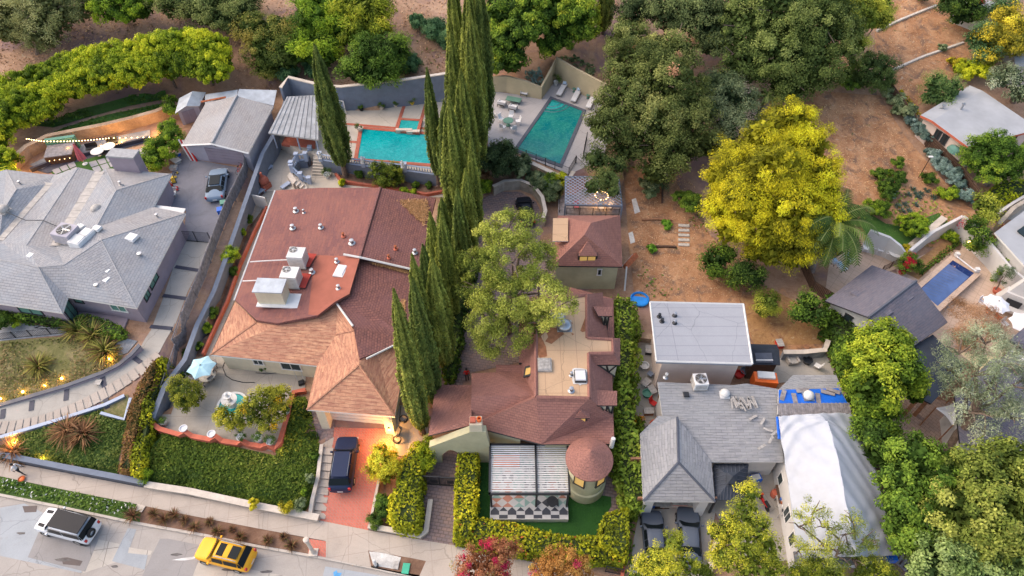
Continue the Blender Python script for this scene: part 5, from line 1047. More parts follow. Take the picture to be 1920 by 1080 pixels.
# ================================================================ vehicles
for nm,c in(('paint_silver',(.22,.29,.38)),('paint_pearl',(.74,.75,.78)),('paint_navy',(.022,.032,.075)),('paint_taxi',(.90,.43,.03)),('paint_charcoal',(.10,.12,.16)),('paint_black',(.011,.013,.02))):
 plain(nm,c,.42,.0,var=0,coat=.12)
plain('car_glass',(.008,.012,.015),.3,var=0);plain('tail_red',(.5,.01,.01),.3,var=0);plain('head_clear',(.6,.62,.65),.15,var=0)
def car(label,loc,rz,paint,Ld,Wd,Ht,prof,kind='car',roofm=None,rails=False,ladder=False,sun=None,name='parked_car',group=None,wheel=.36):
 """prof: list of (x 0..1 from the nose, belt z, roof z (== belt for bonnet/boot), half-width factor, roof width factor)"""
 t=thing(name,label,'car',loc,rz,group);st=[]
 for x,zb,zr,w,wr in prof:st.append((Ld/2-x*Ld,zb,zr,w*Wd/2,wr*Wd/2))
 def ring(s):x,zb,zr,w,wr=s;return[Vector((x,-w*.93,.26)),Vector((x,-w,.5)),Vector((x,-w*.985,zb*.9)),Vector((x,-w*.93,zb)),Vector((x,-wr,zr)),Vector((x,-wr*.5,zr+.03)),Vector((x,wr*.5,zr+.03)),Vector((x,wr,zr)),Vector((x,w*.93,zb)),Vector((x,w*.985,zb*.9)),Vector((x,w,.5)),Vector((x,w*.93,.26))]
 mb=MB();rg=[ring(s)for s in st]
 for a,b in zip(rg,rg[1:]):
  for k in range(11):mb.face([a[k],a[k+1],b[k+1],b[k]])
  mb.face([b[0],b[11],a[11],a[0]][::1])
 mb.face(rg[0][::-1]);mb.face(rg[-1]);body=mb.build('body',paint,t,local=True,smooth=True)
 ss=body.modifiers.new('smooth','SUBSURF');ss.levels=1;ss.render_levels=1
 cab=[i for i,s in enumerate(st)if s[2]>s[1]+.2];c0,c1=cab[0],cab[-1]
 def off(p,q,r_,s,d=.018):n=(q-p).cross(s-p).normalized();m=(p+q+r_+s)/4;n=n if n.dot(m-Vector((m.x*.6,0,.6)))>0 else-n;return[v+n*d for v in(p,q,r_,s)]
 def pane(name,quads,m='car_glass',d=.022,par=t):
  mb=MB()
  for q in quads:mb.face(off(*q,d=d))
  return mb.build(name,m,par,local=True)
 a,b=rg[c0-1],rg[c0];sh=lambda p,q,u:p.lerp(q,u)
 pane('windscreen',[(sh(a[3],b[4],.08),sh(a[8],b[7],.08),sh(a[8],b[7],.96),sh(a[3],b[4],.96))],d=.05)
 a,b=rg[c1+1],rg[c1];pane('rear_window',[(sh(a[3],b[4],.2),sh(a[8],b[7],.2),sh(a[8],b[7],.94),sh(a[3],b[4],.94))],d=.05)
 for i0,i1,sg in((3,4,-1),(8,7,1)):
  qs=[]
  for i in range(c0-1,c1+1):
   A,B=rg[i],rg[i+1];p,q,r_,s=sh(A[i0],A[i1],.1),sh(B[i0],B[i1],.1),sh(B[i0],B[i1],.86),sh(A[i0],A[i1],.86)
   if i==c0-1:p=sh(p,q,.35);s=sh(A[i1],B[i1],.9)if False else q.lerp(r_,.2)
   qs.append((sh(p,q,.03),sh(p,q,.95),sh(s,r_,.95),sh(s,r_,.03)))
  if len(qs)>1:qs[-1]=(qs[-1][0],sh(qs[-1][0],qs[-1][1],.6),sh(qs[-1][3],qs[-1][2],.55),qs[-1][3])
  for q in qs:pane('side_window',[q],d=.03)
 xr0,xr1=st[c0][0]-.05,st[c1][0]+.05;wr=st[c0][4]
 if roofm:
  mb=MB();zt=st[c0][2]+.10
  mb.prism([Vector((xr0,-wr*.86,0)),Vector((xr0,wr*.86,0)),Vector((xr1,wr*.86,0)),Vector((xr1,-wr*.86,0))],zt-.06,zt+.02);mb.build('roof_panel',roofm,t,local=True,bev=.02)
 if rails:
  for sg in(-1,1):mb=MB();mb.tube([(xr0-.1,sg*wr*.88,st[c0][2]+.01),(xr0-.3,sg*wr*.88,st[c0][2]+.09),(xr1+.3,sg*wr*.88,st[c0][2]+.09),(xr1+.1,sg*wr*.88,st[c0][2]+.01)],.03,5);mb.build('roof_rail','metal',t,local=True)
 if sun:
  for u0,u1 in sun:mb=MB();x0,x1=xr0+(xr1-xr0)*u0,xr0+(xr1-xr0)*u1;mb.box(((x0+x1)/2,0,st[c0][2]+.03),(abs(x1-x0),wr*1.35,.03));mb.build('sunroof','car_glass',t,local=True)
 for fx in(.18,.80):
  for sg in(-1,1):
   x=Ld/2-fx*Ld;y=sg*(Wd/2-.12);mb=MB();prof_=[(wheel*.55,-.12),(wheel*.92,-.13),(wheel,-.08),(wheel,.08),(wheel*.92,.13),(wheel*.55,.12)]
   M=Matrix.Translation((x,y,wheel))@Matrix.Rotation(pi/2,4,'X');k=MB();k.lathe((0,0,0),prof_,20);k.v=[tuple(M@Vector(p))for p in k.v];wo=k.build('tyre','rubber',t,local=True,smooth=True)
   k=MB();k.lathe((0,0,0),[(0,-.13),(wheel*.5,-.135),(wheel*.6,-.11),(wheel*.6,.11),(wheel*.5,.135),(0,.13)],12);k.v=[tuple(M@Vector(p))for p in k.v];k.build('rim','metal',wo,local=True)
 zf=st[0][1]
 for sg in(-1,1):
  mb=MB();mb.box((Ld/2-.12,sg*Wd*.36,zf-.18),(.14,.34,.14),-sg*.25);mb.build('headlight','head_clear',t,local=True,bev=.02)
  mb=MB();mb.box((-Ld/2+.06,sg*Wd*.4,.75),(.12,.2,.3));mb.build('tail_light','tail_red',t,local=True,bev=.02)
  i=c0;mb=MB();mb.box((st[c0-1][0]-.28,sg*(Wd/2+.09),st[i][1]-.02),(.16,.2,.14));mb.build('mirror',paint,t,local=True,bev=.03)
 for x in(Ld/2,-Ld/2):mb=MB();mb.box((x*.995,0,.45),(.05,.45,.14));mb.build('number_plate','white_paint',t,local=True)
 return t
SUV=[(0,.8,.8,.72,.55),(.02,.95,.95,.86,.62),(.10,1.04,1.04,.96,.70),(.27,1.08,1.1,.98,.76),(.38,1.08,1.68,.99,.74),(.60,1.08,1.72,1,.75),(.86,1.08,1.66,.98,.72),(.965,1.05,1.1,.95,.72),(.995,.95,.95,.88,.66),(1,.7,.7,.8,.6)]
BOXY=[(0,.85,.85,.80,.62),(.02,1.05,1.05,.92,.7),(.12,1.14,1.14,.98,.78),(.27,1.17,1.18,1,.84),(.345,1.17,1.88,1,.83),(.62,1.17,1.93,1,.84),(.945,1.17,1.88,.98,.82),(.985,1.12,1.16,.96,.8),(1,.8,.8,.92,.7)]
GT=[(0,.55,.55,.6,.45),(.03,.68,.68,.84,.6),(.12,.80,.80,.96,.7),(.26,.84,.86,.98,.72),(.40,.86,1.26,.97,.62),(.56,.88,1.34,.98,.62),(.70,.92,1.24,1,.58),(.88,.92,.97,.98,.66),(.975,.88,.88,.93,.72),(1,.6,.6,.88,.66)]
SED=[(0,.6,.6,.68,.5),(.03,.74,.74,.86,.62),(.12,.86,.86,.95,.7),(.27,.92,.93,.98,.74),(.40,.93,1.36,.98,.66),(.58,.93,1.42,.99,.66),(.70,.93,1.36,.98,.64),(.85,.95,1.0,.95,.68),(.97,.92,.92,.88,.62),(1,.65,.65,.8,.5)]
def at(px,py,a,b):
 """loc and heading: centre at px,py on the ground; a->b photo direction of the nose"""
 p,q=G(*a),G(*b);return G(px,py),math.atan2(q.y-p.y,q.x-p.x)
def cw(px,py,z,a,b):p,q=W(a[0],a[1],z),W(b[0],b[1],z);c=W(px,py,z);c.z=z;return c,math.atan2(q.y-p.y,q.x-p.x)
c,h=cw(135,992,0,(190,1002),(84,974));car('white off road car with a glossy black roof parked at the kerb',c,h,'paint_pearl',4.75,1.98,1.95,BOXY,roofm='paint_black',name='parked_car',group='cars parked at the kerb',wheel=.4)
wc=SC.objects['parked_car']
for sg in(-1,1):mb=MB();mb.box((1.7,sg*.55,1.185),(.55,.24,.02),sg*-.06);mb.build('bonnet_panel','paint_black',wc,local=True)
mb=MB();k=MB();k.lathe((0,0,0),[(.2,-.1),(.36,-.1),(.38,0),(.36,.1),(.0,.12)],18);M_=Matrix.Translation((-2.42,.15,1.05))@Matrix.Rotation(pi/2,4,'Y');k.v=[tuple(M_@Vector(p))for p in k.v];k.build('spare_wheel','rubber',wc,local=True,smooth=True)
c,h=cw(428,1045,0,(484,1056),(380,1030));car('yellow estate car with dark glass roof panels parked near the kerb',c,h,'paint_taxi',4.5,1.88,1.75,SUV,roofm=None,rails=True,sun=((.12,.38),(.6,.95)),name='parked_car',group='cars parked at the kerb')
c,h=at(648,876,(647,905),(655,840));car('dark navy family car parked on the red brick driveway',c,h,'paint_navy',4.85,2.0,1.75,SUV,rails=True,roofm='paint_navy')
c,h=at(410,352,(403,377),(412,315));car('sleek silver blue car with a long glass roof on the garage court',c,h,'paint_silver',5.5,2.15,1.4,GT,roofm='car_glass')
c,h=at(1224,1015,(1228,1045),(1222,985));car('left dark car of the two on the pale driveway, partly behind a tree',c,h,'paint_charcoal',4.6,1.82,1.42,SED,group='dark cars side by side on the driveway')
c,h=at(1289,1012,(1292,1045),(1289,980));car('right dark car of the two on the pale driveway, longer than the other',c,h,'paint_charcoal',4.95,1.88,1.45,SED,group='dark cars side by side on the driveway')
c,h=at(985,402,(990,425),(983,385));car('black car on the mauve motor court half hidden by the conifer',c,h,'paint_black',4.5,1.82,1.42,SED)
# ================================================================ walls and fences
wallrun('blue_retaining_wall',[(538,205),(552,186),(620,206),(650,207),(760,197),(860,184)],3.4,.35,'wall_blue','tall slate blue retaining wall behind the turquoise pool',z=[6.3,6.6,6.6,6.6,6.9,7.1],cap=.12,capm='coping')
wallrun('boundary_wall',[(540,208),(530,252),(503,320),(468,400),(430,500),(408,560),(382,632),(356,690),(324,745),(294,794)],2.6,.35,'wall_blue','long slate blue boundary wall running downhill beside the lilac house driveway',z=[4.6,4.4,4.0,3.5,3.1,3.0,2.8,2.6,2.4,2.2],cap=.08,capm='wall_blue')
def boardfence(name,label,pts,h,mat_='wood_grey',gap=.16,bw=.14,post=2.4,group=None,cap=True,postm=None):
 P=[G(*p)if not isinstance(p,Vector)else p for p in pts];t=thing(name,label,'fence',P[0],0,group);mb=MB();pm=[]
 tot=0
 for a,b in zip(P,P[1:]):
  d=b-a;Ln=math.hypot(d.x,d.y);n=max(1,int(Ln/gap));rz=math.atan2(d.y,d.x);dz=d.z
  for k in range(n):
   p=a.lerp(b,(k+.5)/n);p.z=TZ(p.x,p.y);mb.box(p+Vector((0,0,.05)),(bw,.03,h-.08),rz)
  for zz in(.3,h-.3):mb.tube([Vector((a.x,a.y,a.z+zz)),Vector((b.x,b.y,b.z+zz))],.04,4)
  if cap:mb.tube([Vector((a.x,a.y,a.z+h)),Vector((b.x,b.y,b.z+h))],.06,4)
  m=max(1,round(Ln/post))
  for k in range(m+(b is P[-1])):q=a.lerp(b,k/m);q.z=TZ(q.x,q.y);pm.append((q,rz))
 mb.build('boards',mat_,t)
 for q,rz in pm[:60]:mb=MB();mb.box(q-Vector((0,0,.3)),(.12,.12,h+.36),rz);mb.build('post',postm or mat_,t)
 return t
boardfence('board_fence','weathered grey board fence along the right side of the lilac house driveway',[(477,292),(463,332),(430,400),(405,466),(386,520),(354,600),(334,655)],1.6,'wood_grey')
boardfence('board_fence','low dark stretch of grey fence between the two tone hedge and the blue wall',[(334,657),(318,705),(302,750),(284,800),(268,850)],.9,'wood_grey')
boardfence('board_fence','dark brown board fence climbing beside the silvery shrubs',[(1660,175),(1700,228),(1735,275),(1790,330),(1832,388)],1.6,'wood_dark')
boardfence('board_fence','brown board fence behind the white parasol patio at the right edge',[(1862,445),(1900,490),(1950,540)],2.0,'wood')
boardfence('board_fence','dark leaning board fence below the palm beside the travertine patio',[(1502,505),(1520,545),(1555,568)],1.4,'wood_dark')
def railfence(name,label,pts,h,post=1.6,bar=.14,mat_='black_metal',cat='railing',group=None,dz=0):
 P=[G(*p)if not isinstance(p,Vector)else p for p in pts];t=thing(name,label,cat,P[0],0,group);mb=MB();posts=[]
 for a,b in zip(P,P[1:]):
  d=b-a;Ln=d.length;n=max(1,int(Ln/bar))
  for k in range(n):p=a.lerp(b,k/n);mb.box(p+Vector((0,0,dz+.08)),(.022,.022,h-.1))
  for zz in(.08,h):mb.tube([a+Vector((0,0,zz+dz)),b+Vector((0,0,zz+dz))],.028,4)
  m=max(1,round(Ln/post));posts+=[a.lerp(b,k/m)for k in range(m+(b is P[-1]))]
 mb.build('bars',mat_,t)
 for q in posts:mb=MB();mb.box(q+Vector((0,0,dz-.1)),(.07,.07,h+.2));mb.build('post',mat_,t)
 return t
railfence('iron_fence','black iron fence along the top of the weedy garden by the front porch',[(0,637),(60,631),(132,624)],.9,cat='fence')
t=railfence('driveway_gate','dark iron gate across the lilac house driveway',[(344,452),(398,456)],1.5,2,.12,cat='gate')
wallrun('garden_wall',[(268,655),(250,670),(226,688),(195,703),(130,726),(60,746),(0,762),(-80,785)],.8,.3,'wall_lilac','curved lilac retaining wall with stepped dark capping along the upper edge of the drive','wall',z=[3.5,3.1,2.8,2.6,2.3,2.0,1.7,1.4],cap=.1,capm='band_grey')
wallrun('edging_wall',[(236,745),(200,762),(120,788),(60,806),(0,824),(-80,846)],.3,.25,'wall_blue','low blue grey edging wall along the lower edge of the curved drive','wall',cap=.05,capm='wall_blue_light')
wallrun('planter_edge',[(192,778),(236,790),(248,750)],.35,.2,'wall_blue','short blue grey planter edge beside the two tone hedge','wall',cap=.05,capm='wall_blue_light')
wallrun('street_wall',[(-80,844),(0,858),(140,885),(278,912)],.6,.35,'band_grey','low dark blue grey wall between the ivy bank and the sidewalk','wall',z=.85,cap=.06,capm='wall_blue')
wallrun('street_wall',[(278,914),(360,926),(470,950),(600,976)],.5,.4,'concrete_wall','low pale concrete wall holding the lawn above the sidewalk','wall',z=.62,cap=.08,capm='coping')
wallrun('street_wall',[(692,990),(790,1008),(800,1000),(808,940)],.5,.3,'concrete_wall','short pale planter wall between the two driveways','wall',z=.5,cap=.06,capm='coping')
wallrun('step_wall',[(605,838),(598,900),(588,940),(583,972)],.5,.3,'coping','pale stone side wall beside the steps left of the brick driveway','wall')
wallrun('drive_kerb_wall',[(714,890),(706,930),(694,990)],.4,.2,'coping','curved stone kerb on the right side of the brick driveway','wall')
for k in range(9):
 y0=838+k*15;mb=MB();zt=1.15-k*.12;a,b,c_,d_=W(604-k*1.6,y0,zt),W(625-k*1.6,y0+2,zt),W(623-k*1.7,y0+15,zt),W(601-k*1.7,y0+13,zt);mb.prism([a,b,c_,d_],-.2,zt);o=mb.build('stair_step','sidewalk');o['kind']='structure'
# stone bank above the lilac patio, lit
SB=wallrun('stone_bank',[(32,318),(60,292),(100,272),(150,262),(200,252),(250,240),(300,226),(318,218)],1.4,.5,'stonework','curved stacked stone bank glowing orange above the round white tables','wall',cap=.05,capm='stonework')
wallrun('patio_wall',[(60,322),(110,303),(170,290),(240,272),(282,262)],.5,.3,'band','low dark curved seat wall in front of the stone bank','wall')
def lamp(label,p,power,col=(1,.5,.12),name='garden_light',r=.09,group='small garden lights',off=(0,0,.35)):
 t=thing(name,label,'light',p,0,group);mb=MB();mb.lathe((0,0,0),[(.02,0),(.02,.16),(.07,.18)],8);mb.build('stake','black_metal',t,local=True);mb=MB();mb.lathe((0,0,.16),[(r,0),(r,.1),(0,.16)],10);mb.build('lens','lamp',t,local=True)
 l=bpy.data.lights.new(name+'_bulb','POINT');l.energy=power;l.color=col;l.shadow_soft_size=.12;o=bpy.data.objects.new('bulb_light',l);SC.collection.objects.link(o);o.parent=t;o.location=off;return t
for px,py,pw,lb in((3,750,14,'garden light at the far left end of the curved lilac wall'),(45,737,14,'garden light on the curved lilac wall, second from the left edge'),(86,725,14,'garden light on the curved lilac wall, third from the left edge'),(118,712,14,'garden light on the curved lilac wall, nearest the big spiky plant'),(205,676,70,'bright garden light at the foot of the glowing spiky plant'),(140,258,60,'extra flood light added on the stone bank above the hot tub'),(80,868,60,'garden light just above the low street wall'),(30,832,80,'garden light inside the copper spiky plant by the street'),(227,236,130,'flood light on top of the stone bank in its middle'),(304,217,100,'flood light at the right end of the stone bank by the hedge'),(45,305,130,'flood light at the left foot of the stone bank'),(192,277,25,'little yellow light between the two white tables'),(230,270,25,'little yellow light right of the white tables'),(270,262,25,'little light below the right end of the stone bank')):  # flood light above the hot tub is added to brighten the bank
 b=G(px,py);ol=(0,0,.35)
 if 'stone bank' in lb and 'below' not in lb:ol=tuple(G(px-4,py+34)-b+Vector((0,0,1.1)))  # unseen point light set out in front of the bank, away from its lamp
 lamp(lb,b,pw,off=ol)
def string_lights(name,label,pts,n,zs,r=.075):
 P=[W(p[0],p[1],z)for p,z in zip(pts,zs)];t=thing(name,label,'string lights',P[0]);mb=MB();mb.tube(P,.015,4);mb.build('cable','black_metal',t);tot=len(P)-1
 for k in range(n):
  u=(k+.5)/n*tot;i=min(int(u),tot-1);p=P[i].lerp(P[i+1],u-i);mb=MB();mb.lathe(p-Vector((0,0,.08)),[(0,-r),(r,0),(0,r)],6);mb.build('bulb','bulb',t)
 return t
string_lights('string_lights','string of small glowing bulbs hung in front of the stone bank',[(47,259),(80,264),(125,264),(165,262),(205,258),(285,256)],36,[5.4,5.1,5.0,5.0,5.1,5.4])
# spa, tables, closed parasol
def spa():
 c=W(113,283,3.9);t=thing('hot_tub','covered hot tub with a grey lid and dark wood sides on the upper patio','hot tub',V(c,3.0),R(14));mb=MB();mb.box((0,0,0),(3.0,2.5,1.0));mb.build('cabinet','wood_dark',t,local=True,bev=.05);mb=MB();mb.box((0,-.05,1.0),(3.05,2.4,.14));mb.build('lid','wood_grey',t,local=True,bev=.05);mb=MB();mb.box((0,1.5,0),(3.3,.5,1.7));mb.build('back_planter','green_plastic',t,local=True)
 for k in range(5):mb=MB();mb.lathe((-1.1+k*.55,-1.27,.6),[(.05,0),(0,.05)],6);mb.build('side_light','bulb',t,local=True)
spa()
plain('pink_fabric',(.80,.22,.24),.8,var=.1);plain('sky_fabric',(.42,.66,.74),.8,var=.05);plain('white_fabric',(.80,.79,.80),.85,var=.04);plain('tan_fabric',(.62,.50,.32),.85,var=.1);plain('green_cloth',(.12,.26,.20),.7,var=.1)
t=thing('closed_parasol','folded pink parasol standing beside the hot tub','parasol',G(160,308));mb=MB();mb.tube([(0,0,0),(0,0,3.1)],.03,6);mb.lathe((0,0,0),[(.3,0),(.3,.1),(.05,.14)],12);mb.build('pole','white_paint',t,local=True)
mb=MB();n=16;pr=[(.5,.75),(.42,1.3),(.26,2.1),(.07,2.95),(0,3.05)];b0=0
for r_,z in pr:mb.v+=[(r_*(1 if k%2 else.55)*cos(2*pi*k/n),r_*(1 if k%2 else.55)*sin(2*pi*k/n),z)for k in range(n)]
for i in range(4):
 for k in range(n):j=(k+1)%n;mb.f.append((i*n+k,i*n+j,(i+1)*n+j,(i+1)*n+k));mb.m.append(0)
mb.build('canopy','pink_fabric',t,local=True)
def round_table(label,p,r=.6,h=.72,m='white_paint',name='round_table',group=None,foot=True):
 t=thing(name,label,'table',p,0,group);mb=MB();mb.lathe((0,0,0),[(0,h),(r,h),(r,h-.05),(0,h-.05)][::-1],24);mb.build('table_top',m,t,local=True);mb=MB();mb.lathe((0,0,0),[(.3,0),(.28,.04),(.05,.08),(.05,h-.05)],12);mb.build('stand',m,t,local=True);return t
round_table('left one of two round white tables below the stone bank',G(187,292),.75,group='round white tables by the stone bank');round_table('right one of two round white tables below the stone bank',G(208,283),.75,group='round white tables by the stone bank')
for i,(x,y)in enumerate(((174,281),(212,270))):t=thing('lounge_chair',('left' if i==0 else 'right')+' black lounge chair on the gravel behind the round white tables','chair',G(x,y),R(20),'black chairs on the gravel');mb=MB();mb.box((0,0,.3),(1.3,.6,.08));mb.build('seat','black_metal',t,local=True);mb=MB();mb.box((0,.3,.35),(1.3,.08,.5));mb.build('backrest','black_metal',t,local=True);[(lambda b:b.build('leg','black_metal',t,local=True))(bb)for bb in[MB()for _ in range(4)]if not bb.box(((-.55,.55)[id(bb)%2],(-.2,.2)[(id(bb)//2)%2],0),(.05,.05,.3))]
# bins, planks, bicycle, toys on the court
def bin_(label,p,m,rz=0,lid=None,name='wheelie_bin'):
 t=thing(name,label,'bin',p,rz,None);mb=MB();mb.box((0,0,.05),(.5,.6,.95),0,top=(1.15,1.15));mb.build('body',m,t,local=True,bev=.03);mb=MB();mb.box((0,0,1.0),(.62,.74,.08),0,top=.92);mb.build('lid',lid or m,t,local=True,bev=.02)
 for sx in(-1,1):mb=MB();k=MB();k.lathe((0,0,0),[(0,-.04),(.12,-.04),(.12,.04),(0,.04)],10);M=Matrix.Translation((sx*.27,.3,.12))@Matrix.Rotation(pi/2,4,'Y');k.v=[tuple(M@Vector(q))for q in k.v];k.build('wheel','rubber',t,local=True)
 return t
bin_('green wheelie bin by the fence behind the silver car',G(423,392),'green_plastic',.3);bin_('bright blue wheelie bin by the fence behind the silver car',G(417,405),'blue_plastic',.3)
t=thing('striped_planks','red and white striped boards leaning against the lilac garage','boards',G(368,302));
for k in range(4):mb=MB();c=G(368-3.6*k+2,303-k*.6);mb.tube([c,c+Vector((-1.0,1.0,2.3))],.11,4);mb.build('board','red' if k%2==0 else 'white_paint',t)
def bicycle(label,p,rz,fm='red'):
 t=thing('bicycle',label,'bicycle',p,rz)
 for x in(-.5,.5):k=MB();k.lathe((0,0,0),[(.3,-.02),(.34,0),(.3,.02),(.3,-.02)],18);M=Matrix.Translation((x,0,.34))@Matrix.Rotation(pi/2,4,'X');k.v=[tuple(M@Vector(q))for q in k.v];k.build('wheel','rubber',t,local=True)
 k=MB();k.tube([(-.5,0,.34),(-.15,0,.85),(.38,0,.8),(-.1,0,.35),(-.5,0,.34)],.03,5);k.tube([(.5,0,.34),(.36,0,.95)],.03,5);k.build('frame',fm,t,local=True);k=MB();k.tube([(.36,-.28,1.0),(.36,.28,1.0)],.02,5);k.build('handlebar','black_metal',t,local=True);k=MB();k.box((-.17,0,.9),(.26,.13,.06));k.build('saddle','rubber',t,local=True)
bicycle('red bicycle leaning by the fence in front of the lilac garage',G(452,322),1.2)
def toy(label,p,m1,m2,s=.6,rz=0,kind=0):
 t=thing(('toy_car','toy_tricycle','storage_tub')[kind],label,'toy' if kind<2 else 'tub',p,rz,'toys along the lilac house wall');mb=MB()
 if kind==0:mb.box((0,0,.12),(s*1.3,s*.7,.3),0,top=(.9,.85));mb.box((-.05,0,.42),(s*.7,s*.6,.3),0,top=.8);mb.build('body',m1,t,local=True,bev=.04);[(k.box((sx*s*.45,sy*s*.36,0),(.2,.1,.22)),k.build('wheel','rubber',t,local=True))for sx in(-1,1)for sy in(-1,1)for k in[MB()]]
 elif kind==1:mb.tube([(-.35,0,.2),(0,0,.45),(.35,0,.25)],.06,6);mb.tube([(.3,-.2,.65),(.3,.2,.65)],.03,5);mb.build('body',m1,t,local=True);[(k.lathe((x,y,.18),[(0,-.17),(.16,0),(0,.17)],8),k.build('wheel',m2,t,local=True))for x,y in((.38,0),(-.35,.2),(-.35,-.2))for k in[MB()]]
 else:mb.box((0,0,0),(s,s*.75,.4),0,top=1.15);mb.build('body',m1,t,local=True,bev=.03);k=MB();k.box((0,0,.4),(s*1.2,s*.95,.06));k.build('lid',m2,t,local=True)
 return t
for i,(x,y,a,b,s,k,lb)in enumerate(((327,318,'white_paint','grime_metal',.7,2,'white tub with a grey lid behind the grey roof corner'),(333,292,'blue_plastic','white_paint',.7,2,'blue tub nearest the striped boards'),(330,330,'black_metal','yellow',.6,1,'black and yellow tricycle by the grey roof corner'),(326,341,'yellow','black_metal',.6,0,'yellow toy car against the lilac wall'),(318,350,'red','yellow',.6,0,'red toy car with the orange ball beside it'),(327,357,'white_paint','red',.6,1,'white and red tricycle among the toys'),(318,374,'orange','white_paint',.6,0,'orange toy car nearest the flat porch roof'),(327,368,'grime_metal','white_paint',.6,2,'grey tub in the row of toys'),(332,305,'grime_metal','white_paint',.9,2,'long grey tub between the blue tub and the tricycles'))):toy(lb,G(x,y),a,b,s,i*.7,k)
# ================================================================ pools
def pool(name,label,px,z,cop,cmat,wmat,depth=1.3,coph=.05):
 P=[W(a,b,z+.02)for a,b in px];c=sum(P,Vector())/len(P);t=thing(name,label,'swimming pool',V(c,z));out=inset(P,-cop);mb=MB();n=len(P)
 zc=z+.09+coph
 for i in range(n):a,b,A,B=P[i-1],P[i],out[i-1],out[i];s_=[V(a,zc),V(b,zc),V(B,zc),V(A,zc)];mb.face(s_ if(b-a).cross(A-a).z>0 else s_[::-1]);mb.face([V(A,zc),V(B,zc),V(B,z-.1),V(A,z-.1)]);mb.face([V(a,zc),V(b,zc),V(b,z),V(a,z)][::-1])
 mb.build('coping',cmat,t);mb=MB();q=[V(p,z+.085)for p in P];mb.face(q if sum(P[i-1].x*P[i].y-P[i].x*P[i-1].y for i in range(n))>0 else q[::-1]);mb.build('water',wmat,t);return t
pool('swimming_pool','turquoise swimming pool with red brick coping behind the red roofed house',[(680,243),(832,256),(832,310),(671,298)],3.2,.45,'brick_edge','pool_water')
pool('spa_pool','small square turquoise spa with red brick coping above the big pool',[(752,226),(786,228),(781,247),(747,244)],3.45,.38,'brick_edge','spa_water')
mb=MB();mb.box(W(758,248,3.3),(2.0,.45,.45));mb.box(W(775,250,3.3),(1.6,.45,.4));T(mb.build('spillway','coping',loc=W(765,248,3.3)),'pale stone spillway ledge between the spa and the turquoise pool','ledge')
for a,b,w_ in(((646,233),(742,241),.42),((758,192),(744,240),.42),((800,188),(788,232),.42),((788,241),(834,246),.42),((644,265),(672,268),.42)):band(a,b,w_,'brick_edge',.085,'brick_band')
P2=pool('swimming_pool','deep teal swimming pool with grey coping and curved corner steps among white loungers',[(1035,187),(1092,209),(1049,309),(970,281)],4.6,.4,'band_grey','pool_deep')
for k,r_ in enumerate((1.1,1.7,2.3)):
 c=W(1035,190,4.69);mb=MB();a0,a1=R(-118),R(-22);pts=[c+Vector((cos(a0+(a1-a0)*i/14)*r_,sin(a0+(a1-a0)*i/14)*r_,0))for i in range(15)]
 mb=MB();mb.tube([p+Vector((0,0,0))for p in pts],.05,4);mb.build('step_edge','wall_blue',P2)
mb=MB();mb.face([W(1035,190,4.692)]+[W(1035,190,4.692)+Vector((cos(R(-115+90*i/12))*1.7,sin(R(-115+90*i/12))*1.7,0))for i in range(13)]);mb.build('step','spa_water',P2)
water('pool_navy',(.02,.04,.16),(.01,.03,.12))
P3=pool('swimming_pool','blue covered swimming pool with pale stone coping on the travertine patio',[(1786,489),(1826,513),(1757,575),(1722,545)],2.3,.5,'travertine','pool_navy')
plain('pool_cover',(.085,.15,.34),.5,var=.15,scale=.8);mb=MB();mb.prism([W(1778,494,2.42),W(1817,519,2.42),W(1757,575,2.42),W(1722,547,2.42)],2.39,2.42);mb.build('pool_cover','pool_cover',P3)
for k in range(12):u=k/11;a=W(1728,543,2.44).lerp(W(1775,499,2.44),u);mb=MB();mb.box(a+Vector((.5,-.5,0)),(1.6,.025,.01),R(-35));mb.build('cover_seam','wall_blue',P3)
mb=MB();mb.tube([W(1793,480,2.75),W(1830,509,2.75)],.07,8);mb.box(W(1793,480,2.4),(.4,.4,.45));mb.box(W(1830,509,2.4),(.4,.4,.45));mb.build('cover_reel','white_metal',P3)
# ================================================================ red house garden structures
def balustrade(name,label,pts,h=.85,wallh=0,bm='wall_blue_light',wm='wall_blue',sp=.3,posts=True,ztop=None,group=None):
 P=[G(*p)if not isinstance(p,Vector)else p for p in pts];t=thing(name,label,'balustrade',P[0],0,group);rail=MB();bal=[]
 for a,b in zip(P,P[1:]):
  za,zb=(a.z+wallh,b.z+wallh)if ztop is None else(ztop,ztop);d=b-a;Ln=math.hypot(d.x,d.y);rz=math.atan2(d.y,d.x)
  A,B=V(a,za),V(b,zb)
  if wallh or ztop:k=MB();nn=Vector((-d.y,d.x,0)).normalized()*.14;k.face([V(a,0)-nn,V(b,0)-nn,B-nn,A-nn]);k.face([V(b,0)+nn,V(a,0)+nn,A+nn,B+nn]);k.face([A-nn,B-nn,B+nn,A+nn]);k.build('base_wall',wm,t)
  rail.tube([A+Vector((0,0,h)),B+Vector((0,0,h))],.12,4);rail.tube([A+Vector((0,0,.06)),B+Vector((0,0,.06))],.12,4)
  n=max(1,int(Ln/sp))
  for k in range(n):bal.append(A.lerp(B,(k+.5)/n))
 rail.build('rail',bm,t)
 for p in bal[:100]:k=MB();k.lathe(p+Vector((0,0,.08)),[(.07,0),(.04,.1),(.085,.32),(.04,.6),(.07,h-.12)],7);k.build('baluster',bm,t,smooth=True)
 for p in P:k=MB();zz=(p.z+wallh)if ztop is None else ztop;k.box(V(p,zz-.1),(.42,.42,h+.3));k.box(V(p,zz+h+.2),(.52,.52,.08));k.build('post',bm,t)
 return t
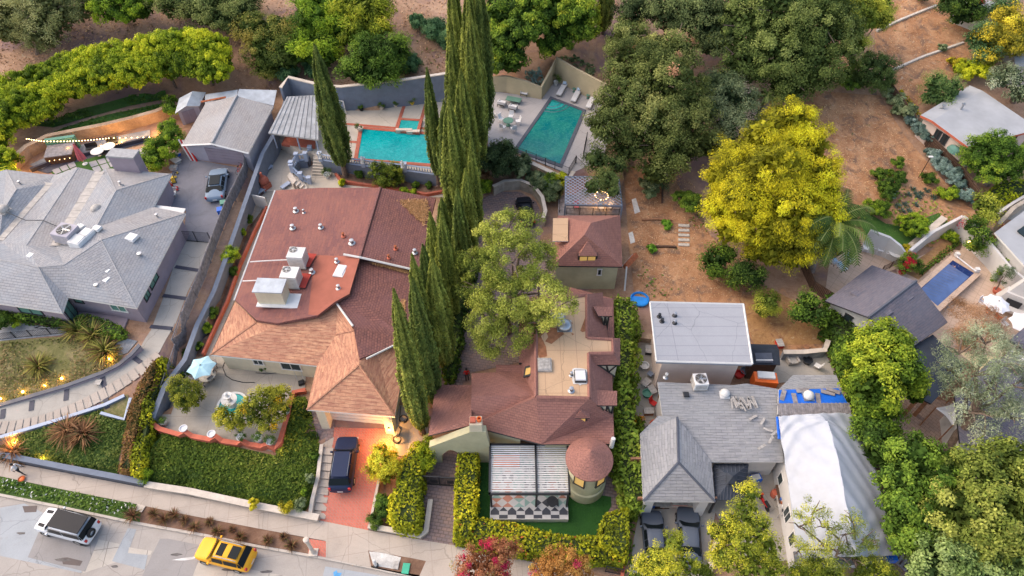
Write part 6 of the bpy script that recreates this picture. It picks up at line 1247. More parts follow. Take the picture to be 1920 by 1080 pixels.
balustrade('balustrade','white balustrade on a slate blue wall along the front of the turquoise pool terrace',[W(602,300,3.2),W(640,306,3.2),W(682,311,3.2),W(760,320,3.2),W(835,330,3.2)],ztop=3.2)
balustrade('balustrade','pale blue balustrade around the upper landing left of the stone stairs',[W(549,318,2.6),W(558,300,2.8),W(574,296,3.0),W(582,282,3.2)],ztop=2.7)
balustrade('stair_balustrade','pale blue sloping balustrade beside the lower stairs by the red roof',[W(549,321,2.6),W(566,337,1.9),W(582,345,1.5)],wallh=0,h=.8)
for k in range(7):mb=MB();zt=3.1-k*.24;mb.prism([W(588-k*.4,291+k*5.6,zt),W(603+k*.6,293+k*5.6,zt),W(604+k*.7,299+k*5.6,zt),W(587-k*.4,298+k*5.6,zt)],1.2,zt);o=mb.build('stair_step','deck');o['kind']='structure'
for k in range(5):mb=MB();zt=2.4-k*.2;mb.prism([W(545+k*7,322+k*4.5,zt),W(556+k*7,338+k*4.5,zt),W(549+k*7,345+k*4,zt),W(538+k*7,329+k*4.5,zt)],1.2,zt);o=mb.build('stair_step','coping');o['kind']='structure'
def statue(label,p,h=.9,m='white_paint',group='white statues'):
 t=thing('statue',label,'statue',p,0,group);k=MB();k.box((0,0,0),(.34,.34,.12));k.build('plinth',m,t,local=True);k=MB();k.lathe((0,0,.12),[(.14,0),(.17,h*.15),(.12,h*.3),(.15,h*.5),(.19,h*.62),(.16,h*.7),(.06,h*.76),(.1,h*.84),(.09,h*.93),(0,h)],10,sy=.75);k.tube([(.17,0,h*.74),(.26,-.08,h*.55),(.12,-.2,h*.5)],.05,6);k.build('figure',m,t,local=True,smooth=True);return t
for x,y,lb in((601,289,'white statue on the post at the top of the stone stairs'),(680,298,'white statue on the balustrade post near the pool corner'),(755,306,'white statue on the balustrade in the middle of the pool')):statue(lb,W(x,y+8,4.35))
t=thing('wall_ornament','white round ornament fixed to the tall slate blue wall','ornament',W(667,180,5.0));mb=MB();mb.lathe((0,-.1,0),[(.0,-.4),(.35,-.2),(.42,0),(.3,.28),(0,.42)],10,sy=.4);mb.build('shell','white_paint',t,local=True,smooth=True);mb=MB();mb.box((0,.1,-.3),(.4,.3,.6));mb.build('bracket','white_paint',t,local=True)
t=thing('leaning_frame','white lattice frame leaning against the slate blue wall beside the cypress','frame',G(643,213),R(-20));mb=MB();[mb.box((x,0,0),(.09,.08,1.9))for x in(-.45,.45)];[mb.box((0,0,z),(.95,.07,.08))for z in(.1,1.85)];mb.build('frame','white_paint',t,local=True);mb=MB();[mb.box((x*.15,0,.1),(.03,.03,1.75))for x in range(-3,4)];[mb.box((0,0,.2*z),(.9,.025,.03))for z in range(1,9)];mb.build('lattice','wall_blue_light',t,local=True)
def pavilion():
 z=5.6;P=PW({'a':(503,249,z-.2),'b':(538,181,z+.1),'c':(596,178,z+.1),'d':(597,262,z-.2)});t=thing('pavilion','open pavilion with a streaked flat grey roof beside the first cypress','pavilion',V(P['a'],3.2));roof('roof',P,['abcd'],['corrugated','grime_metal'],t,.2)
 for p in inset([P[k]for k in 'abcd'],.35)+[P['a'].lerp(P['d'],.55)+Vector((0,.3,0))]:mb=MB();mb.tube([V(p,3.0),V(p,z-.3)],.09,6);mb.build('post','wall_blue_light',t)
 for k in range(9):u=(k+.5)/9;mb=MB();mb.tube([P['a'].lerp(P['d'],u)+Vector((0,0,.03)),P['b'].lerp(P['c'],u)+Vector((0,0,.03))],.035,4);mb.build('roof_rib','metal',t)
 mb=MB();q=inset([P[k]for k in 'abcd'],.8);mb.prism([q[0],q[1],q[2],q[3]],3.0,3.35);mb.build('floor','brick_edge',t)
pavilion()
def brick_oven():
 b=G(497,352);t=thing('brick_oven','domed red brick oven with an arched mouth at the end of the blue wall','oven',b,R(-35));mb=MB();mb.box((0,0,0),(1.3,1.1,.8));mb.build('base','brick_edge',t,local=True);mb=MB();mb.lathe((0,.05,.9),[(.66,0),(.64,.3),(.45,.6),(.18,.75),(.15,.78),(.15,1.3),(0,1.3)],14);mb.build('dome','brick_edge',t,local=True);mb=MB();mb.box((0,-.6,.92),(.6,.12,.42),0,top=(.7,1));mb.build('mouth','black_metal',t,local=True)
brick_oven()
for x,y,lb in((504,320,'pale blue stone bench above the brick oven'),(489,364,'pale stone bench below the brick oven'),(537,352,'small pale blue block by the stairs beside the red roof')):t=thing('stone_bench',lb,'bench',G(x,y),R(55));mb=MB();mb.box((0,0,.38),(1.3,.55,.1));mb.build('seat','wall_blue_light',t,local=True,bev=.02);[(k.box((sx*.45,0,0),(.16,.45,.38)),k.build('leg','wall_blue_light',t,local=True))for sx in(-1,1)for k in[MB()]]
mb=MB();a,b=G(472,384),G(504,392);mb.box((a+b)/2,((b-a).length,.1,1.7),math.atan2((b-a).y,(b-a).x));T(mb.build('white_gate','white_paint',loc=(a+b)/2),'white panel gate between the blue wall and the red roof corner','gate')
wallrun('brick_bed_wall',[(630,330),(642,344),(700,352),(765,361),(800,368),(835,362),(842,350)],.45,.3,'brick_edge','low brick wall around the planting bed under the pool balustrade','wall')
S('planting_bed',[(632,328),(700,335),(840,348),(832,361),(800,366),(765,359),(700,350),(644,342)],'mulch',.08)
wallrun('brick_side_planter',[(502,392),(478,440),(452,500),(428,570),(400,630),(383,668)],.5,.22,'terracotta','long red planter wall following the left side of the red roofed house','wall')
S('planting_bed',[(492,392),(501,394),(476,440),(450,500),(425,570),(396,632),(380,668),(368,668),(395,590),(425,500),(455,430)],'mulch',.08)
# scalloped red wall with urns round the patio
sw=[(290,800),(305,812),(340,820),(352,816),(364,823),(398,830),(410,826),(420,832),(448,836),(457,833),(470,838),(492,842),(505,840),(518,846),(528,838),(535,805),(542,780),(546,762),(553,740),(575,736)]
wallrun('scalloped_wall',sw,.55,.3,'terracotta','scalloped red painted wall edging the patio above the lawn','wall',z=[1.75+(.25 if i in(3,6,9,12,14,17)else 0)for i in range(len(sw))],cap=.06,capm='terracotta')
def pot(label,p,r=.3,h=.5,m='white_paint',plant=True,group=None,seed=0,name='potted_plant',cols=None,pr=None):
 t=thing(name,label,'pot',p,0,group);k=MB();k.lathe((0,0,0),[(0,0),(r*.6,0),(r*.95,h*.6),(r,h*.9),(r*1.1,h),(r*.9,h),(r*.85,h*.85),(0,h*.85)],14);k.build('pot',m,t,local=True,smooth=True)
 if plant:
  q=pr or r*1.2;o=leafobj('plant',crown([(p[0],p[1],p[2]+h+q*.5,q,q,q*.8)],cols or GRN,leaf=.12,cr=q*.6,per=16,seed=seed,core=0),t)
 return t
GRN=[(.03,.07,.012),(.07,.14,.02),(.14,.24,.04)]
for i,(x,y,lb)in enumerate(((350,812,'white urn nearest the left corner of the scalloped red wall'),(402,822,'white urn on the scalloped red wall, second from the left'),(456,828,'white urn on the scalloped red wall, third from the left'),(489,830,'white urn with a leafy plant left of the wall corner'),(511,836,'white urn at the lower right corner of the scalloped red wall'),(540,778,'small white urn on the right arm of the scalloped red wall'))):pot(lb,G(x,y)+Vector((0,0,.35)),.33,.5,'cushion',i>1,'white urns on the scalloped wall',i)
for x,y,s,lb,m in((349,705,.3,'white pot left of the light blue parasol table','cushion'),(615,333,.42,'large cream pot at the foot of the stone stairs','cushion'),(676,206+40,.38,'cream pot on the deck left of the turquoise pool','coping'),(716,205,.3,'potted plant on the pool deck, second from the left frame','coping'),(742,200,.28,'potted plant on the pool deck nearest the spa path','coping'),(773,196,.4,'largest potted plant on the pool deck beside the second brick band','yellow'),(678,208,.25,'small dark potted plant right of the leaning frame','black_metal'),(310,795,.3,'dark round pot in the left corner of the patio','stone'),(497,695,.28,'small potted plant by the house wall above the fountain','stone')):pot(lb,G(x,y),s,s*1.4,m,True,None,int(x))
# parasol, tables and chairs
def parasol(label,p,r,h,m,n=6,drop=.45,tilt=(0,0),group=None,scal=.12,rz=0,name='parasol'):
 t=thing(name,label,'parasol',p,rz,group);k=MB();k.tube([(0,0,0),(0,0,h+.1)],.035,6);k.lathe((0,0,0),[(.3,0),(.3,.08),(.05,.12)],12);k.build('pole','grime_metal',t,local=True)
 k=MB();seg=6*n;rings=[(0,0),(.3,-.06),(.65,-.2),(1,-drop)];b0=0
 for rr,dz in rings:
  for s in range(seg):
   a=2*pi*s/seg;u=(s%6)/6;f=1-scal*sin(pi*u)*rr-(1-cos(pi/n))*.5*sin(pi*u);k.v.append((cos(a)*r*rr*f,sin(a)*r*rr*f,h+dz*1.0+(.0 if rr<1 else.04*sin(pi*u))-.02*sin(pi*u)))
 for i in range(3):
  for s in range(seg):j=(s+1)%seg;k.f.append((i*seg+s,(i+1)*seg+s,(i+1)*seg+j,i*seg+j));k.m.append(0)
 o=k.build('canopy',m,t,local=True);so=o.modifiers.new('t','SOLIDIFY');so.thickness=.02
 k=MB();[k.tube([(0,0,h-.03),(cos(2*pi*s/n)*r*.97,sin(2*pi*s/n)*r*.97,h-drop-.03)],.015,4)for s in range(n)];k.build('ribs','grime_metal',t,local=True)
 k=MB();k.lathe((0,0,h),[(.08,0),(.05,.08),(0,.14)],8);k.build('finial','grime_metal',t,local=True);return t
def chair(label,p,rz,m='wood_grey',fm='black_metal',group=None,cat='chair',name='patio_chair'):
 t=thing(name,label,cat,p,rz,group);k=MB();k.box((0,0,.4),(.55,.52,.05));k.build('seat',m,t,local=True);k=MB();k.box((0,.28,.45),(.55,.05,.55),0,rx=-.18);k.build('backrest',m,t,local=True)
 for sx in(-1,1):
  for sy in(-1,1):k=MB();k.box((sx*.25,sy*.23,0),(.04,.04,.4));k.build('leg',fm,t,local=True)
  k=MB();k.tube([(sx*.29,-.22,.4),(sx*.29,-.22,.62),(sx*.29,.25,.64)],.022,5);k.build('armrest',fm,t,local=True)
 return t
pc=G(392,712);parasol('light blue six sided parasol over the patio dining table',pc,1.3,2.4,'sky_fabric',6,.4,rz=.35,scal=.16);round_table('round patio table under the light blue parasol',pc+Vector((.05,.05,0)),.75,.72,'stone')
for i,(x,y,a,lb)in enumerate(((403,688,-1.2,'patio chair right of the light blue parasol, highest up'),(400,702,-1.7,'patio chair right of the light blue parasol, second from the top'),(395,713,-2.3,'patio chair at the lower right of the light blue parasol'),(382,722,3.0,'patio chair in front of the light blue parasol, furthest from the house'),(370,714,2.6,'patio chair at the lower left of the light blue parasol'),(355,697,1.4,'patio chair at the left side of the light blue parasol'))):chair(lb,G(x,y),a,group='chairs round the light blue parasol')
def fountain():
 c=G(437,762);t=thing('fountain','white two tiered fountain in a round white rimmed basin on the patio','fountain',c);k=MB();k.lathe((0,0,0),[(1.35,0),(1.35,.3),(1.15,.3),(1.15,.1),(0,.1)],36);k.build('basin','white_paint',t,local=True);k=MB();k.lathe((0,0,.1),[(1.14,.1),(0,.1)],30);k.build('water','spa_water',t,local=True)
 k=MB();k.lathe((0,0,.1),[(.4,0),(.35,.25),(.22,.6),(.3,.75),(.65,.95),(.68,1.05),(.6,1.02),(.2,.88),(.14,1.3),(.3,1.5),(.4,1.62),(.4,1.7),(.15,1.6),(.1,1.9),(.16,2.0),(0,2.15)],24);k.build('tiers','white_paint',t,local=True,smooth=True)
fountain()
for px,lb in((((1020/4+240,690),(0,0)),''),):pass
def hose(label,pts,m='black_metal',r=.035,cat='hose'):
 P=[G(*p)+Vector((0,0,.09))for p in pts];mb=MB();mb.tube(P,r,5);return T(mb.build('garden_hose',m,loc=P[0]),label,cat)
hose('dark hose looping across the patio right of the parasol',[(425,671),(418,690),(424,705),(436,713),(456,718),(478,718)]);hose('dark hose lying along the cream house wall',[(480,700),(500,702),(530,699),(552,696)])
hose('dark hose on the side yard right of the garage',[(752,762),(750,780),(748,800),(752,806),(748,818),(742,822)]);hose('coiled black hose on the gravel by the front hedge',[(70,610),(85,605),(100,609),(92,614),(78,612),(66,616),(100,618),(118,614)])
# black bags and gear beside the garage
t=thing('push_mower','black push mower by the end of the scalloped wall','mower',G(566,720),.4);mb=MB();mb.box((0,0,.1),(.6,.5,.3),0,top=.8);mb.build('body','black_metal',t,local=True,bev=.05);mb=MB();mb.tube([(-.25,.2,.3),(-.3,1.0,.95),(.3,1.0,.95),(.25,.2,.3)],.025,5);mb.build('handle','metal',t,local=True)
for x,y,lb in((757,788,'coil of black hose by the garage corner'),(745,826,'coil of hose near the yellow shrub')):k=MB();c=G(x,y);[k.tube([c+Vector((cos(a*.7)*.35,sin(a*.7)*.35,.08+z*.07))for a in range(10)],.035,5)for z in range(4)];T(k.build('hose_coil','black_metal',loc=c),lb,'hose')
# garage lamp
def wall_lamp(label,p,pw,d=(0,-.3,0),name='wall_lamp',col=(1,.45,.12)):
 t=thing(name,label,'lamp',p);k=MB();k.box((0,0,0),(.12,.12,.3),0,top=.8);k.build('lantern','lamp',t,local=True);k=MB();k.box((0,0,.3),(.2,.2,.05),0,top=.3);k.build('cap','black_metal',t,local=True);l=bpy.data.lights.new('wall_lamp_bulb','POINT');l.energy=pw;l.color=col;l.shadow_soft_size=.15;o=bpy.data.objects.new('bulb_light',l);SC.collection.objects.link(o);o.parent=t;o.location=d
wall_lamp('glowing lantern on the right pillar of the garage above the brick driveway',W(730,806,2.6),260,(-.1,-.7,-.6))
wall_lamp('orange lamp at the left end of the tan wall behind the white pool chairs',W(925,148,6.1),50,(.2,-.4,0));wall_lamp('lamp beside the green awning of the red edged house',W(1786,262,5.6),60,(-.3,-.4,-.2));wall_lamp('lamp on the white wall beside the red bougainvillea',W(1816,455,4.2),30)
# curb side things
t=thing('utility_post','pale concrete post on a square base standing on the brick pad by the kerb','post',W(588,1036,.17));mb=MB();mb.box((0,0,0),(.7,.6,.1));mb.build('base','coping',t,local=True);mb=MB();mb.lathe((0,0,.1),[(.2,0),(.15,.4),(.14,2.2),(.22,2.35),(.22,2.6),(0,2.7)],12);mb.build('shaft','coping',t,local=True,smooth=True)
def lid(name,label,x,y,s,m,rz,z=.19):mb=MB();c=W(x,y,z);mb.box(c,(s[0],s[1],.05),rz);T(mb.build(name,m,loc=c,bev=.01),label,'lid')
plain('teal_plastic',(.05,.42,.26),.6,var=.08)
lid('ground_hatch','green utility box lid in the mulch by the kerb',761,1066,(.55,.8),'teal_plastic',-.1);lid('ground_hatch','grey meter lid beside the white gravel',743,1060,(.4,.6),'grime_metal',-.1);lid('ground_hatch','pale square lid at the end of the white flower strip',262,953,(.75,.55),'coping',-.25);lid('ground_hatch','round grey drain lid on the curved drive',184,717,(.55,.55),'grime_metal',0,2.35)
t=thing('white_pipe_bollard','short white bollard standing in the white gravel by the kerb','bollard',W(705,1060,.18));mb=MB();mb.lathe((0,0,0),[(.11,0),(.11,1.0),(.08,1.08),(0,1.1)],12);mb.build('post','white_paint',t,local=True,smooth=True);mb=MB();mb.lathe((0,0,0),[(.2,0),(.2,.04),(.1,.05)],12);mb.build('base','black_metal',t,local=True)
# ================================================================ tudor house yard: gate, gazebo, pool terrace
wallrun('court_wall',[(925,366),(945,356),(975,354),(1000,364),(1016,385),(1022,412),(1018,425)],1.3,.3,'concrete_wall','curved pale concrete wall round the back of the mauve motor court','wall',cap=.05,capm='coping')
wallrun('terrace_wall',[(912,172),(950,172),(985,180),(1014,186),(1030,164),(1041,150),(1075,168),(1118,190),(1150,205)],2.6,.3,'stucco_tan','folded tan wall behind the white pool armchairs','wall',z=[6.7,6.9,6.8,6.4,7.0,7.9,7.7,7.6,7.6])
wallrun('stone_terrace_wall',[(962,296),(1000,312),(1040,330),(1066,338),(1075,322)],1,.4,'stonework','tan rubble stone wall below the teal pool railing','wall',z=4.62,cap=.06,capm='coping')
railfence('pool_railing','black railing along the near side of the teal pool',[W(968,288,4.65),W(1005,303,4.65),W(1040,317,4.65),W(1066,328,4.65),W(1079,306,4.65)],1.0)
railfence('pool_railing','black railing down the right side of the pool stairs',[W(1093,297,4.65),W(1095,285,4.65),W(1100,262,4.65)],1.0)
railfence('stair_railing','black railing down the left side of the pool stairs',[W(1080,306,4.6),W(1105,330,3.3)],.9)
for k in range(6):mb=MB();zt=4.5-k*.25;mb.prism([W(1083+k*6.5,303+k*5,zt),W(1096+k*6.5,290+k*5,zt),W(1103+k*6.5,295+k*5,zt),W(1089+k*6.5,309+k*5,zt)],2,zt);o=mb.build('stair_step','deck_grey');o['kind']='structure'
mb=MB();mb.prism([W(1120,322,3.0),W(1150,318,3.0),W(1160,340,3.0),(W(1128,345,3.0))],1.5,3.0);o=mb.build('stair_landing','deck_grey');o['kind']='structure'
Zp=4.7
def P4(x,y):return W(x,y,Zp)
def face_to(a,b):return math.atan2(b.y-a.y,b.x-a.x)
def lounger(label,a,b,group):
 """a = head, b = foot (photo points on the deck)"""
 A,B=(P4(*a),P4(*b))if not isinstance(a,Vector)else(a,b);c=(A+B)/2;rz=face_to(B,A);Ln=(A-B).length;t=thing('sun_lounger',label,'sun lounger',c,rz,group)
 k=MB();k.box((-Ln*.15,0,.28),(Ln*.7,.7,.05));k.build('frame','white_paint',t,local=True);k=MB();k.box((-Ln*.16,0,.33),(Ln*.66,.66,.1));k.build('mattress','cushion',t,local=True,bev=.03)
 k=MB();k.box((Ln*.34,0,.36),(Ln*.38,.66,.1),0,ry=-.5);k.build('backrest','cushion',t,local=True,bev=.03);k=MB();k.box((Ln*.26,0,.5),(.4,.42,.12),0,ry=-.5);k.build('pillow','pillow_blue',t,local=True,bev=.04)
 for sx in(-.42,.15):
  for sy in(-1,1):k=MB();k.box((Ln*sx,sy*.3,0),(.05,.05,.3));k.build('leg','black_metal',t,local=True)
lounger('white sun lounger nearest the corner of the tan wall by the teal pool',(1062,156),(1047,182),'white sun loungers by the teal pool');lounger('white sun lounger between the two small green stools',(1088,167),(1074,194),'white sun loungers by the teal pool');lounger('white sun lounger half hidden by the oak tree at the pool corner',(1116,178),(1102,206),'white sun loungers by the teal pool')
def armchair(label,p,rz,group):
 t=thing('armchair',label,'armchair',p,rz,group);k=MB();k.box((0,0,.28),(.95,.9,.06));k.build('frame','black_metal',t,local=True);k=MB();k.box((0,-.03,.34),(.8,.8,.16));k.build('seat','cushion',t,local=True,bev=.04);k=MB();k.box((0,.36,.4),(.85,.16,.5),0,rx=-.2);k.build('backrest','cushion',t,local=True,bev=.05);k=MB();k.box((0,.18,.52),(.42,.16,.32),0,rx=-.5);k.build('pillow','pillow_blue',t,local=True,bev=.05)
 for sx in(-1,1):
  k=MB();k.box((sx*.45,0,.34),(.07,.85,.28));k.build('armrest','white_paint',t,local=True)
  for sy in(-1,1):k=MB();k.box((sx*.43,sy*.4,0),(.05,.05,.3));k.build('leg','black_metal',t,local=True)
gA='white armchairs round the green low table'
armchair('white armchair at the far left of the green low table, backed to the tan wall',P4(965,170),R(-22),gA);armchair('white armchair at the far right of the green low table, backed to the tan wall',P4(984,178),R(-22),gA);armchair('white armchair at the near left of the green low table',P4(941,198),R(158),gA);armchair('white armchair at the near right of the green low table',P4(962,206),R(158),gA)
t=thing('low_table','long low dark green table between the four white armchairs','table',P4(963,191),R(-18));k=MB();k.box((0,0,.36),(1.9,.95,.06));k.build('table_top','green_cloth',t,local=True)
for sx in(-1,1):
 for sy in(-1,1):k=MB();k.box((sx*.85,sy*.4,0),(.06,.06,.36));k.build('leg','black_metal',t,local=True)
for x,y,lb in((1076,172,'small green stool between the first two loungers'),(1102,184,'small green stool right of the second lounger')):
 t=thing('stool',lb,'stool',P4(x,y),0,'small green stools by the loungers');k=MB();k.lathe((0,0,0),[(.2,0),(.06,.2),(.06,.3),(.24,.42),(.24,.46),(0,.46)],14);k.build('seat','green_cloth',t,local=True,smooth=True)
dc=P4(953,235);round_table('round dark dining table with white chairs at the left of the teal pool',dc,.62,.72,'green_cloth')
for i,(x,y,lb)in enumerate(((940,228,'white dining chair at the left of the round dark table'),(958,223,'white dining chair at the far side of the round dark table'),(971,232,'white dining chair at the right of the round dark table'),(962,246,'white dining chair at the near right of the round dark table'),(943,243,'white dining chair at the near left of the round dark table'))):
 p=P4(x,y);chair(lb,p,face_to(dc,p)-pi/2,'white_fabric','white_metal','white dining chairs round the dark table')
pot('tall white pot with a round green plant against the corner of the tan wall',P4(1042,160),.3,.6,'white_paint',True,None,5,pr=.6);pot('small white pot at the left end of the pool terrace',P4(927,218),.18,.4,'white_paint',False)
for x,y,lb in((958,218,'x'),):pass
# sliding driveway gate
def drive_gate():
 a,b=G(793,908),G(858,912);t=thing('driveway_gate','black slatted gate across the mauve driveway between the hedges','gate',(a+b)/2);d=(b-a).normalized();rz=math.atan2(d.y,d.x);c=(a+b)/2;w=(b-a).length
 k=MB();k.box(c+Vector((0,0,.05)),(w,.08,.12),rz);k.box(c+Vector((0,0,1.45)),(w,.1,.12),rz);[k.box(a.lerp(b,u)+Vector((0,0,.05)),(.12,.12,1.6),rz)for u in(0,.5,1)];k.build('gate_frame','black_metal',t)
 k=MB();[k.box(a.lerp(b,(i+.5)/26)+Vector((0,0,.17)),(.05,.05,1.3),rz)for i in range(26)];k.build('slats','black_metal',t)
 for u in(.35,.82):k=MB();k.box(a.lerp(b,u)+Vector((0,-.06,.6)),(.55,.04,.5),rz);k.build('plate','black_metal',t)
drive_gate()
def gazebo():
 z=3.1;P=[W(919,834,z),W(1064,834,z),W(1068,926,z),W(918,926,z)];t=thing('louvred_gazebo','white louvred pergola with a black frame over the checkered tile deck','gazebo',V(P[0],.6))
 k=MB();E=[(0,1),(1,2),(2,3),(3,0)]
 for a,b in E:d=P[b]-P[a];k.box((P[a]+P[b])/2-Vector((0,0,.12)),(d.length+.16,.16,.22),math.atan2(d.y,d.x))
 A,B=P[0].lerp(P[1],.585),P[3].lerp(P[2],.59);d=B-A;k.box((A+B)/2-Vector((0,0,.12)),(d.length,.16,.22),math.atan2(d.y,d.x));k.build('frame','black_metal',t)
 F_=[V(P[0],0),V(P[1],0),Vector((P[2].x,W(1068,975,.6).y,0)),Vector((P[3].x,W(918,975,.6).y,0))]
 for p in(P[2]+Vector((-.1,0,0)),P[3]+Vector((.1,0,0)),B,P[0],P[1]):m=MB();m.box(V(p,.2),(.16,.16,z-.3));m.build('post','black_metal',t)
 for side,(u0,u1)in enumerate(((.012,.575),(.598,.988))):
  for i in range(22):
   v=(i+.5)/22;a=P[0].lerp(P[3],v);b=P[1].lerp(P[2],v);p,q=a.lerp(b,u0),a.lerp(b,u1);m=MB();m.box((p+q)/2-Vector((0,0,.05)),((q-p).length,.105,.03),math.atan2((q-p).y,(q-p).x),rx=.25);m.build('louvre','white_paint',t)
 m=MB();zf=.75;m.prism([V(p,0)for p in F_],0,zf);m.build('deck','white_paint',t)
 plain('tile_black',(.05,.055,.07),.5,var=.1);plain('tile_white',(.52,.51,.50),.5,var=.05);plain('tile_green',(.25,.38,.34),.5,var=.1);plain('tile_rust',(.45,.2,.14),.6,var=.1)
 x0,x1=F_[0].x+.08,F_[1].x-.08;y1,y0=F_[0].y-.05,F_[2].y+.05;n=9;w=(x1-x0)/n;ms=['tile_white','tile_black','tile_green','tile_rust'];m=MB();zt=zf+.006
 def quad(xa,xb,ya,yb,c):m.face([(xa,ya,zt),(xb,ya,zt),(xb,yb,zt),(xa,yb,zt)],c)
 h=w*.45
 for j in range(2):
  for i in range(n*1+0):quad(x0+i*w,x0+(i+1)*w,y0+j*h,y0+(j+1)*h,(i+j)%2)
 yb=y0+2*h
 for i in range(n):xa=x0+i*w;m.face([(xa,yb,zt),(xa+w,yb,zt),(xa+w/2,yb+h*1.1,zt)],1);m.face([(xa+w,yb,zt),(xa+w*1.5,yb+h*1.1,zt),(xa+w/2,yb+h*1.1,zt)]if i<n-1 else[(xa+w,yb,zt),(xa+w,yb+h*1.1,zt),(xa+w/2,yb+h*1.1,zt)],0)
 m.face([(x0,yb,zt),(x0+w/2,yb+h*1.1,zt),(x0,yb+h*1.1,zt)],0)
 yc=yb+h*1.1;W2=w*1.33;r=random.Random(3);yy=yc;j=0
 while yy<y1-.05:
  hh=min(W2*.8,y1-yy);i=0;xx=x0
  while xx<x1-.05:
   ww=min(W2,x1-xx);cx=xx+ww/2;c1,c2=r.choice([(0,1),(3,0),(2,0),(0,2)]),0;a,b=c1
   m.face([(xx,yy,zt),(xx+ww,yy,zt),(cx,yy+hh/2,zt)],a);m.face([(xx+ww,yy,zt),(xx+ww,yy+hh,zt),(cx,yy+hh/2,zt)],b);m.face([(xx+ww,yy+hh,zt),(xx,yy+hh,zt),(cx,yy+hh/2,zt)],a);m.face([(xx,yy+hh,zt),(xx,yy,zt),(cx,yy+hh/2,zt)],b);xx+=W2
  yy+=W2*.8
 m.build('floor_tiles',ms,t)
 c=V((P[0]+P[2])/2,zf+.01)
 so=thing('outdoor_sofa','orange cushioned sofa under the far end of the white louvres','sofa',c+Vector((-1.8,1.6,0)));m=MB();m.box((0,0,0),(2.2,.8,.4));m.build('seat','orange',so,local=True,bev=.05);m=MB();m.box((0,.35,.4),(2.2,.2,.4));m.build('backrest','orange',so,local=True,bev=.05)
 round_table('small round dark table under the white louvres',c+Vector((1.9,-1.9,0)),.45,.5,'black_metal')
gazebo()
def cottage_pergola():
 z=4.9;P=[W(1060,333,z),W(1160,333,z),W(1166,388,z),W(1060,385,z)];t=thing('lattice_pergola','blue grey lattice topped pergola behind the cottage with a glowing ring light','pergola',V(P[0],2.2));m=MB()
 for a,b in((0,1),(1,2),(2,3),(3,0)):d=P[b]-P[a];m.box((P[a]+P[b])/2,(d.length,.14,.18),math.atan2(d.y,d.x))
 m.build('frame','wall_blue',t);m=MB();n=18
 for i in range(-n,n):
  for sg in(1,-1):
   pts=[]
   for s in np.linspace(0,1,40):
    u,v=s,(s*1.0*sg+i/n*1.6)*1.2
    if 0<=v<=1:pts.append(P[0].lerp(P[1],u).lerp(P[3].lerp(P[2],u),v))
   if len(pts)>2:m.tube([pts[0]+Vector((0,0,.16+.03*sg)),pts[-1]+Vector((0,0,.16+.03*sg))],.05,4)
 m.build('lattice','wall_blue_light',t)
 for p in P:m=MB();m.box(V(p,1.5),(.18,.18,z-1.5));m.build('post','wall_blue',t)
 m=MB();q=[W(1048,340,2.9),W(1160,340,2.9),W(1164,412,2.9),W(1046,412,2.9)];m.prism(q,1.2,2.9);m.build('deck','wood_grey',t)
 c=W(1128,368,4.3);m=MB();m.lathe(c,[(.68,-.03),(.76,-.03),(.76,.03),(.68,.03),(.68,-.03)],30);ch=m.build('ring_chandelier','black_metal',t)
 for k in range(14):a=2*pi*k/14;m=MB();m.lathe(c+Vector((cos(a)*.72,sin(a)*.72,.05)),[(.0,0),(.07,.05),(0,.13)],6);m.build('bulb','bulb',ch)
 l=bpy.data.lights.new('chandelier_bulb','POINT');l.energy=90;l.color=(1,.5,.18);l.shadow_soft_size=.5;o=bpy.data.objects.new('chandelier_light',l);SC.collection.objects.link(o);o.parent=t;o.location=c-t.location-Vector((0,0,.3))
 railfence('deck_railing','dark railing along the front of the lattice pergola deck',[W(1062,402,2.9),W(1160,404,2.9)],.9)
 for x,y,r_,lb,mm in((1126,394,.2,'striped lounge chair under the pergola light','white_fabric'),(1143,392,-.5,'pale lounge chair right of the striped one under the pergola light','white_fabric'),(1080,392,.1,'pink cushioned chair at the left of the pergola deck','pink_fabric')):chair(lb,W(x,y,2.95),r_,mm)
cottage_pergola()
railfence('iron_railing','slim dark railing left of the lattice pergola',[(1048,410),(1049,375),(1050,345)],1.2)
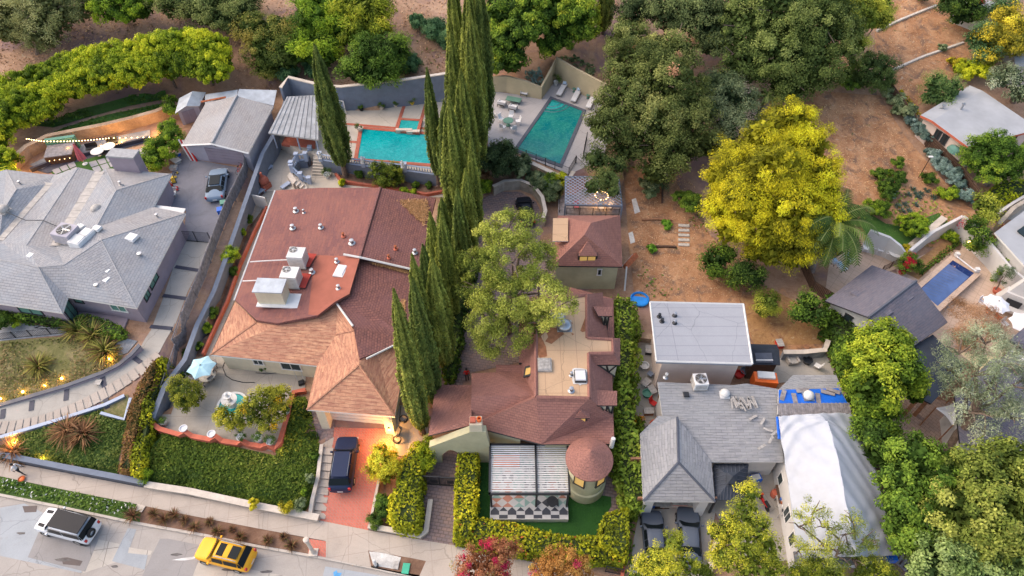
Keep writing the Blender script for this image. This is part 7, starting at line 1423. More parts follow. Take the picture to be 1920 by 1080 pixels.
# ---------------------------------------------------------------- people
def person(name,label,p,rz,shirt,trousers,hair,stride=.25,arms=.2,bag=None,skin=(.42,.24,.16),sh=None):
 t=thing(name,label,'person',p,rz)
 J={'pel':(0,0,.95,.15),'belly':(0,0,1.12,.135),'chest':(0,0,1.32,.165),'neck':(0,0,1.5,.06),'head0':(0,.01,1.6,.085),'head1':(0,.01,1.7,.1)}
 for s,k in((-1,'l'),(1,'r')):
  st=stride*s;J[k+'hip']=(s*.1,0,.9,.1);J[k+'knee']=(s*.11,st*.6+.04,.5,.068);J[k+'ank']=(s*.11,st,.09,.045);J[k+'toe']=(s*.12,st+.16,.04,.035)
  J[k+'sho']=(s*.19,0,1.42,.065);J[k+'elb']=(s*.26,-st*.5,1.14,.047);J[k+'wri']=(s*.25,-st*.8+arms,.92,.03);J[k+'palm']=(s*.25,-st*.8+arms+.06,.86,.032)
  for f in range(4):J[k+'f%d'%f]=(s*(.25+(f-1.5)*.018),-st*.8+arms+.1,.78+.012*abs(f-1),.009)
  J[k+'th']=(s*.215,-st*.8+arms+.1,.83,.01)
 E=[('pel','belly'),('belly','chest'),('chest','neck'),('neck','head0'),('head0','head1')]
 for k in 'lr':E+=[('pel',k+'hip'),(k+'hip',k+'knee'),(k+'knee',k+'ank'),(k+'ank',k+'toe'),('chest',k+'sho'),(k+'sho',k+'elb'),(k+'elb',k+'wri'),(k+'wri',k+'palm'),(k+'palm',k+'th')]+[(k+'palm',k+'f%d'%f)for f in range(4)]
 ks=list(J);me=bpy.data.meshes.new('body');me.from_pydata([J[k][:3]for k in ks],[(ks.index(a),ks.index(b))for a,b in E],[]);o=bpy.data.objects.new('body',me);SC.collection.objects.link(o);o.parent=t
 sk=o.modifiers.new('skin','SKIN');sk.use_smooth_shade=True
 for i,k in enumerate(ks):v=me.skin_vertices[0].data[i];v.radius=(J[k][3],J[k][3]*(.72 if k in('pel','belly','chest')else 1));v.use_root=(k=='pel')
 o.modifiers.new('s','SUBSURF').levels=1;o.modifiers['s'].render_levels=2
 m,nt,b=newmat(name+'_body');b.inputs['Roughness'].default_value=.8;tc=nd(nt,'ShaderNodeTexCoord');sp=nd(nt,'ShaderNodeSeparateXYZ');L(nt,tc.outputs['Object'],sp.inputs[0])
 mr=nd(nt,'ShaderNodeMath',operation='DIVIDE');L(nt,sp.outputs[2],mr.inputs[0]);mr.inputs[1].default_value=2
 r=nd(nt,'ShaderNodeValToRGB');r.color_ramp.interpolation='CONSTANT';e=r.color_ramp.elements
 while len(e)<4:e.new(.5)
 for i,(ps,c)in enumerate(((0,(.03,.03,.03)),(.04,trousers),(.50,shirt),(.75,skin))):e[i].position=ps;e[i].color=(*c,1)
 L(nt,mr.outputs[0],r.inputs[0]);L(nt,r.outputs[0],b.inputs['Base Color']);me.materials.append(m)
 k=MB();k.lathe((0,-.015,1.66),[(.1,-.03),(.118,.04),(.1,.12),(.05,.155),(0,.16)],14);k.build('hair',hair,t,local=True,smooth=True)
 k=MB();k.box((0,.1,1.645),(.025,.03,.04),0,top=.5);[k.box((sx*.035,.095,1.665),(.022,.012,.012))for sx in(-1,1)];k.build('face','stain',t,local=True)
 return t
plain('hair_dark',(.015,.012,.012),.7,var=0)
person('person','person in a red top and dark trousers standing on the mauve court by the eave',G(876,712),R(190),(.62,.01,.01),(.03,.025,.03),'hair_dark',.05,.05,skin=(.42,.2,.12))
person('person','person in a white top and black trousers striding along the sidewalk',W(42,888,.17),R(-95),(.72,.68,.68),(.02,.02,.025),'hair_dark',.3,.1)
t=thing('orange_bucket','wide orange bowl in a dark rim on the sidewalk edge near the striding person','bowl',W(42,899,.17));k=MB();k.lathe((0,0,0),[(.12,0),(.24,.1),(.3,.14),(.25,.16),(.18,.06),(0,.05)],18);k.build('bowl','rust',t,local=True,smooth=True);k=MB();k.lathe((0,0,.09),[(.2,.02),(.12,.06),(0,.07)],14);k.build('contents','orange',t,local=True)
# ================================================================ grey house yard
def black_gazebo():
 z,r_=3.0,3.9;P=PW({'a':(1337,869,z),'b':(1404,869,z),'c':(1398,938,z),'d':(1341,938,z),'p':(1372,897,r_)});t=thing('black_gazebo','square gazebo with a ribbed black hipped roof beside the slate garage','gazebo',V(P['a'],.3));roof('roof',P,['dcp','cbp','bap','adp'],['roof_black','black_metal'],t,.08)
 c=P['p'];Q={k:P[k].lerp(c,.68)+Vector((0,0,.22))for k in 'abcd'};Q['p']=c+Vector((0,0,.35));roof('roof_cap',Q,['dcp','cbp','bap','adp'],['roof_black','black_metal'],t,.05)
 for e in('dc','cb','ba','ad'):
  for i in range(9):u=(i+.5)/9;a=P[e[0]].lerp(P[e[1]],u);b=(P[e[0]].lerp(c,2*u)if u<=.5 else P[e[1]].lerp(c,2-2*u));mm=MB();mm.tube([a+Vector((0,0,.03)),b+Vector((0,0,.03))],.022,4);mm.build('rib','band_grey',t)
 for k in 'abcd':mm=MB();p=P[k].lerp(c,.1);mm.box(V(p,0),(.14,.14,z-.05));mm.build('post','black_metal',t)
black_gazebo()
def barrel(label,p,m,r=.3,h=.7,name='barrel',cat='barrel',group=None):t=thing(name,label,cat,p,0,group);k=MB();k.lathe((0,0,0),[(0,0),(r*.9,0),(r,h*.3),(r,h*.7),(r*.9,h),(r*.8,h),(r*.78,h*.9)],16);k.build('body',m,t,local=True,smooth=True);k=MB();k.lathe((0,0,h*.9),[(r*.8,0),(0,.01)],14);k.build('lid',m,t,local=True);return t
for x,y,m,r_,h,lb in((1424,872,'blue_plastic',.35,.6,'blue tub under the slate eave'),(1432,871,'white_paint',.25,.5,'white bucket between the blue and the red tub'),(1437,869,'red',.4,.5,'red tub under the slate eave'),(1410,872,'green_plastic',.35,.5,'dark green tub left of the blue one under the slate eave'),(1461,886,'coping',.4,.6,'pale pot with a plant by the tarpaulin corner'),(1451,925,'terracotta',.35,.6,'brown barrel beside the wall of the tarp covered wing')):barrel(lb,G(x,y+4),m,r_,h,'bucket','bucket','tubs and buckets on the grey house patio')
def workbench(label,p,rz,top,s=(1.6,.7,.85)):
 t=thing('work_table',label,'table',p,rz,'cluttered tables on the grey house patio');k=MB();k.box((0,0,s[2]-.06),(s[0],s[1],.06));k.build('table_top',top,t,local=True);[(k.box((sx*s[0]*.45,sy*s[1]*.42,0),(.06,.06,s[2]-.06)),k.build('leg','grime_metal',t,local=True))for sx in(-1,1)for sy in(-1,1)for k in[MB()]]
 r=random.Random(int(p.x*10));
 for i in range(4):b=thing('tool_box','small %s box on the %s'%(['black','white','rusty','blue'][i],label[:60]),'box',p+Vector((cos(rz)*(-.5+.33*i),sin(rz)*(-.5+.33*i),s[2])),r.uniform(0,3),'boxes on the cluttered tables');k=MB();k.box((0,0,0),(.26,.2,.2));k.build('case',['black_metal','white_paint','rust','blue_plastic'][i],b,local=True,bev=.02);k=MB();k.tube([(-.08,0,.2),(-.08,0,.27),(.08,0,.27),(.08,0,.2)],.015,4);k.build('handle','metal',b,local=True)
workbench('dark table nearest the pale pot',G(1462,906),1.6,'black_metal');workbench('brown table halfway down the tarp wing wall',G(1460,935),1.5,'wood_dark');workbench('grey table below the brown one',G(1461,955),1.5,'grime_metal')
t=thing('push_cart','blue and white wheeled cart right of the black gazebo','cart',G(1413,902),.2);k=MB();k.box((0,0,.2),(1.0,.6,.5));k.build('body','blue_plastic',t,local=True,bev=.04);k=MB();k.box((0,0,.7),(.7,.45,.12));k.build('lid','white_paint',t,local=True,bev=.03)
for sx in(-1,1):k=MB();k.lathe((sx*.35,0,.15),[(0,-.15),(.15,0),(0,.15)],8,sy=2.2);k.build('wheel','rubber',t,local=True)
t=thing('motor_scooter','red and black scooter half hidden by the yellow green tree','scooter',G(1430,945),1.9);k=MB();k.tube([(-.5,0,.55),(-.1,0,.4),(.35,0,.4),(.5,0,.9)],.13,6);k.build('body','red',t,local=True,smooth=True);k=MB();k.box((-.35,0,.66),(.6,.25,.1));k.build('seat','rubber',t,local=True)
for x in(-.55,.6):k=MB();k.lathe((0,0,0),[(0,-.05),(.24,-.05),(.24,.05),(0,.05)],14);M_=Matrix.Translation((x,0,.24))@Matrix.Rotation(pi/2,4,'X');k.v=[tuple(M_@Vector(q))for q in k.v];k.build('wheel','rubber',t,local=True)
for x,y,m,lb in((1225,947,'blue_plastic','blue crate at the left inside the open slate garage'),(1240,948,'wood_dark','brown crate inside the open slate garage'),(1272,946,'red','red crate in the middle of the open slate garage'),(1300,947,'wood','wooden crate at the right inside the open slate garage')):t=thing('crate',lb,'crate',G(x,y),0,'crates inside the open garage');k=MB();k.box((0,0,0),(1.2,.6,.6));k.build('box',m,t,local=True,bev=.03);k=MB();k.box((0,0,.6),(1.26,.66,.05));k.build('lid','grime_metal',t,local=True)
t=thing('garden_bench','pale plank bench in front of the open slate garage','bench',G(1275,952));k=MB();k.box((0,0,.42),(3.4,.35,.06));k.build('seat','coping',t,local=True);[(k.box((sx*1.4,0,0),(.1,.3,.42)),k.build('leg','wood',t,local=True))for sx in(-1,1)for k in[MB()]]
# dark shed, junk, wall and armchair behind
def dark_shed():
 P=PW({'a':(1406,683,3.6),'b':(1463,684,3.6),'c':(1461,657,4.1),'d':(1404,656,4.1),'e':(1457,646,3.6),'f':(1404,645,3.6)});t=thing('dark_shed','black roofed shed with a skylight right of the white membrane block','shed',V(P['a'],1.5));roof('roof',P,['abcd','dcef'],['roof_black','frame_dark'],t,.1);q=inset([P[k]for k in 'abef'],.2);m=MB();m.prism(q,.5,3.5);m.build('wall','wood_dark',t);m=MB();m.box(W(1432,671,3.95),(1.5,.9,.08),0,rx=.3);m.build('skylight','band_grey',t);m=MB();m.box(W(1433,676,3.95),(1.5,.1,.1));m.build('ledge','white_paint',t)
dark_shed()
wallrun('block_wall',[(1463,672),(1500,672),(1540,668),(1546,650)],1.0,.35,'gravel','low grey stone wall behind the beige recliner','wall',cap=.08,capm='coping')
t=thing('recliner','dirty beige recliner in front of the low grey stone wall','armchair',G(1484,678),R(8));[(k.box(c,s_,0,rx=rx),k.build(nm,'stone',t,local=True,bev=.06))for nm,c,s_,rx in(('seat',(0,-.1,.2),(.7,.8,.25),0),('backrest',(0,.38,.3),(.75,.22,.75),-.2),('armrest',(-.45,0,.1),(.2,.9,.5),0),('armrest',(.45,0,.1),(.2,.9,.5),0))for k in[MB()]]
t=thing('red_tool_chest','orange red chest with a white lid behind the slate roof edge','chest',W(1434,712,3.2),R(-5));k=MB();k.box((0,0,-1),(2.0,1.1,1.4));k.build('body','orange',t,local=True,bev=.03);k=MB();k.box((0,.1,.4),(1.5,.7,.25));k.build('lid','white_paint',t,local=True,bev=.03)
t=thing('paddling_pool','round bright blue paddling pool on the dirt beside the bamboo','paddling pool',G(1199,563));plain('pool_blue',(.02,.30,.80),.4,var=.1);k=MB();k.lathe((0,0,0),[(.85,0),(.95,.1),(.95,.25),(.85,.32),(.8,.25),(.78,.06),(0,.05)],26);k.build('rim','pool_blue',t,local=True,smooth=True);k=MB();k.lathe((0,0,.07),[(.78,0),(0,.01)],20);k.build('water','pool_blue',t,local=True)
r=random.Random(12)
JN=(('crate','crate','box'),('plant_tub','tub','pot'),('junk_board','board','board'))
cols=(('black_metal','black'),('white_paint','white'),('wall_blue','blue grey'),('grime_metal','dirty grey'),('green_plastic','dark green'),('red','red'),('wood','brown'),('terracotta','reddish'))
near=[((1215,660),'beside the white block wall, furthest back'),((1207,690),'on the side yard by the bamboo'),((1218,705),'against the corner of the slate roof'),((1222,735),'halfway along the grey house side yard'),((1212,742),'next to the bamboo in the side yard'),((1224,760),'below the diamond window side'),((1215,775),'near the marigold bush'),((1226,800),'at the near end of the side yard'),((1213,808),'in the side yard near the slate garage roof'),((1210,722),'in the middle of the side yard clutter'),((1395,700),'in the gap right of the white block'),((1408,705),'behind the slate roof beside the dark shed'),((1420,695),'in front of the dark shed'),((1384,706),'in the dark gap by the white block wall'),((1510,655),'on top of the low grey stone wall'),((1460,648),'red pot spot left of the stone wall'),((1512,680),'on the patio right of the recliner'),((1530,690),'on the dirt at the right of the patio')]
for i,((x,y),wh)in enumerate(near):
 m,cn=cols[i%8]if i!=15 else('red','red');kd=i%3;p=G(x,y)
 if kd==0:t=thing('crate','%s crate %s'%(cn,wh),'crate',p,r.uniform(0,3),'yard clutter of the grey house');k=MB();k.box((0,0,0),(.8,.55,.45),0,top=1.05);k.build('box',m,t,local=True,bev=.02);k=MB();k.box((0,0,.45),(.88,.62,.05));k.build('lid','grime_metal',t,local=True)
 elif kd==1:t=thing('tub','%s round tub %s'%(cn,wh),'tub',p,0,'yard clutter of the grey house');k=MB();k.lathe((0,0,0),[(.3,0),(.42,.45),(.46,.5),(.38,.5),(.34,.3),(0,.3)],14);k.build('body',m,t,local=True,smooth=True)
 else:t=thing('lawn_chair','%s folding chair %s'%(cn,wh),'chair',p,r.uniform(0,6),'yard clutter of the grey house');k=MB();k.box((0,0,.38),(.5,.5,.05));k.build('seat',m,t,local=True);k=MB();k.box((0,.26,.42),(.5,.05,.55),0,rx=-.3);k.build('backrest',m,t,local=True);[(k.tube([(sx*.23,-.25,0),(sx*.23,.2,.4)],.02,4),k.build('leg','metal',t,local=True))for sx in(-1,1)for k in[MB()]]
wallrun('rubble_wall',[(1180,640),(1200,637),(1224,640)],.7,.6,'stonework','short rubble wall crossing the side yard of the grey house','wall')
wallrun('log_edging',[(1203,414),(1232,413),(1260,415)],.25,.2,'wood','straight timber edging in the dirt above the bright green tuft','edging');wallrun('log_edging',[(1228,464),(1250,464),(1268,465)],.25,.2,'wood_dark','dark timber edging below the two green tufts','edging');wallrun('log_edging',[(1242,340),(1241,382)],.3,.2,'wood_dark','dark timber stub running uphill under the oak','edging')
for k_ in range(5):
 p=G(1282,424+k_*9);t=thing('garden_step','%s pale stone step of the flight in the dirt yard'%('topmost','second','middle','fourth','lowest')[k_],'step',p,R(-3),'pale stone steps in the dirt yard');k=MB();k.box((0,0,-.1),(1.2,.4,.25));k.build('slab','stone',t,local=True,bev=.04)
t=thing('brick_planter','open square terracotta planter box in the dirt beside the yellow tree','planter',G(1299,381),R(-20));k=MB();[k.box((x,y,0),s_)for x,y,s_ in((-.4,0,(.12,.9,.6)),(.4,0,(.12,.9,.6)),(0,.4,(.7,.12,.6)),(0,-.4,(.7,.12,.6)))];k.build('walls','stucco_pink',t,local=True);k=MB();k.box((0,0,.1),(.7,.7,.3));k.build('soil','black_metal',t,local=True)
t=thing('wheelbarrow_ramp','rusty sloping metal chute beside the cottage wall','chute',G(1176,490));k=MB();a,b=W(1172,500,3.2),W(1192,478,3.0);k.tube([a,b],.35,4);k.build('trough','rust',t);k=MB();k.tube([a+Vector((-.3,0,.1)),b+Vector((-.3,0,.1))],.06,4);k.build('edge','grime_metal',t)
t=thing('white_downpipe','white pipe standing beside the cottage corner','pipe',G(1171,545));k=MB();a=G(1171,545);k.tube([a,W(1175,500,3.6)],.09,6);k.build('pipe','white_paint',t)
# ================================================================ right hand patio
wallrun('white_patio_wall',[W(1614,464,2.3),W(1652,474,2.3),W(1674,484,2.3),W(1688,490,2.3)],2,.3,'stucco_white','stepped white wall behind the small white patio chairs','wall',z=[4.9,4.6,4.2,3.6])
wallrun('white_patio_wall',[W(1700,480,2.6),W(1740,450,2.6),W(1790,428,2.8)],2,.3,'stucco_white','long white wall running up beside the straw coloured bed','wall',z=[3.5,3.9,4.6])
wallrun('white_patio_wall',[W(1790,430,2.8),W(1806,448,2.6),W(1822,464,2.6)],2,.3,'stucco_white','short white wall at the top of the pool garden','wall',z=[4.8,4.8,4.6])
wallrun('white_patio_wall',[W(1822,466,2.3),W(1850,492,2.3),W(1880,525,2.3),W(1915,552,2.3)],2,.3,'stucco_white','white wall behind the potted olive tree','wall',z=[4.5,4.2,4.0,4.0])
wallrun('stone_channel',[(1700,470),(1735,440),(1768,412)],.4,.7,'coping','pale stone channel running uphill beside the grass patch','channel')
wallrun('tan_wall',[(1858,440),(1885,410),(1925,385)],1.6,.4,'concrete_wall','weathered tan wall beside the paved yard at the right edge','wall')
wallrun('white_yard_wall',[(1860,415),(1890,395),(1930,372)],1.3,.3,'stucco_white','white wall below the yellowish shrub bank at the right edge','wall')
wallrun('terracotta_edge',[(1722,240),(1760,290),(1800,340),(1832,385)],.5,.5,'terracotta','rusty red strip of wall following the dark brown fence','wall')
wallrun('stone_row',[(1642,60),(1690,38),(1755,12)],.25,.3,'stone','upper row of pale stones across the bare slope','stone edging');wallrun('stone_row',[(1670,134),(1730,108),(1805,82)],.25,.3,'stone','lower row of pale stones across the bare slope','stone edging')
def Rt(x,y):return W(x,y,2.35)
g='small white chairs along the white wall'
for i,(x,y,lb)in enumerate(((1621,470,'small white patio chair left of the row by the stepped white wall'),(1638,469,'small white patio chair second in the row by the stepped white wall'),(1648,473,'small white patio chair third in the row by the stepped white wall'),(1664,479,'small white patio chair beside the round white table'))):chair(lb,Rt(x,y),R(-15),'white_fabric','white_metal',g)
round_table('round white table near the big terracotta pot',Rt(1675,482),.75,.72,'white_paint');pot('big terracotta pot beside the round white table',Rt(1688,486),.42,.6,'terracotta',False)
for a,b,lb in(((1582,482),(1596,494),'white sun lounger nearest the palm trunk on the travertine patio'),((1568,497),(1583,511),'white sun lounger in front of the other one under the palm'),((1560,492),(1567,498),'small white lounge seat almost hidden by palm fronds')):lounger(lb,Rt(*a),Rt(*b),'white sun loungers under the palm')
railfence('stair_rail','rusty metal rail beside the dark roof ridge and terracotta pot',[Rt(1652,510),Rt(1685,494)],.9,mat_='wood_dark')
parasol('white octagonal parasol nearest the blue covered pool',Rt(1848,594),1.25,2.4,'white_fabric',8,.45,group='white parasols');parasol('larger white parasol at the right edge below the fireplace',Rt(1902,632),1.5,2.4,'white_fabric',8,.45,group='white parasols',rz=.3)
def fireplace():t=thing('outdoor_fireplace','white plaster fireplace with a chimney and a dark firebox at the right edge','fireplace',Rt(1893,575),R(-35));k=MB();k.box((0,.5,0),(2.8,1.2,1.5),0,top=(.7,.8));k.build('hearth','stucco_white',t,local=True);k=MB();k.box((0,.7,1.5),(1.6,.9,1.6),0,top=(.5,.8));k.build('chimney','stucco_white',t,local=True);k=MB();k.box((0,.7,3.1),(.9,.9,.2));k.build('cap','white_paint',t,local=True);k=MB();k.box((0,-.16,.3),(1.3,.15,.7));k.build('firebox','black_metal',t,local=True);k=MB();k.box((0,-.5,0),(3.0,.8,.3));k.build('plinth','stucco_white',t,local=True)
fireplace()
for x,y,r_,lb,m in((1838,572,.6,'white cushioned seat left of the octagonal parasol','white_fabric'),(1850,590,.6,'orange lounge seat below the octagonal parasol','orange'),(1868,600,.6,'orange bench between the two white parasols','orange'),(1880,612,.4,'pale seat beside the orange bench','white_fabric')):chair(lb,Rt(x,y),r_,m,'wood')
def sail(label,pts,m,z):
 P=[W(x,y,zz)for(x,y),zz in zip(pts,z)];k=MB();c=sum(P,Vector())/len(P)-Vector((0,0,.5));t=thing('shade_sail',label,'shade sail',V(P[0],1));n=len(P);N=6
 for i in range(n):
  a,b=P[i-1],P[i];prev=None
  for s in range(N+1):
   u=s/N;e=a.lerp(b,u).lerp(c,.22*sin(pi*u));row=[e.lerp(c,v/4)for v in range(5)]
   if prev:[k.face([prev[v],row[v],row[v+1],prev[v+1]])for v in range(4)]
   prev=row
 o=k.build('cloth',m,t,smooth=True);k=MB()
 for p in P:kk=MB();kk.tube([V(p,.5),p+Vector((0,0,.1))],.06,6);kk.build('mast','wood',t)
sail('tan shade sail stretched behind the silvery tree',[(1790,655),(1870,668),(1840,700)],'tan_fabric',[4.5,4.8,4.2]);sail('tan triangular shade sail in front of the black carport',[(1805,722),(1862,730),(1833,750)],'tan_fabric',[4,4.4,3.4]);sail('white square shade sail above the paved yard',[(1754,765),(1806,745),(1815,770),(1786,798)],'white_fabric',[3.8,4.4,4.0,3.4]);sail('cream shade sail at the right edge under the dark outbuilding',[(1892,655),(1935,665),(1915,680)],'cushion',[4.4,4.2,4.0])
t=thing('lamp_post','slim dark lamp post with a white head on the bare slope','lamp post',G(1722,334));k=MB();k.tube([(0,0,0),(0,0,3.0)],.05,6);k.build('pole','wood_dark',t,local=True);k=MB();k.box((0,0,3.0),(.5,.3,.12));k.build('head','white_paint',t,local=True,bev=.03)
t=thing('pallet','grey slatted pallet on the ground at the lower right of the tarpaulin','pallet',G(1696,1053),R(40));k=MB();[k.box((0,y*.32-.64,.12),(1.4,.2,.04))for y in range(5)];k.build('slats','wood_grey',t,local=True);k=MB();[k.box((x,0,0),(.1,1.5,.12))for x in(-.6,0,.6)];k.build('bearers','wood_grey',t,local=True)
boardfence('board_fence','grey board fence between the tarpaulin wing and the big trees',[(1625,800),(1650,880),(1672,960),(1700,1040)],1.6,'wood_grey')
wallrun('yard_wall',[(1168,985),(1170,1040),(1165,1090)],.6,.25,'terracotta','thin brown wall between the corner hedge and the bamboo strip','wall');wallrun('yard_wall',[(1345,1005),(1330,1060),(1322,1100)],.7,.4,'stucco_pink','low reddish wall right of the two dark cars','wall')
railfence('iron_gate','dark slatted gate at the foot of the corner hedge',[(1135,1072),(1166,1078)],1.2,2,.1,cat='gate')
# ================================================================ plants
def lob(px,py,r,h,fl=.85):
 p=G(px,py,h);R_=r*MPP(px,py,p.z);return(p.x,p.y,p.z,R_,R_,R_*fl)
def TR(name,label,base,lb,cols,fl=.85,**k):
 b=G(*base);return tree(name,label,b,[lob(*q,fl=fl)for q in lb],cols,**k)
def GH(pts,h):
 o=[]
 for a,b in pts:p=G(a,b,h);p.z-=h;o.append(p)
 return o
OAK=[(.045,.065,.014),(.10,.135,.034),(.18,.215,.058),(.3,.32,.1)]
DKG=[(.012,.035,.008),(.035,.08,.014),(.09,.16,.02),(.2,.27,.03)]
FIC=[(.02,.055,.008),(.07,.14,.014),(.2,.3,.025),(.42,.46,.04)]
YEL=[(.11,.12,.01),(.34,.33,.012),(.64,.56,.018),(.95,.76,.03)]
LIM=[(.05,.09,.015),(.16,.22,.025),(.36,.4,.05),(.6,.6,.08)]
MID=[(.02,.05,.01),(.05,.11,.013),(.11,.2,.022),(.22,.33,.035)]
BRT=[(.03,.07,.01),(.1,.19,.015),(.22,.34,.02),(.4,.5,.03)]
CON=[(.06,.10,.016),(.18,.23,.035),(.35,.40,.065),(.54,.56,.12)]
SIL=[(.07,.10,.055),(.15,.2,.11),(.27,.33,.2),(.42,.47,.32)]
GRY=[(.04,.07,.03),(.1,.15,.07),(.2,.26,.13),(.32,.38,.2)]
BRN=[(.12,.06,.03),(.25,.13,.065),(.38,.22,.12),(.5,.32,.2)]
CYP=[(.065,.095,.02),(.16,.2,.035),(.28,.325,.06),(.42,.44,.1)]
CYPD=[(.05,.08,.018),(.09,.135,.03),(.17,.22,.045),(.27,.31,.07)]
HDG=[(.06,.11,.008),(.22,.29,.012),(.45,.5,.02),(.72,.70,.03)]
HDO=[(.07,.08,.008),(.26,.24,.012),(.52,.44,.02),(.8,.62,.04)]
# ---- cypress trees
def CY(label,base,tip,rpx,cols,seed,group=None,**k):
 b=G(*base);H=H_for(b,tip);m=MPP(base[0],base[1],3);return cypress(label,b,H,rpx*m*.78,cols,seed,group,**k)
CY('tall solitary cypress leaning left beside the pavilion roof',(648,332),84,27,CYPD,1,bottom=.12);CY('narrow dark cypress in front of the turquoise pool',(823,344),128,17,CYPD,2,bottom=.1)
gc='row of columnar cypress trees between the houses'
row=(((893,452),262,19,'slim cypress right of the long tiled roof edge by the motor court'),((884,500),318,19,'slim cypress at the left edge of the motor court pavers'),((872,545),352,20,'slim cypress level with the upper end of the lime conifer'),((868,262),-60,24,'rear cypress of the tall clump at the left of the white pool chairs'),((892,280),-30,25,'cypress in the tall clump, right at the back'),((908,262),-80,23,'rightmost cypress at the back of the tall clump'),((864,320),60,24,'cypress left of centre in the tall clump beside the pool terrace'),((896,330),20,26,'cypress right of centre in the tall clump beside the teal pool'),((848,372),190,25,'cypress whose tip stands level with the small spa'),((880,390),130,27,'cypress facing the motor court wall'),((862,440),185,28,'cypress behind the long tiled roof edge'),((840,492),372,19,'slim cypress beside the upper end of the tiled roof'),((826,560),398,19,'slim cypress beside the middle of the tiled roof'),((848,600),400,24,'cypress facing the conifer across the mauve court'),((815,620),460,21,'cypress beside the lower roof valley of the red house'),((836,690),480,27,'dark cypress nearest the person in red'),((808,700),478,23,'cypress third from the near end of the row'),((812,760),520,27,'cypress second from the near end of the row'),((792,812),543,25,'nearest cypress of the row beside the garage hip'))
for i,(b,tp,r_,lb)in enumerate(row):CY(lb,b,tp,r_,CYP if i%3!=2 else CYPD,10+i,gc)
CY('pale green cypress top behind the large oak at the top',(1130,62),-60,16,CYP,40);CY('pale green cypress between the dark ficus crowns at the top',(1012,60),-70,14,CYP,41)
# ---- left hill
TR('olive_tree','wispy grey green tree filling the top left corner',(70,100),[(40,10,60,5),(95,25,50,5),(20,50,40,4),(80,60,40,4),(140,10,42,4),(55,-20,60,6)],[(.07,.09,.03),(.17,.19,.07),(.3,.32,.12),(.45,.46,.2)],leaf=.3,cr=.8,seed=50,dens=.7,core=.5,asp=.3,twigs=4)
TR('ficus_tree','yellow green tree on the slope left of the gap at the top',(235,40),[(215,8,40,3.5),(262,12,30,3),(240,28,18,3)],BRT,leaf=.34,cr=.7,seed=51)
bush('shrub','bright green shrub at the left edge under the wispy tree',G(38,72),3.2,BRT,52,leaf=.3,cr=.6)
TR('scrub_oak','dull green scrub trees along the top edge right of the bare slope',(400,40),[(330,0,45,3),(385,15,42,3),(440,5,45,3),(420,35,28,3),(462,25,30,3)],[(.04,.065,.02),(.09,.13,.035),(.17,.21,.06),(.28,.32,.1)],leaf=.3,cr=.8,seed=53)
TR('scrub_tree','dark green shrubby tree left of the pinnate leaved trees',(490,120),[(478,60,34,3),(500,95,36,3),(525,60,34,3.5),(540,105,30,3),(500,125,26,2.5),(555,60,26,3)],[(.03,.06,.014),(.08,.12,.02),(.17,.2,.035),(.34,.28,.06)],leaf=.34,cr=.8,seed=54,asp=.4)
hg=thing('tall_hedge','long billowing yellow green hedge running down the slope at the upper left','hedge',G(200,170))
leafobj('foliage',crown([lob(x,y+dy,r_,h_)for x,y,r_,h_ in((-20,190,30,3.2),(12,175,30,3.2),(45,160,30,3.3),(75,148,28,3.3),(105,138,28,3.4),(135,128,28,3.4),(165,118,28,3.6),(195,112,28,3.6),(225,107,28,3.8),(255,103,28,3.9),(285,95,30,4),(315,88,31,4.1),(345,82,32,4.2),(375,84,32,4.2),(400,95,30,4.2))for dy in(0,18,36)]+[lob(*q)for q in((0,235,30,2.8),(-10,262,26,2.4),(10,300,22,2),(5,325,18,1.8),(50,215,26,2.6),(85,205,24,2.6),(415,120,22,4))],[(.05,.1,.008),(.17,.25,.012),(.36,.44,.02),(.6,.62,.03)],leaf=.4,cr=.55,seed=55,per=26,dens=1.1,asp=.38,outw=.4,droop=-.9),hg)
mb=MB();[mb.tube([G(x,y),G(x,y)+Vector((0,0,2.5))],.15,6)for x,y in((20,240),(120,200),(220,175),(330,165),(400,160))];mb.build('stems','bark',hg)
leafobj('foliage_low',crown([lob(*q)for q in((300,280,26,1.5),(322,262,20,1.7),(290,302,22,1.3),(318,240,17,1.6),(322,205,13,1.5),(320,190,10,1.2))],BRT,leaf=.24,cr=.45,seed=56),thing('shrub_hedge','rounded green hedge between the lit stone bank and the detached garage','hedge',G(300,285)))
TR('sumac_tree','big pinnate leaved green tree at the top, left of the bare slope',(610,130),[(590,40,40,4),(560,90,34,3.5),(600,100,34,3),(630,10,36,4),(585,0,34,4),(640,60,30,3.5)],BRT,leaf=.62,cr=1.15,seed=57,asp=.22,per=34,outw=.5,droop=.3,core=.6)
TR('sumac_tree','yellower pinnate leaved tree behind the tall blue wall',(690,60),[(690,15,40,4.5),(665,60,30,4),(705,55,26,4),(650,20,28,4.2)],[(.05,.08,.01),(.16,.21,.016),(.36,.4,.025),(.6,.55,.05)],leaf=.6,cr=1.1,seed=58,asp=.22,per=34,outw=.5,droop=.3,core=.6)
TR('sumac_tree','dark green pinnate leaved tree overhanging the tall blue wall',(695,150),[(690,100,34,4),(730,100,32,4),(668,130,28,3.5),(712,135,32,3.2),(748,90,22,3.5),(735,128,20,3.2),(690,145,22,3)],MID,leaf=.6,cr=1.1,seed=59,asp=.22,per=34,outw=.5,droop=.3,core=.6)
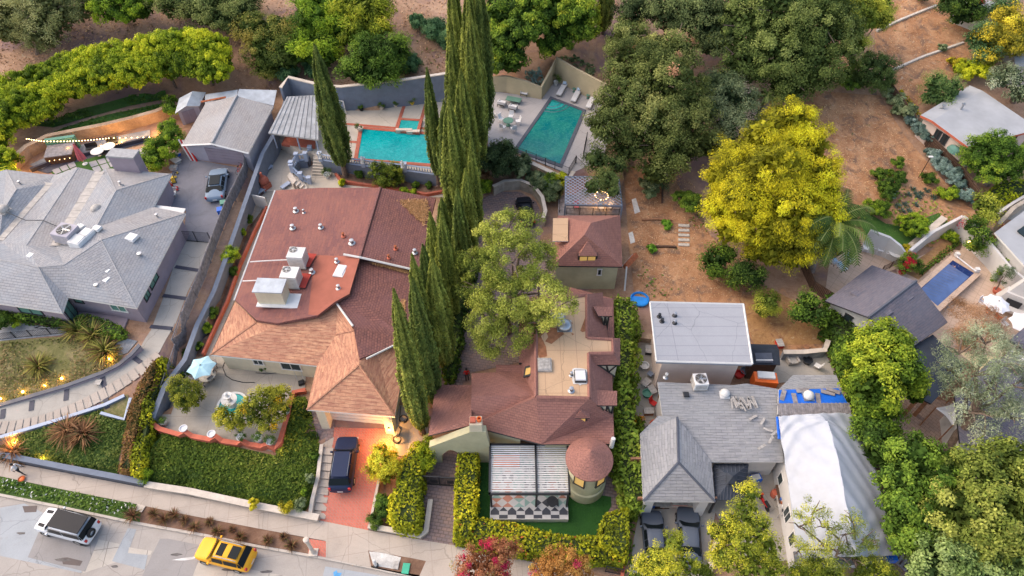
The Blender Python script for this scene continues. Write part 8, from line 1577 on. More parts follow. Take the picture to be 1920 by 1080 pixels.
for i,(x,y,r_,lb)in enumerate(((815,68,2.0,'blue green weed bush in the middle of the bare slope'),(838,88,1.8,'blue green weed bush against the cypress clump'),(783,52,1.2,'smallest blue green weed bush on the bare slope'),(768,132,1.8,'weed bush on top of the tall blue wall'),(590,140,2.0,'weed bush by the first cypress tip'),(545,150,1.5,'weed bush behind the pavilion'))):
 b=G(x,y);T(leafobj('weed_bush',crown(blob((b.x,b.y,b.z+.8),(r_,r_,r_*.6),4,i),[(.03,.09,.04),(.07,.16,.07),(.13,.25,.1)],leaf=.5,cr=.6,asp=.2,seed=60+i,per=22),None,b),lb,'shrub','weed bushes on the slope')
# ---- top middle ficus and oaks
TR('ficus_tree','dark glossy ficus crown at the top behind the white pool chairs',(960,130),[(940,30,42,6),(985,50,40,6),(950,80,34,5),(925,70,28,5),(960,115,26,4),(930,120,18,3.5),(990,10,40,6.5)],FIC,leaf=.42,cr=.75,seed=70,per=30)
TR('ficus_tree','second glossy ficus crown at the top left of the oak',(1070,90),[(1040,20,40,6),(1085,25,34,6),(1050,65,34,5),(1095,55,22,5),(1030,85,22,4),(1075,-10,40,6)],FIC,leaf=.42,cr=.75,seed=71,per=30)
TR('oak_tree','largest spreading oak beside the teal pool',(1250,250),[(1200,130,62,7),(1250,160,66,8),(1170,190,52,6),(1220,230,62,6),(1140,235,40,5),(1290,215,52,6),(1180,70,40,7),(1260,100,50,7.5),(1180,275,36,4.5),(1260,285,46,4.5),(1230,320,30,3.5),(1320,270,34,4)],OAK,leaf=.3,cr=.85,seed=72,per=32,dens=.95,spot=(.022,(.55,.30,.17)),tr=.55,twigs=2)
TR('oak_tree','wide oak in the top right middle above the yellow tree',(1500,130),[(1400,60,60,7),(1460,30,66,8),(1530,60,60,7),(1450,110,60,6.5),(1520,130,54,6),(1400,120,46,6),(1570,110,38,5.5),(1480,160,40,5),(1580,50,34,6),(1420,0,50,8),(1540,5,50,8)],[(.04,.07,.016),(.085,.13,.03),(.16,.21,.05),(.25,.3,.085)],leaf=.3,cr=.9,seed=73,per=32,dens=.9,spot=(.006,(.6,.32,.18)),tr=.55,twigs=2)
TR('oak_tree','dark oak behind the two big ones at the top',(1300,60),[(1260,20,50,7),(1310,30,50,7),(1340,70,46,6),(1190,20,36,6),(1300,-20,50,7),(1365,30,40,6)],[(.03,.055,.02),(.07,.1,.035),(.13,.17,.06),(.2,.25,.09)],leaf=.3,cr=.9,seed=74,per=30)
TR('oak_tree','feathery grey green tree between the two big oaks',(1370,230),[(1350,170,46,4.5),(1385,190,38,4),(1370,235,36,3.5),(1330,210,34,4),(1400,225,30,3)],GRY,leaf=.34,cr=.8,seed=75,asp=.25,spot=(.02,(.42,.33,.28)))
TR('willow_tree','yellow green feathery tree at the top, right of the wide oak',(1590,145),[(1610,30,42,6),(1640,10,36,6),(1600,80,28,4.5),(1585,0,34,6),(1590,118,18,3.5),(1650,35,24,5)],LIM,leaf=.36,cr=.8,seed=76,asp=.2,droop=.5)
TR('round_tree','round dark green tree at the edge of the bare dirt slope',(1640,175),[(1640,130,34,2.8),(1625,150,22,2.2),(1655,150,20,2.2)],[(.03,.06,.02),(.07,.12,.03),(.13,.2,.05)],leaf=.24,cr=.6,seed=77)
bush('shrub','flat grey green shrubs below the left oak',G(1235,345),3.0,GRY,78,leaf=.2,cr=.5,flat=.5);bush('shrub','low dark shrub on the dirt left of the timber stub',G(1215,365),2.2,GRY,79,leaf=.2,flat=.4);bush('shrub','low shrub beside the terracotta planter box',G(1285,390),2.4,MID,80,leaf=.2,flat=.4)
bush('shrub','olive shrub under the feathery yellow green tree',G(1580,165),2.6,MID,81,leaf=.22,flat=.4)
# ---- the big yellow tree and the palm
TR('yellow_tree','huge bright golden yellow tree in the middle of the dirt lot',(1430,440),[(1480,225,42,11),(1435,262,44,10.4),(1510,270,46,9.5),(1385,300,44,8.5),(1455,315,56,10.6),(1530,330,46,8.5),(1355,335,36,7),(1400,370,54,8),(1480,390,56,8),(1535,400,42,7),(1350,385,34,6),(1425,430,46,6),(1500,450,44,5.5),(1370,430,34,5),(1545,365,30,7),(1450,470,34,4),(1490,480,28,3.4),(1420,470,26,3.2),(1545,455,24,5)],YEL,leaf=.36,cr=.8,seed=82,per=30,dens=1.05,asp=.2,droop=.45,cvar=1.1,tr=.6,fl=.95,bark='bark_grey')
def palm(label,base,H,n,fl,seed=0,yel=False):
 b=G(*base);t=thing('palm_tree',label,'palm',b);k=MB();trunk(k,b,b+Vector((.3,0,H)),.42,.34,(),seed);k.build('trunk','bark_grey',t,smooth=True);r=np.random.default_rng(seed);parts=[]
 top=np.array(b)+np.array([.3,0,H])
 for i in range(n):
  a=2*pi*i/n*2.618+r.uniform(-.2,.2);el=r.uniform(-.3,1.25);Ln=fl*r.uniform(.8,1.1);d=np.array([cos(a),sin(a),0]);sd=np.array([-sin(a),cos(a),0]);S_=22;pts=[]
  p=top.copy();e=el
  for s in range(S_):pts.append(p.copy());p=p+(d*cos(e)+np.array([0,0,sin(e)]))*Ln/S_;e-=.085
  pts=np.array(pts);col=pal([(.04,.085,.02),(.1,.17,.035),(.22,.28,.06)],np.array([r.uniform(0,1)]),r)[0];V_=[];K=[]
  for s in range(1,S_-1):
   w=.1+.85*sin(pi*s/S_)**.7*fl/5
   for sg in(-1,1):
    q=pts[s];tip=q+sd*sg*w*.8+(pts[s+1]-q)*1.6+np.array([0,0,-.25*w]);u=(pts[s+1]-q)*.9;V_+=[q,q+u,tip+u*.2,tip];K+=[col*(1+r.normal()*.12)]*4
  rb=(.3,.33,.12)
  for s in range(S_-1):V_+=[pts[s]-sd*.04,pts[s]+sd*.04,pts[s+1]+sd*.03,pts[s+1]-sd*.03];K+=[np.array(rb)]*4
  o=leafobj('frond',[(np.array(V_),np.array(K))],t)
palm('feather palm leaning out from behind the golden yellow tree',(1518,506),6.5,70,5.0,3)
palm('small spiky palm top peeping out above the golden yellow tree',(1415,240),4.5,22,1.8,4)
# ---- top right plants
TR('dark_tree','dark green tree with red berries at the top right',(1800,30),[(1790,5,30,3.5),(1820,20,26,3),(1800,30,18,2.5)],DKG,leaf=.28,seed=90,spot=(.04,(.5,.05,.03)))
TR('yellow_tree','yellow flowering tree at the right edge near the top',(1870,130),[(1870,70,30,4),(1900,85,30,4),(1905,50,28,4.5),(1855,110,18,3),(1925,70,30,4),(1885,30,24,4)],[(.08,.11,.02),(.28,.25,.02),(.6,.46,.03),(.8,.6,.05)],leaf=.24,seed=91,dens=.8)
TR('green_tree','blue green tree in front of the yellow flowering tree at the top right',(1850,110),[(1835,75,26,3),(1850,100,22,3),(1880,20,24,3),(1860,55,18,3)],[(.03,.08,.03),(.08,.16,.06),(.15,.26,.1)],leaf=.26,seed=92)
TR('grey_tree','grey green tree behind the pale roof with orange edging',(1900,190),[(1895,145,26,3.5),(1870,150,20,3),(1915,175,24,3)],SIL,leaf=.24,seed=93,dens=.8)
TR('feathery_tree','feathery green tree touching the left corner of the pale roof',(1760,200),[(1758,160,26,2.5),(1785,165,22,2.5),(1745,180,20,2),(1775,190,20,1.8)],[(.04,.09,.03),(.1,.18,.05),(.2,.3,.08),(.34,.42,.1)],leaf=.26,seed=94,asp=.25)
for i,(x,y,r_,cl,lb)in enumerate(((1787,128,1.3,HDO,'round golden bush on the bare slope above the pale roof'),(1825,145,2.8,HDG,'largest olive yellow bush above the pale roof'),(1800,150,1.8,HDG,'olive yellow bush left of the larger one above the pale roof'),(1725,5,1.4,DKG,'small dark bush at the top edge of the bare slope'),(1765,95,.8,GRY,'tiny bush on the lower row of pale stones'))):bush('shrub',lb,G(x,y),r_,cl,100+i,leaf=.2,flat=.6)
# blue-grey shrubs by the brown fence
BLU=[(.08,.14,.12),(.18,.28,.25),(.32,.44,.42)]
for i,(x,y)in enumerate(((1660,182),(1678,200),(1692,222),(1704,236),(1718,250),(1728,262),(1745,300),(1757,318),(1778,338),(1792,355),(1805,378))):bush('silver_shrub','silvery blue shrub by the dark brown fence, %s'%('topmost of the row','second from the top','third from the top','fourth from the top','fifth from the top','nearest the pink house corner','beside the lamp post','just below the lamp post one','third from the bottom of the row','second from the bottom of the row','lowest of the row')[i],G(x,y),1.25+.25*(i%3),BLU if i>2 else GRY,110+i,leaf=.2,group='silvery shrubs by the brown fence',n=3)
for i,(x,y,r_,cl,lb)in enumerate(((1680,312,1.1,MID,'round green bush highest up left of the lamp post'),(1645,338,1.3,MID,'round green bush nearest the palm'),(1682,340,1.2,MID,'round green bush in the middle below the highest one'),(1737,342,1.2,MID,'round green bush right under the lamp post'),(1773,373,1.6,BRT,'bright green flowering bush beside the silvery row'),(1665,328,.7,BRT,'small light bush between the green bushes'),(1660,365,1.8,MID,'spreading low green bush right of the palm fronds'),(1668,368,.9,BLU,'small blue green agave in the planted bed'),(1700,440,2.4,BRT,'big olive bush above the white patio wall'),(1640,405,1.8,BRT,'yellow green grass clump beside the palm fronds'))):bush('shrub',lb,G(x,y),r_,cl,130+i,leaf=.18,flat=.7)
for i,(x,y)in enumerate(((1710,356),(1725,364),(1737,358),(1722,372),(1748,371),(1717,366),(1702,367),(1683,388),(1697,385),(1703,397),(1690,398),(1660,352),(1715,385))):bladeplant('tufted_plant','small dark tuft among the scattered succulents right of the palm',G(x,y),40,.55,.08,[(.08,.13,.1),(.14,.2,.15)],i,'plant','small tufts in the planted bed')
TR('coral_tree','dense light green tree on pale limbs right of the red edged house',(1850,345),[(1835,285,30,4),(1865,275,32,4.5),(1895,290,28,4),(1850,315,28,3),(1885,320,26,3),(1905,310,22,3),(1820,300,20,3.2)],[(.03,.08,.01),(.09,.18,.02),(.2,.32,.03),(.38,.48,.04)],leaf=.24,cr=.55,seed=150,bark='bark_grey')
hedge('shrub_bank','olive yellow shrub bank in front of the light green tree on pale limbs',[G(1835,378),G(1870,350),G(1935,345),G(1940,370),G(1890,385),G(1850,395)],1.0,HDG,leaf=.2,seed=151)
hedge('ivy_strip','narrow yellow strip of ivy along the fence above the pale roof',[G(1680,180),G(1688,178),G(1722,225),G(1716,232)],.8,HDO,leaf=.18,seed=152)
TR('lemon_tree','loose yellow green tree right of the silvery row',(1845,430),[(1845,385,22,3),(1855,400,18,2.5),(1838,410,16,2.5)],LIM,leaf=.24,seed=153);TR('bougainvillea','dark green climber with red flowers over the white wall corner',(1835,470),[(1825,425,20,2.5),(1842,440,20,2.5),(1828,458,18,2),(1850,460,14,1.6)],MID,leaf=.22,seed=154,spot=(.06,(.55,.02,.05)))
TR('bougainvillea','red flowering bush at the left end of the straw coloured bed',(1702,505),[(1705,490,16,1.5),(1716,497,12,1.2),(1695,503,11,1)],MID,leaf=.18,cr=.35,seed=155,spot=(.35,(.6,.015,.05)),tr=.1)
bush('shrub','golden bush above the terracotta pot',G(1697,475),.9,HDO,156,leaf=.16);bush('shrub','yellow green bush at the top of the pool garden',G(1777,452),1.2,BRT,157,leaf=.16)
hedge('low_hedge','row of low green plants along the covered pool',[G(1724,520),G(1720,510),G(1755,485),G(1795,452),G(1800,458),G(1770,482)],.5,MID,leaf=.16,seed=158)
b=G(1868,545);TR('olive_tree','small wispy olive tree in a pot behind the white parasol',(1865,548),[(1880,520,14,2.2),(1888,510,12,2.6),(1872,512,11,2.6)],SIL,leaf=.16,cr=.35,seed=159,dens=.6,tr=.08,core=0);pot('terracotta pot holding the small olive tree',G(1866,549),.4,.45,'terracotta',False)
hedge('ivy_strip','dark ivy climbing the white wall beside the olive tree',[G(1858,528),G(1864,530),G(1884,490),G(1878,486)],1.6,MID,leaf=.18,seed=160)
TR('feathery_tree','brown feathery tree between the charcoal roof and the parasols',(1825,650),[(1800,585,24,4),(1830,600,32,4),(1810,625,24,3.5),(1850,625,26,3.5),(1820,650,22,3)],BRN,leaf=.3,cr=.7,seed=161,asp=.15,droop=.4,dens=2.0,core=0,per=30)
TR('silver_tree','large wispy silver green tree over the shade sails at the right',(1770,860),[(1800,660,34,8),(1850,640,34,8.5),(1880,680,36,9),(1830,700,36,8),(1780,690,26,7),(1870,740,34,8),(1820,770,32,7),(1900,720,30,8),(1900,780,34,7),(1850,810,30,6.5),(1790,730,20,7),(1905,660,20,8)],SIL,leaf=.3,cr=.75,seed=162,asp=.2,dens=1.15,core=0,tr=.45,twigs=3,per=30,bark='bark')
# ---- right lower trees
TR('camphor_tree','big rounded yellow green tree right of the tarpaulin',(1660,760),[(1650,650,44,7.5),(1620,690,38,7),(1680,690,42,7.5),(1640,730,46,7),(1700,720,30,6),(1600,660,28,6.5),(1690,650,26,7),(1650,775,36,5.5),(1625,740,30,6),(1715,740,20,5)],[(.03,.07,.008),(.08,.15,.012),(.18,.27,.018),(.36,.42,.03)],leaf=.34,cr=.7,seed=170,per=32)
TR('camphor_tree','dark green tree between the yellow green one and the paved yard',(1640,870),[(1640,810,34,5),(1650,850,32,4.5),(1625,790,24,4.5),(1660,830,22,4)],MID,leaf=.34,cr=.7,seed=171)
TR('camphor_tree','deep green tree filling the lower right beside the tarpaulin',(1720,960),[(1720,860,44,7),(1690,900,40,6.5),(1760,890,42,7),(1710,950,44,6),(1760,940,44,6.5),(1700,1000,40,5),(1790,860,24,6),(1680,950,24,5)],MID,leaf=.34,cr=.7,seed=172,per=32)
TR('camphor_tree','very large olive green tree in the lower right corner',(1860,1000),[(1840,900,56,8),(1890,870,46,8),(1800,960,56,7.5),(1870,960,60,8),(1930,920,50,8),(1780,1000,40,6),(1920,990,56,7.5),(1830,1010,50,6.5)],[(.04,.07,.012),(.105,.15,.022),(.21,.26,.042),(.35,.38,.08)],leaf=.34,cr=.7,seed=173,per=32)
TR('camphor_tree','pale green tree at the bottom right corner edge',(1820,1100),[(1760,1040,40,6),(1800,1050,44,6),(1850,1070,44,6),(1740,1075,36,5),(1910,1060,44,6.5),(1800,1095,40,5)],[(.04,.08,.024),(.1,.17,.045),(.2,.29,.085),(.31,.4,.14)],leaf=.32,cr=.65,seed=174,per=32)
TR('green_tree','dark green tree between the dirt lot and the charcoal roofed house',(1520,600),[(1515,570,24,3),(1535,590,20,3),(1505,590,20,2.6)],MID,leaf=.26,seed=175)
hedge('boundary_hedge','dense green hedge along the white wall of the charcoal roofed house',[G(1535,590),G(1552,585),G(1580,635),G(1610,700),G(1625,790),G(1600,790),G(1575,710),G(1545,640)],2.6,MID,leaf=.28,seed=176,bumpy=.35)
TR('acacia_tree','yellow green bush on the straw coloured yard',(1440,590),[(1440,570,22,2),(1430,582,14,1.6)],LIM,leaf=.26,cr=.5,seed=177,asp=.3)
TR('green_bush','dark green bushy tree beneath the golden yellow tree',(1345,510),[(1340,485,28,2.2),(1360,480,22,2.2),(1340,505,20,1.6)],MID,leaf=.26,seed=178);TR('green_bush','darker bushy tree right of the other one beneath the golden tree',(1405,535),[(1395,510,26,2.2),(1415,520,22,2),(1380,520,18,1.6)],DKG,leaf=.26,seed=179)
# ---- the light green conifer, court plants
TR('conifer','large lime green conifer standing in front of the tan flat roof',(950,620),[(950,430,38,11.5),(985,420,28,11),(915,450,30,10),(905,500,38,9),(960,490,50,11),(1010,480,30,10),(900,545,34,8),(950,560,50,9),(1010,550,42,9.5),(1045,575,32,9.5),(915,600,36,7),(965,620,42,6.5),(1015,605,26,8),(925,640,30,5),(1000,505,30,10),(880,480,18,9),(1065,575,16,9)],CON,leaf=.3,cr=.62,seed=180,per=36,dens=1.1,asp=.3,core=0,tr=.4,twigs=2,outw=.5,fl=.75)
bush('shrub','dark broad bush right of the cypress clump below the pool chairs',G(935,322),3.4,[(.025,.05,.02),(.06,.1,.04),(.12,.18,.07)],181,leaf=.26,cr=.6,n=6);bush('shrub','pale green bush left of the curved court wall',G(1005,350),1.9,GRY,182,leaf=.2,n=4);bush('shrub','second pale bush above the curved court wall',G(978,325),1.9,GRY,183,leaf=.2);bush('shrub','small pink brown bush beside the cypress row',G(912,345),1.3,BRN,184,leaf=.16)
bush('shrub','light green climber at the left end of the curved court wall',G(908,362),1.6,BRT,185,leaf=.2);bush('shrub','mixed green shrub between the curved wall and the pergola',G(1035,375),2.2,GRY,186,leaf=.18);bush('shrub','low green shrub by the cottage canopy',G(1030,350),1.6,MID,187,leaf=.18);bush('shrub','yellowish shrub beneath the stone terrace wall',G(1050,345),1.2,HDG,188,leaf=.16)
TR('pine_bough_tree','dark oak boughs hanging over the lattice pergola',(1150,330),[(1120,300,26,4.5),(1140,340,24,4.5),(1110,350,16,4.8),(1155,310,20,4.5),(1150,360,12,4.6)],[(.05,.08,.025),(.1,.15,.04),(.2,.24,.07)],leaf=.28,cr=.6,seed=189,asp=.3,dens=.8,core=.4)
hedge('shrub_strip','dark green undergrowth at the foot of the cypress row',[G(880,470),G(900,480),G(872,600),G(852,720),G(835,720),G(842,600)],1.2,DKG,leaf=.24,seed=190,bumpy=.3)
# bamboo strip
hedge('bamboo_screen','long strip of bamboo between the tudor house and the grey house',GH([(1155,556),(1186,562),(1190,640),(1180,720),(1192,800),(1204,880),(1208,930),(1190,955),(1166,900),(1160,800),(1160,700)],2.4),2.4,[(.05,.1,.012),(.15,.24,.025),(.3,.4,.05),(.48,.52,.08)],leaf=.24,seed=191,bumpy=.55,dens=45)
bush('marigold_bush','orange flowering clump beside the bamboo',G(1194,794),.8,BRT,192,leaf=.16,spot=(.4,(.85,.35,.01)))
# ---- hedges of the tudor front garden
HG=[(.07,.095,.01),(.2,.24,.012),(.41,.42,.018),(.68,.6,.03)]
hedge('clipped_hedge','clipped golden hedge left of the turf, following the mauve driveway',[G(862,862),G(898,866),G(895,940),G(893,985),G(880,1030),G(856,1022),G(855,960)],1.9,HG,leaf=.17,seed=200,dens=60,spot=(.015,(.5,.16,.04)))
hedge('clipped_hedge','clipped golden hedge in front of the turf beside the sidewalk',[G(893,985),G(960,995),G(1040,1018),G(1120,1025),G(1165,1030),G(1165,1068),G(1080,1060),G(990,1050),G(880,1030)],1.7,HG,leaf=.17,seed=201,dens=55,spot=(.03,(.5,.16,.04)))
hedge('clipped_hedge','tall golden corner hedge at the right end of the turf',[G(1128,985),G(1170,975),G(1172,1040),G(1166,1066),G(1120,1040)],2.5,HG,leaf=.17,seed=202,dens=60)
bush('round_bush','round yellow green bush beside the gate arch wall',G(885,858),1.15,HDG,203,leaf=.15,cr=.3,n=5)
hedge('clipped_hedge','shaggy golden hedge between the brick driveway and the mauve driveway',[G(745,1000),G(735,975),G(748,930),G(760,880),G(785,850),G(800,850),G(795,900),G(790,960),G(788,1006)],2.0,HG,leaf=.18,seed=204,dens=55,bumpy=.25)
TR('golden_shrub','golden shrub right behind the long golden hedge, by the arch',(795,870),[(800,840,18,2),(790,860,16,1.8),(805,865,14,1.5)],HDG,leaf=.17,cr=.4,seed=205,tr=.1)
TR('yellow_shrub','loose yellow shrub lit by the garage lantern',(722,905),[(715,850,20,2.2),(700,880,16,1.8),(730,875,20,2),(715,870,22,2.4),(738,855,12,1.8),(725,895,14,1.4)],[(.1,.12,.01),(.34,.32,.02),(.66,.55,.03),(.9,.75,.06)],leaf=.22,cr=.42,seed=206,asp=.35,tr=.1,dens=.8,core=.4)
bush('shrub','dark green leafy shrub below the loose yellow shrub',G(722,955),1.35,MID,207,leaf=.2);bush('round_bush','round dark green ball at the corner of the brick driveway',G(706,980),.95,DKG,208,leaf=.12,cr=.25,n=3)
# two-tone hedge on the lilac house lot
hedge('two_tone_hedge','bright yellow strip of the clipped hedge beside the curved drive',GH([(303,668),(314,672),(310,705),(291,750),(282,800),(267,850),(262,892),(246,886),(246,850),(262,800),(270,750),(294,705)],1.5),1.5,HG,leaf=.14,seed=210,dens=75)
hedge('two_tone_hedge','reddish brown strip of the clipped hedge beside the curved drive',GH([(300,668),(292,705),(268,750),(260,800),(244,850),(244,886),(222,880),(228,845),(238,800),(246,755),(268,705)],1.35),1.35,[(.10,.08,.02),(.2,.12,.04),(.33,.16,.07),(.26,.27,.04)],leaf=.13,seed=211,dens=100)
bush('round_bush','round green bush at the foot of the two tone hedge by the street wall',G(276,893),1.0,BRT,212,leaf=.14,cr=.3)
hedge('front_hedge','dark green hedge under the front windows of the lilac house',[G(0,600),G(0,588),G(60,592),G(122,603),G(132,618),G(70,610)],1.2,MID,leaf=.18,seed=213);hedge('front_hedge','rounded green hedge by the porch steps',[G(150,606),G(170,600),G(215,612),G(242,628),G(236,640),G(190,632),G(155,622)],1.0,MID,leaf=.18,seed=214)
bush('round_bush','round hedge ball at the left end below the front hedge',G(15,612),1.4,MID,215,leaf=.16);T(leafobj('rose_bush',[*crown([tuple(G(25,608,.6))+(.5,.5,.4)],BRT,leaf=.12,cr=.3,seed=216,spot=(.3,(.8,.75,.3)))],None,G(25,608)),'rose bush with cream flowers on the gravel bed','rose bush')
PHO=[(.12,.13,.03),(.28,.28,.06),(.45,.4,.1),(.2,.12,.05)];PHR=[(.2,.1,.05),(.32,.16,.08),(.45,.25,.12),(.15,.12,.05)]
for i,(x,y,s,cl,lb)in enumerate(((150,622,1.8,PHO,'spiky green brown plant left of the rounded porch hedge'),(178,635,1.9,PHO,'spiky green brown plant in the middle of the three by the porch'),(200,662,2.0,PHO,'large spiky plant glowing orange above the curved wall'),(75,690,1.6,PHO,'lone spiky plant in the middle of the weedy garden'),(130,812,1.9,PHR,'copper spiky plant left of the pair below the drive'),(160,818,1.9,PHR,'copper spiky plant right of the pair below the drive'),(30,850,1.9,PHR,'copper spiky plant at the left edge by the street wall'))):bladeplant('spiky_plant',lb,G(x,y),170,s,.1,cl,i,'plant','spiky flax plants')
cover('weed_cover',[(0,644),(130,634),(180,642),(235,652),(220,680),(188,698),(130,722),(60,740),(0,755)],60,.12,[(.05,.07,.02),(.11,.13,.03),(.2,.2,.07),(.33,.22,.12),(.14,.17,.04)],.22,1,hide=(.45,-.35))
cover('grass_cover',[(0,842),(60,812),(120,794),(190,770),(240,790),(225,884),(150,878),(60,862),(0,858)],90,.12,[(.03,.06,.01),(.09,.14,.025),(.18,.23,.05),(.3,.26,.1)],.25,2)
cover('ivy_lawn',[(268,832),(300,816),(517,858),(550,748),(575,748),(600,840),(588,925),(568,958),(420,932),(268,898)],170,.115,[(.03,.06,.008),(.07,.12,.014),(.13,.19,.022),(.26,.27,.05)],.25,3,tone=.3)
cover('terrace_grass_cover',[(80,258),(120,240),(200,216),(305,194),(312,222),(240,236),(170,252),(100,262)],16,.16,[(.03,.08,.01),(.06,.13,.015),(.12,.2,.03)],.15,4)
cover('slope_weeds',[(60,235),(150,205),(310,172),(312,186),(240,200),(160,222),(100,240)],14,.2,[(.03,.08,.01),(.06,.13,.015),(.12,.2,.03)],.2,5,hide=(.5,-.2))
cover('white_flowers',[(0,897),(100,918),(245,946),(258,950),(255,977),(250,976),(100,943),(0,923)],110,.13,[(.03,.08,.012),(.08,.16,.025),(.18,.28,.05)],.3,6,spot=(.09,(.85,.85,.82)))
for i,(x,y,s)in enumerate(((251,968,1.0),(290,966,.75),(309,975,.8),(328,967,.75),(347,977,.6),(366,990,.7),(394,980,.55),(409,998,.75),(452,1008,.65),(503,1015,.65),(533,1008,.5),(548,1024,.75),(436,993,.4))):bladeplant('tuft_grass','dark reddish grass tuft in the strip by the kerb',W(x,y,.17),90,s*.95,.05,[(.1,.05,.03),(.2,.09,.05),(.14,.12,.04),(.3,.16,.08)],40+i,'grass tuft','reddish grass tufts by the kerb',zr=(.3,1.4))
for i,(x,y,r_,cl,lb)in enumerate(((478,948,.6,HDO,'golden bush spilling over the concrete street wall'),(540,955,.75,HDO,'golden bush beside the lowest entry step wall'),(566,948,.7,GRY,'pale spiky bush at the corner of the lawn by the steps'),(584,900,.55,GRY,'green shrub halfway along the entry step wall'),(590,860,.6,MID,'green shrub at the top of the entry step wall'),(572,925,.5,BRT,'small light shrub near the lawn corner'))):bush('shrub',lb,W(x,y,1.0)if y<940 else W(x,y,.7),r_,cl,220+i,leaf=.14,cr=.3)
# patio citrus, planter plants
CIT=[(.05,.085,.01),(.2,.22,.02),(.4,.4,.04),(.66,.56,.05)]
TR('citrus_tree','small citrus tree left of the fountain under the blue parasol',(350,760),[(350,738,26,1.8),(335,725,18,1.8),(365,745,18,1.6),(345,755,16,1.4)],CIT,leaf=.17,cr=.4,seed=230,tr=.12);TR('citrus_tree','larger citrus tree with yellow fruit right of the fountain',(492,800),[(490,755,32,2.6),(520,745,24,2.4),(470,775,24,2.2),(500,790,22,2),(525,770,18,2)],CIT,leaf=.17,cr=.4,seed=231,tr=.14,spot=(.05,(.8,.5,.02)))
TR('citrus_tree','low yellow green citrus branch left of the fruiting tree',(435,805),[(430,785,20,1.6),(415,775,14,1.6),(445,795,14,1.4)],CIT,leaf=.17,cr=.38,seed=232,tr=.08,core=.4)
TR('pool_shrub','loose yellow green shrub in front of the pool balustrade',(725,350),[(710,325,20,1.8),(735,320,18,1.8),(720,340,18,1.2),(745,338,12,1)],LIM,leaf=.2,cr=.45,seed=233,tr=.08,dens=.7,core=.3)
for i,(x,y,r_,cl,lb)in enumerate(((675,335,1.0,MID,'green shrub at the foot of the pool wall left of the loose shrub'),(750,325,1.0,MID,'green shrub against the pool wall behind the loose shrub'),(780,352,.7,MID,'low green shrub right of the loose shrub under the pool wall'),(805,352,.7,MID,'low green shrub nearest the dark cypress under the pool wall'),(642,350,.8,HDG,'olive shrub at the end of the brick bed wall'),(760,364,.7,BRT,'spiky light shrub by the red roof ridge'),(775,366,.7,BRT,'second spiky light shrub near the red roof ridge'),(437,490,1.5,BRT,'round yellow green shrub in the planter left of the red roof'),(468,415,.7,MID,'small shrub at the top of the red planter wall'),(456,440,.7,BRT,'light shrub near the top of the red planter wall'),(440,515,.8,MID,'dark shrub below the round yellow green one'),(402,590,.7,MID,'small shrub in the middle of the red planter wall'),(392,620,.8,BRT,'light shrub in the lower part of the red planter'),(375,655,.8,MID,'dark shrub behind the light blue parasol'),(350,668,.7,MID,'small shrub by the blue boundary wall above the parasol'))):bush('shrub',lb,G(x,y),r_,cl,240+i,leaf=.16,cr=.35)
cover('bed_plants',[(575,750),(556,748),(520,858),(560,850),(582,800)],40,.16,CIT,.25,8)
cover('leaf_litter',[(1175,330),(1300,340),(1340,440),(1500,590),(1400,560),(1200,560)],30,.08,[(.25,.12,.06),(.5,.3,.16),(.62,.45,.28),(.3,.2,.1)],.02,9)
cover('leaf_litter',[(1650,0),(1785,0),(1830,70),(1720,200),(1680,190),(1650,100)],8,.12,[(.3,.14,.07),(.55,.32,.16),(.66,.48,.28),(.3,.2,.1)],.02,19)
cover('leaf_litter',[(1420,200),(1650,190),(1700,280),(1800,420),(1640,440),(1560,330)],24,.09,[(.3,.14,.07),(.55,.32,.16),(.66,.48,.28),(.3,.2,.1)],.02,10)
cover('slope_litter',[(-50,10),(560,0),(850,0),(850,140),(540,180),(430,170),(440,60),(200,110),(0,160)],6,.16,[(.2,.12,.07),(.42,.27,.16),(.6,.42,.26),(.2,.16,.12)],.03,11)
cover('slope_weeds',[(200,60),(850,10),(850,140),(540,175),(430,165),(330,60)],1.2,.2,[(.05,.08,.02),(.12,.16,.04),(.25,.25,.08)],.15,12,hide=(.3,.2))
cover('yard_weeds',[(1170,300),(1320,330),(1330,440),(1500,590),(1200,560)],6,.18,[(.05,.1,.02),(.12,.2,.03),(.25,.3,.06)],.12,13,hide=(.35,.35));cover('bed_weeds',[(1600,380),(1700,340),(1780,380),(1790,430),(1740,470),(1640,450)],10,.18,[(.05,.1,.02),(.14,.22,.03),(.3,.36,.06)],.15,14,hide=(.45,.1))
cover('turf_grass',[(897,852),(920,842),(1062,882),(1078,902),(1120,930),(1144,934),(1144,950),(1122,985),(1112,1008),(1040,1003),(892,973)],60,.07,[(.012,.06,.008),(.02,.09,.012),(.035,.13,.018)],.03,15)
for x,y,lb in((1250,425,'vivid green tuft below the upper timber edging'),(1222,470,'vivid green tuft left of the lower timber edging')):bush('green_tuft',lb,G(x,y),.9,[(.04,.12,.01),(.1,.25,.02),(.2,.4,.04)],int(x),leaf=.2,cr=.3,flat=.5,h=.3)
hedge('agave_bed','blue green agaves on the mulch above the tan wall left',[G(985,140),G(1012,132),G(1018,158),G(1000,168)],.5,BLU,leaf=.4,seed=260,dens=8,core=False);hedge('agave_bed','blue green agaves on the mulch above the tan wall right',[G(1045,115),G(1080,112),G(1115,130),G(1110,142),G(1060,130)],.5,GRY,leaf=.4,seed=261,dens=8,core=False)
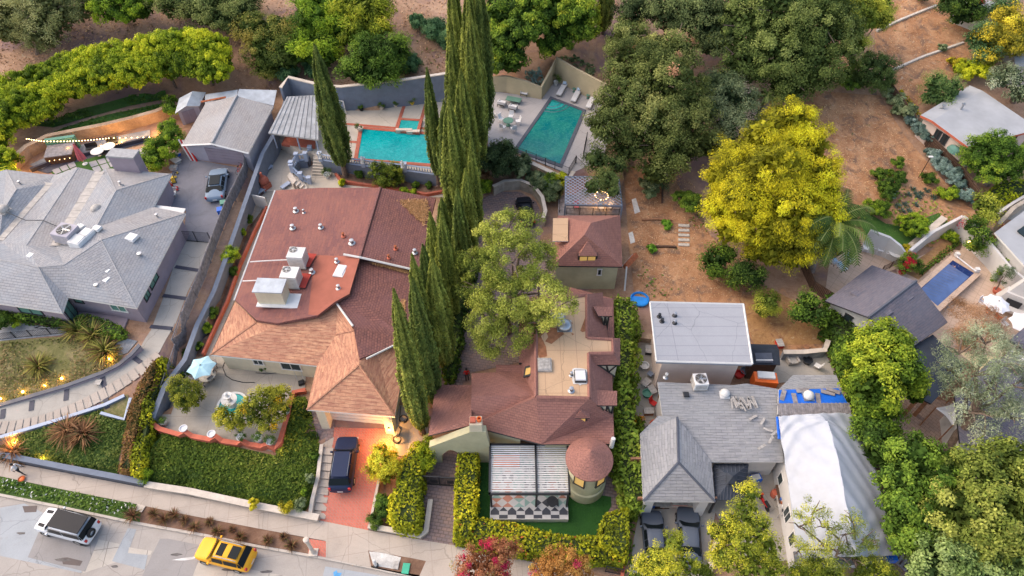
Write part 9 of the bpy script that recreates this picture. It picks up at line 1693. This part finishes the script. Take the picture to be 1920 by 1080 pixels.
# ---- street trees along the bottom edge
TR('crape_myrtle','red flowering tree at the bottom edge left of the turf hedge',(930,1100),[(905,1050,32,4.5),(935,1035,26,4.5),(880,1065,28,4),(925,1070,34,4),(960,1030,14,4)],[(.16,.06,.03),(.34,.13,.06),(.44,.18,.1),(.24,.25,.06)],leaf=.17,cr=.4,seed=270,dens=.8,core=.3,spot=(.2,(.55,.03,.1)),tr=.15)
TR('crape_myrtle','orange and pink flowering tree at the bottom edge in front of the golden hedge',(1055,1110),[(1040,1060,26,4.5),(1075,1055,24,4.5),(1050,1040,16,4.5),(1020,1080,30,4),(1090,1075,28,4)],[(.25,.12,.03),(.45,.22,.06),(.5,.3,.08),(.3,.34,.06)],leaf=.17,cr=.4,seed=271,dens=.75,core=.3,spot=(.14,(.55,.07,.12)),tr=.15)
ACA=[(.05,.09,.012),(.16,.21,.02),(.36,.39,.035),(.64,.60,.05)]
TR('acacia_tree','yellow green street tree in front of the two dark cars',(1250,1150),[(1240,1050,30,6),(1265,1020,22,6.5),(1210,1055,22,5.5),(1290,1060,26,6),(1250,1078,36,5.5),(1205,1085,26,5),(1320,1075,20,5)],ACA,leaf=.2,cr=.45,seed=272,asp=.3,core=.35,dens=.85,tr=.2,twigs=2)
TR('acacia_tree','tall yellow green street tree beside the black gazebo',(1390,1130),[(1405,925,20,8),(1400,960,26,7.5),(1370,985,26,7),(1420,990,28,7.5),(1345,1000,22,6.5),(1390,1020,34,7),(1440,1030,26,6.5),(1360,1045,30,6),(1410,1060,34,6),(1450,1065,26,5.5)],ACA,leaf=.22,cr=.5,seed=273,asp=.3,core=.35,dens=.85,tr=.25,twigs=2)
TR('pepper_tree','open branched green tree crossing the near end of the white tarpaulin',(1620,1100),[(1525,960,24,7.5),(1500,985,22,7),(1545,985,22,7),(1600,975,22,7.5),(1585,1000,20,7),(1620,1010,20,6.5),(1540,1020,26,6.5),(1570,1040,26,6),(1500,1030,22,6),(1600,1045,22,5.5),(1635,1020,12,6)],[(.05,.08,.02),(.14,.19,.03),(.3,.34,.06),(.5,.5,.08)],leaf=.2,cr=.48,seed=274,asp=.35,core=0,dens=.62,tr=.3,twigs=3)
TR('acacia_tree','bright yellow green crown at the bottom edge under the tarpaulin',(1640,1150),[(1640,1075,30,4.5),(1620,1085,22,4.5),(1665,1085,22,4)],ACA,leaf=.2,cr=.45,seed=275,asp=.3,tr=.15);TR('acacia_tree','yellow green crown at the bottom edge left of the open branched tree',(1520,1140),[(1530,1068,28,4.5),(1500,1080,26,4.5),(1560,1080,24,4)],ACA,leaf=.2,cr=.45,seed=276,asp=.3,tr=.15)
cover('leafy_ground',[(1170,950),(1190,955),(1185,1100),(1165,1100)],30,.16,MID,.2,16)
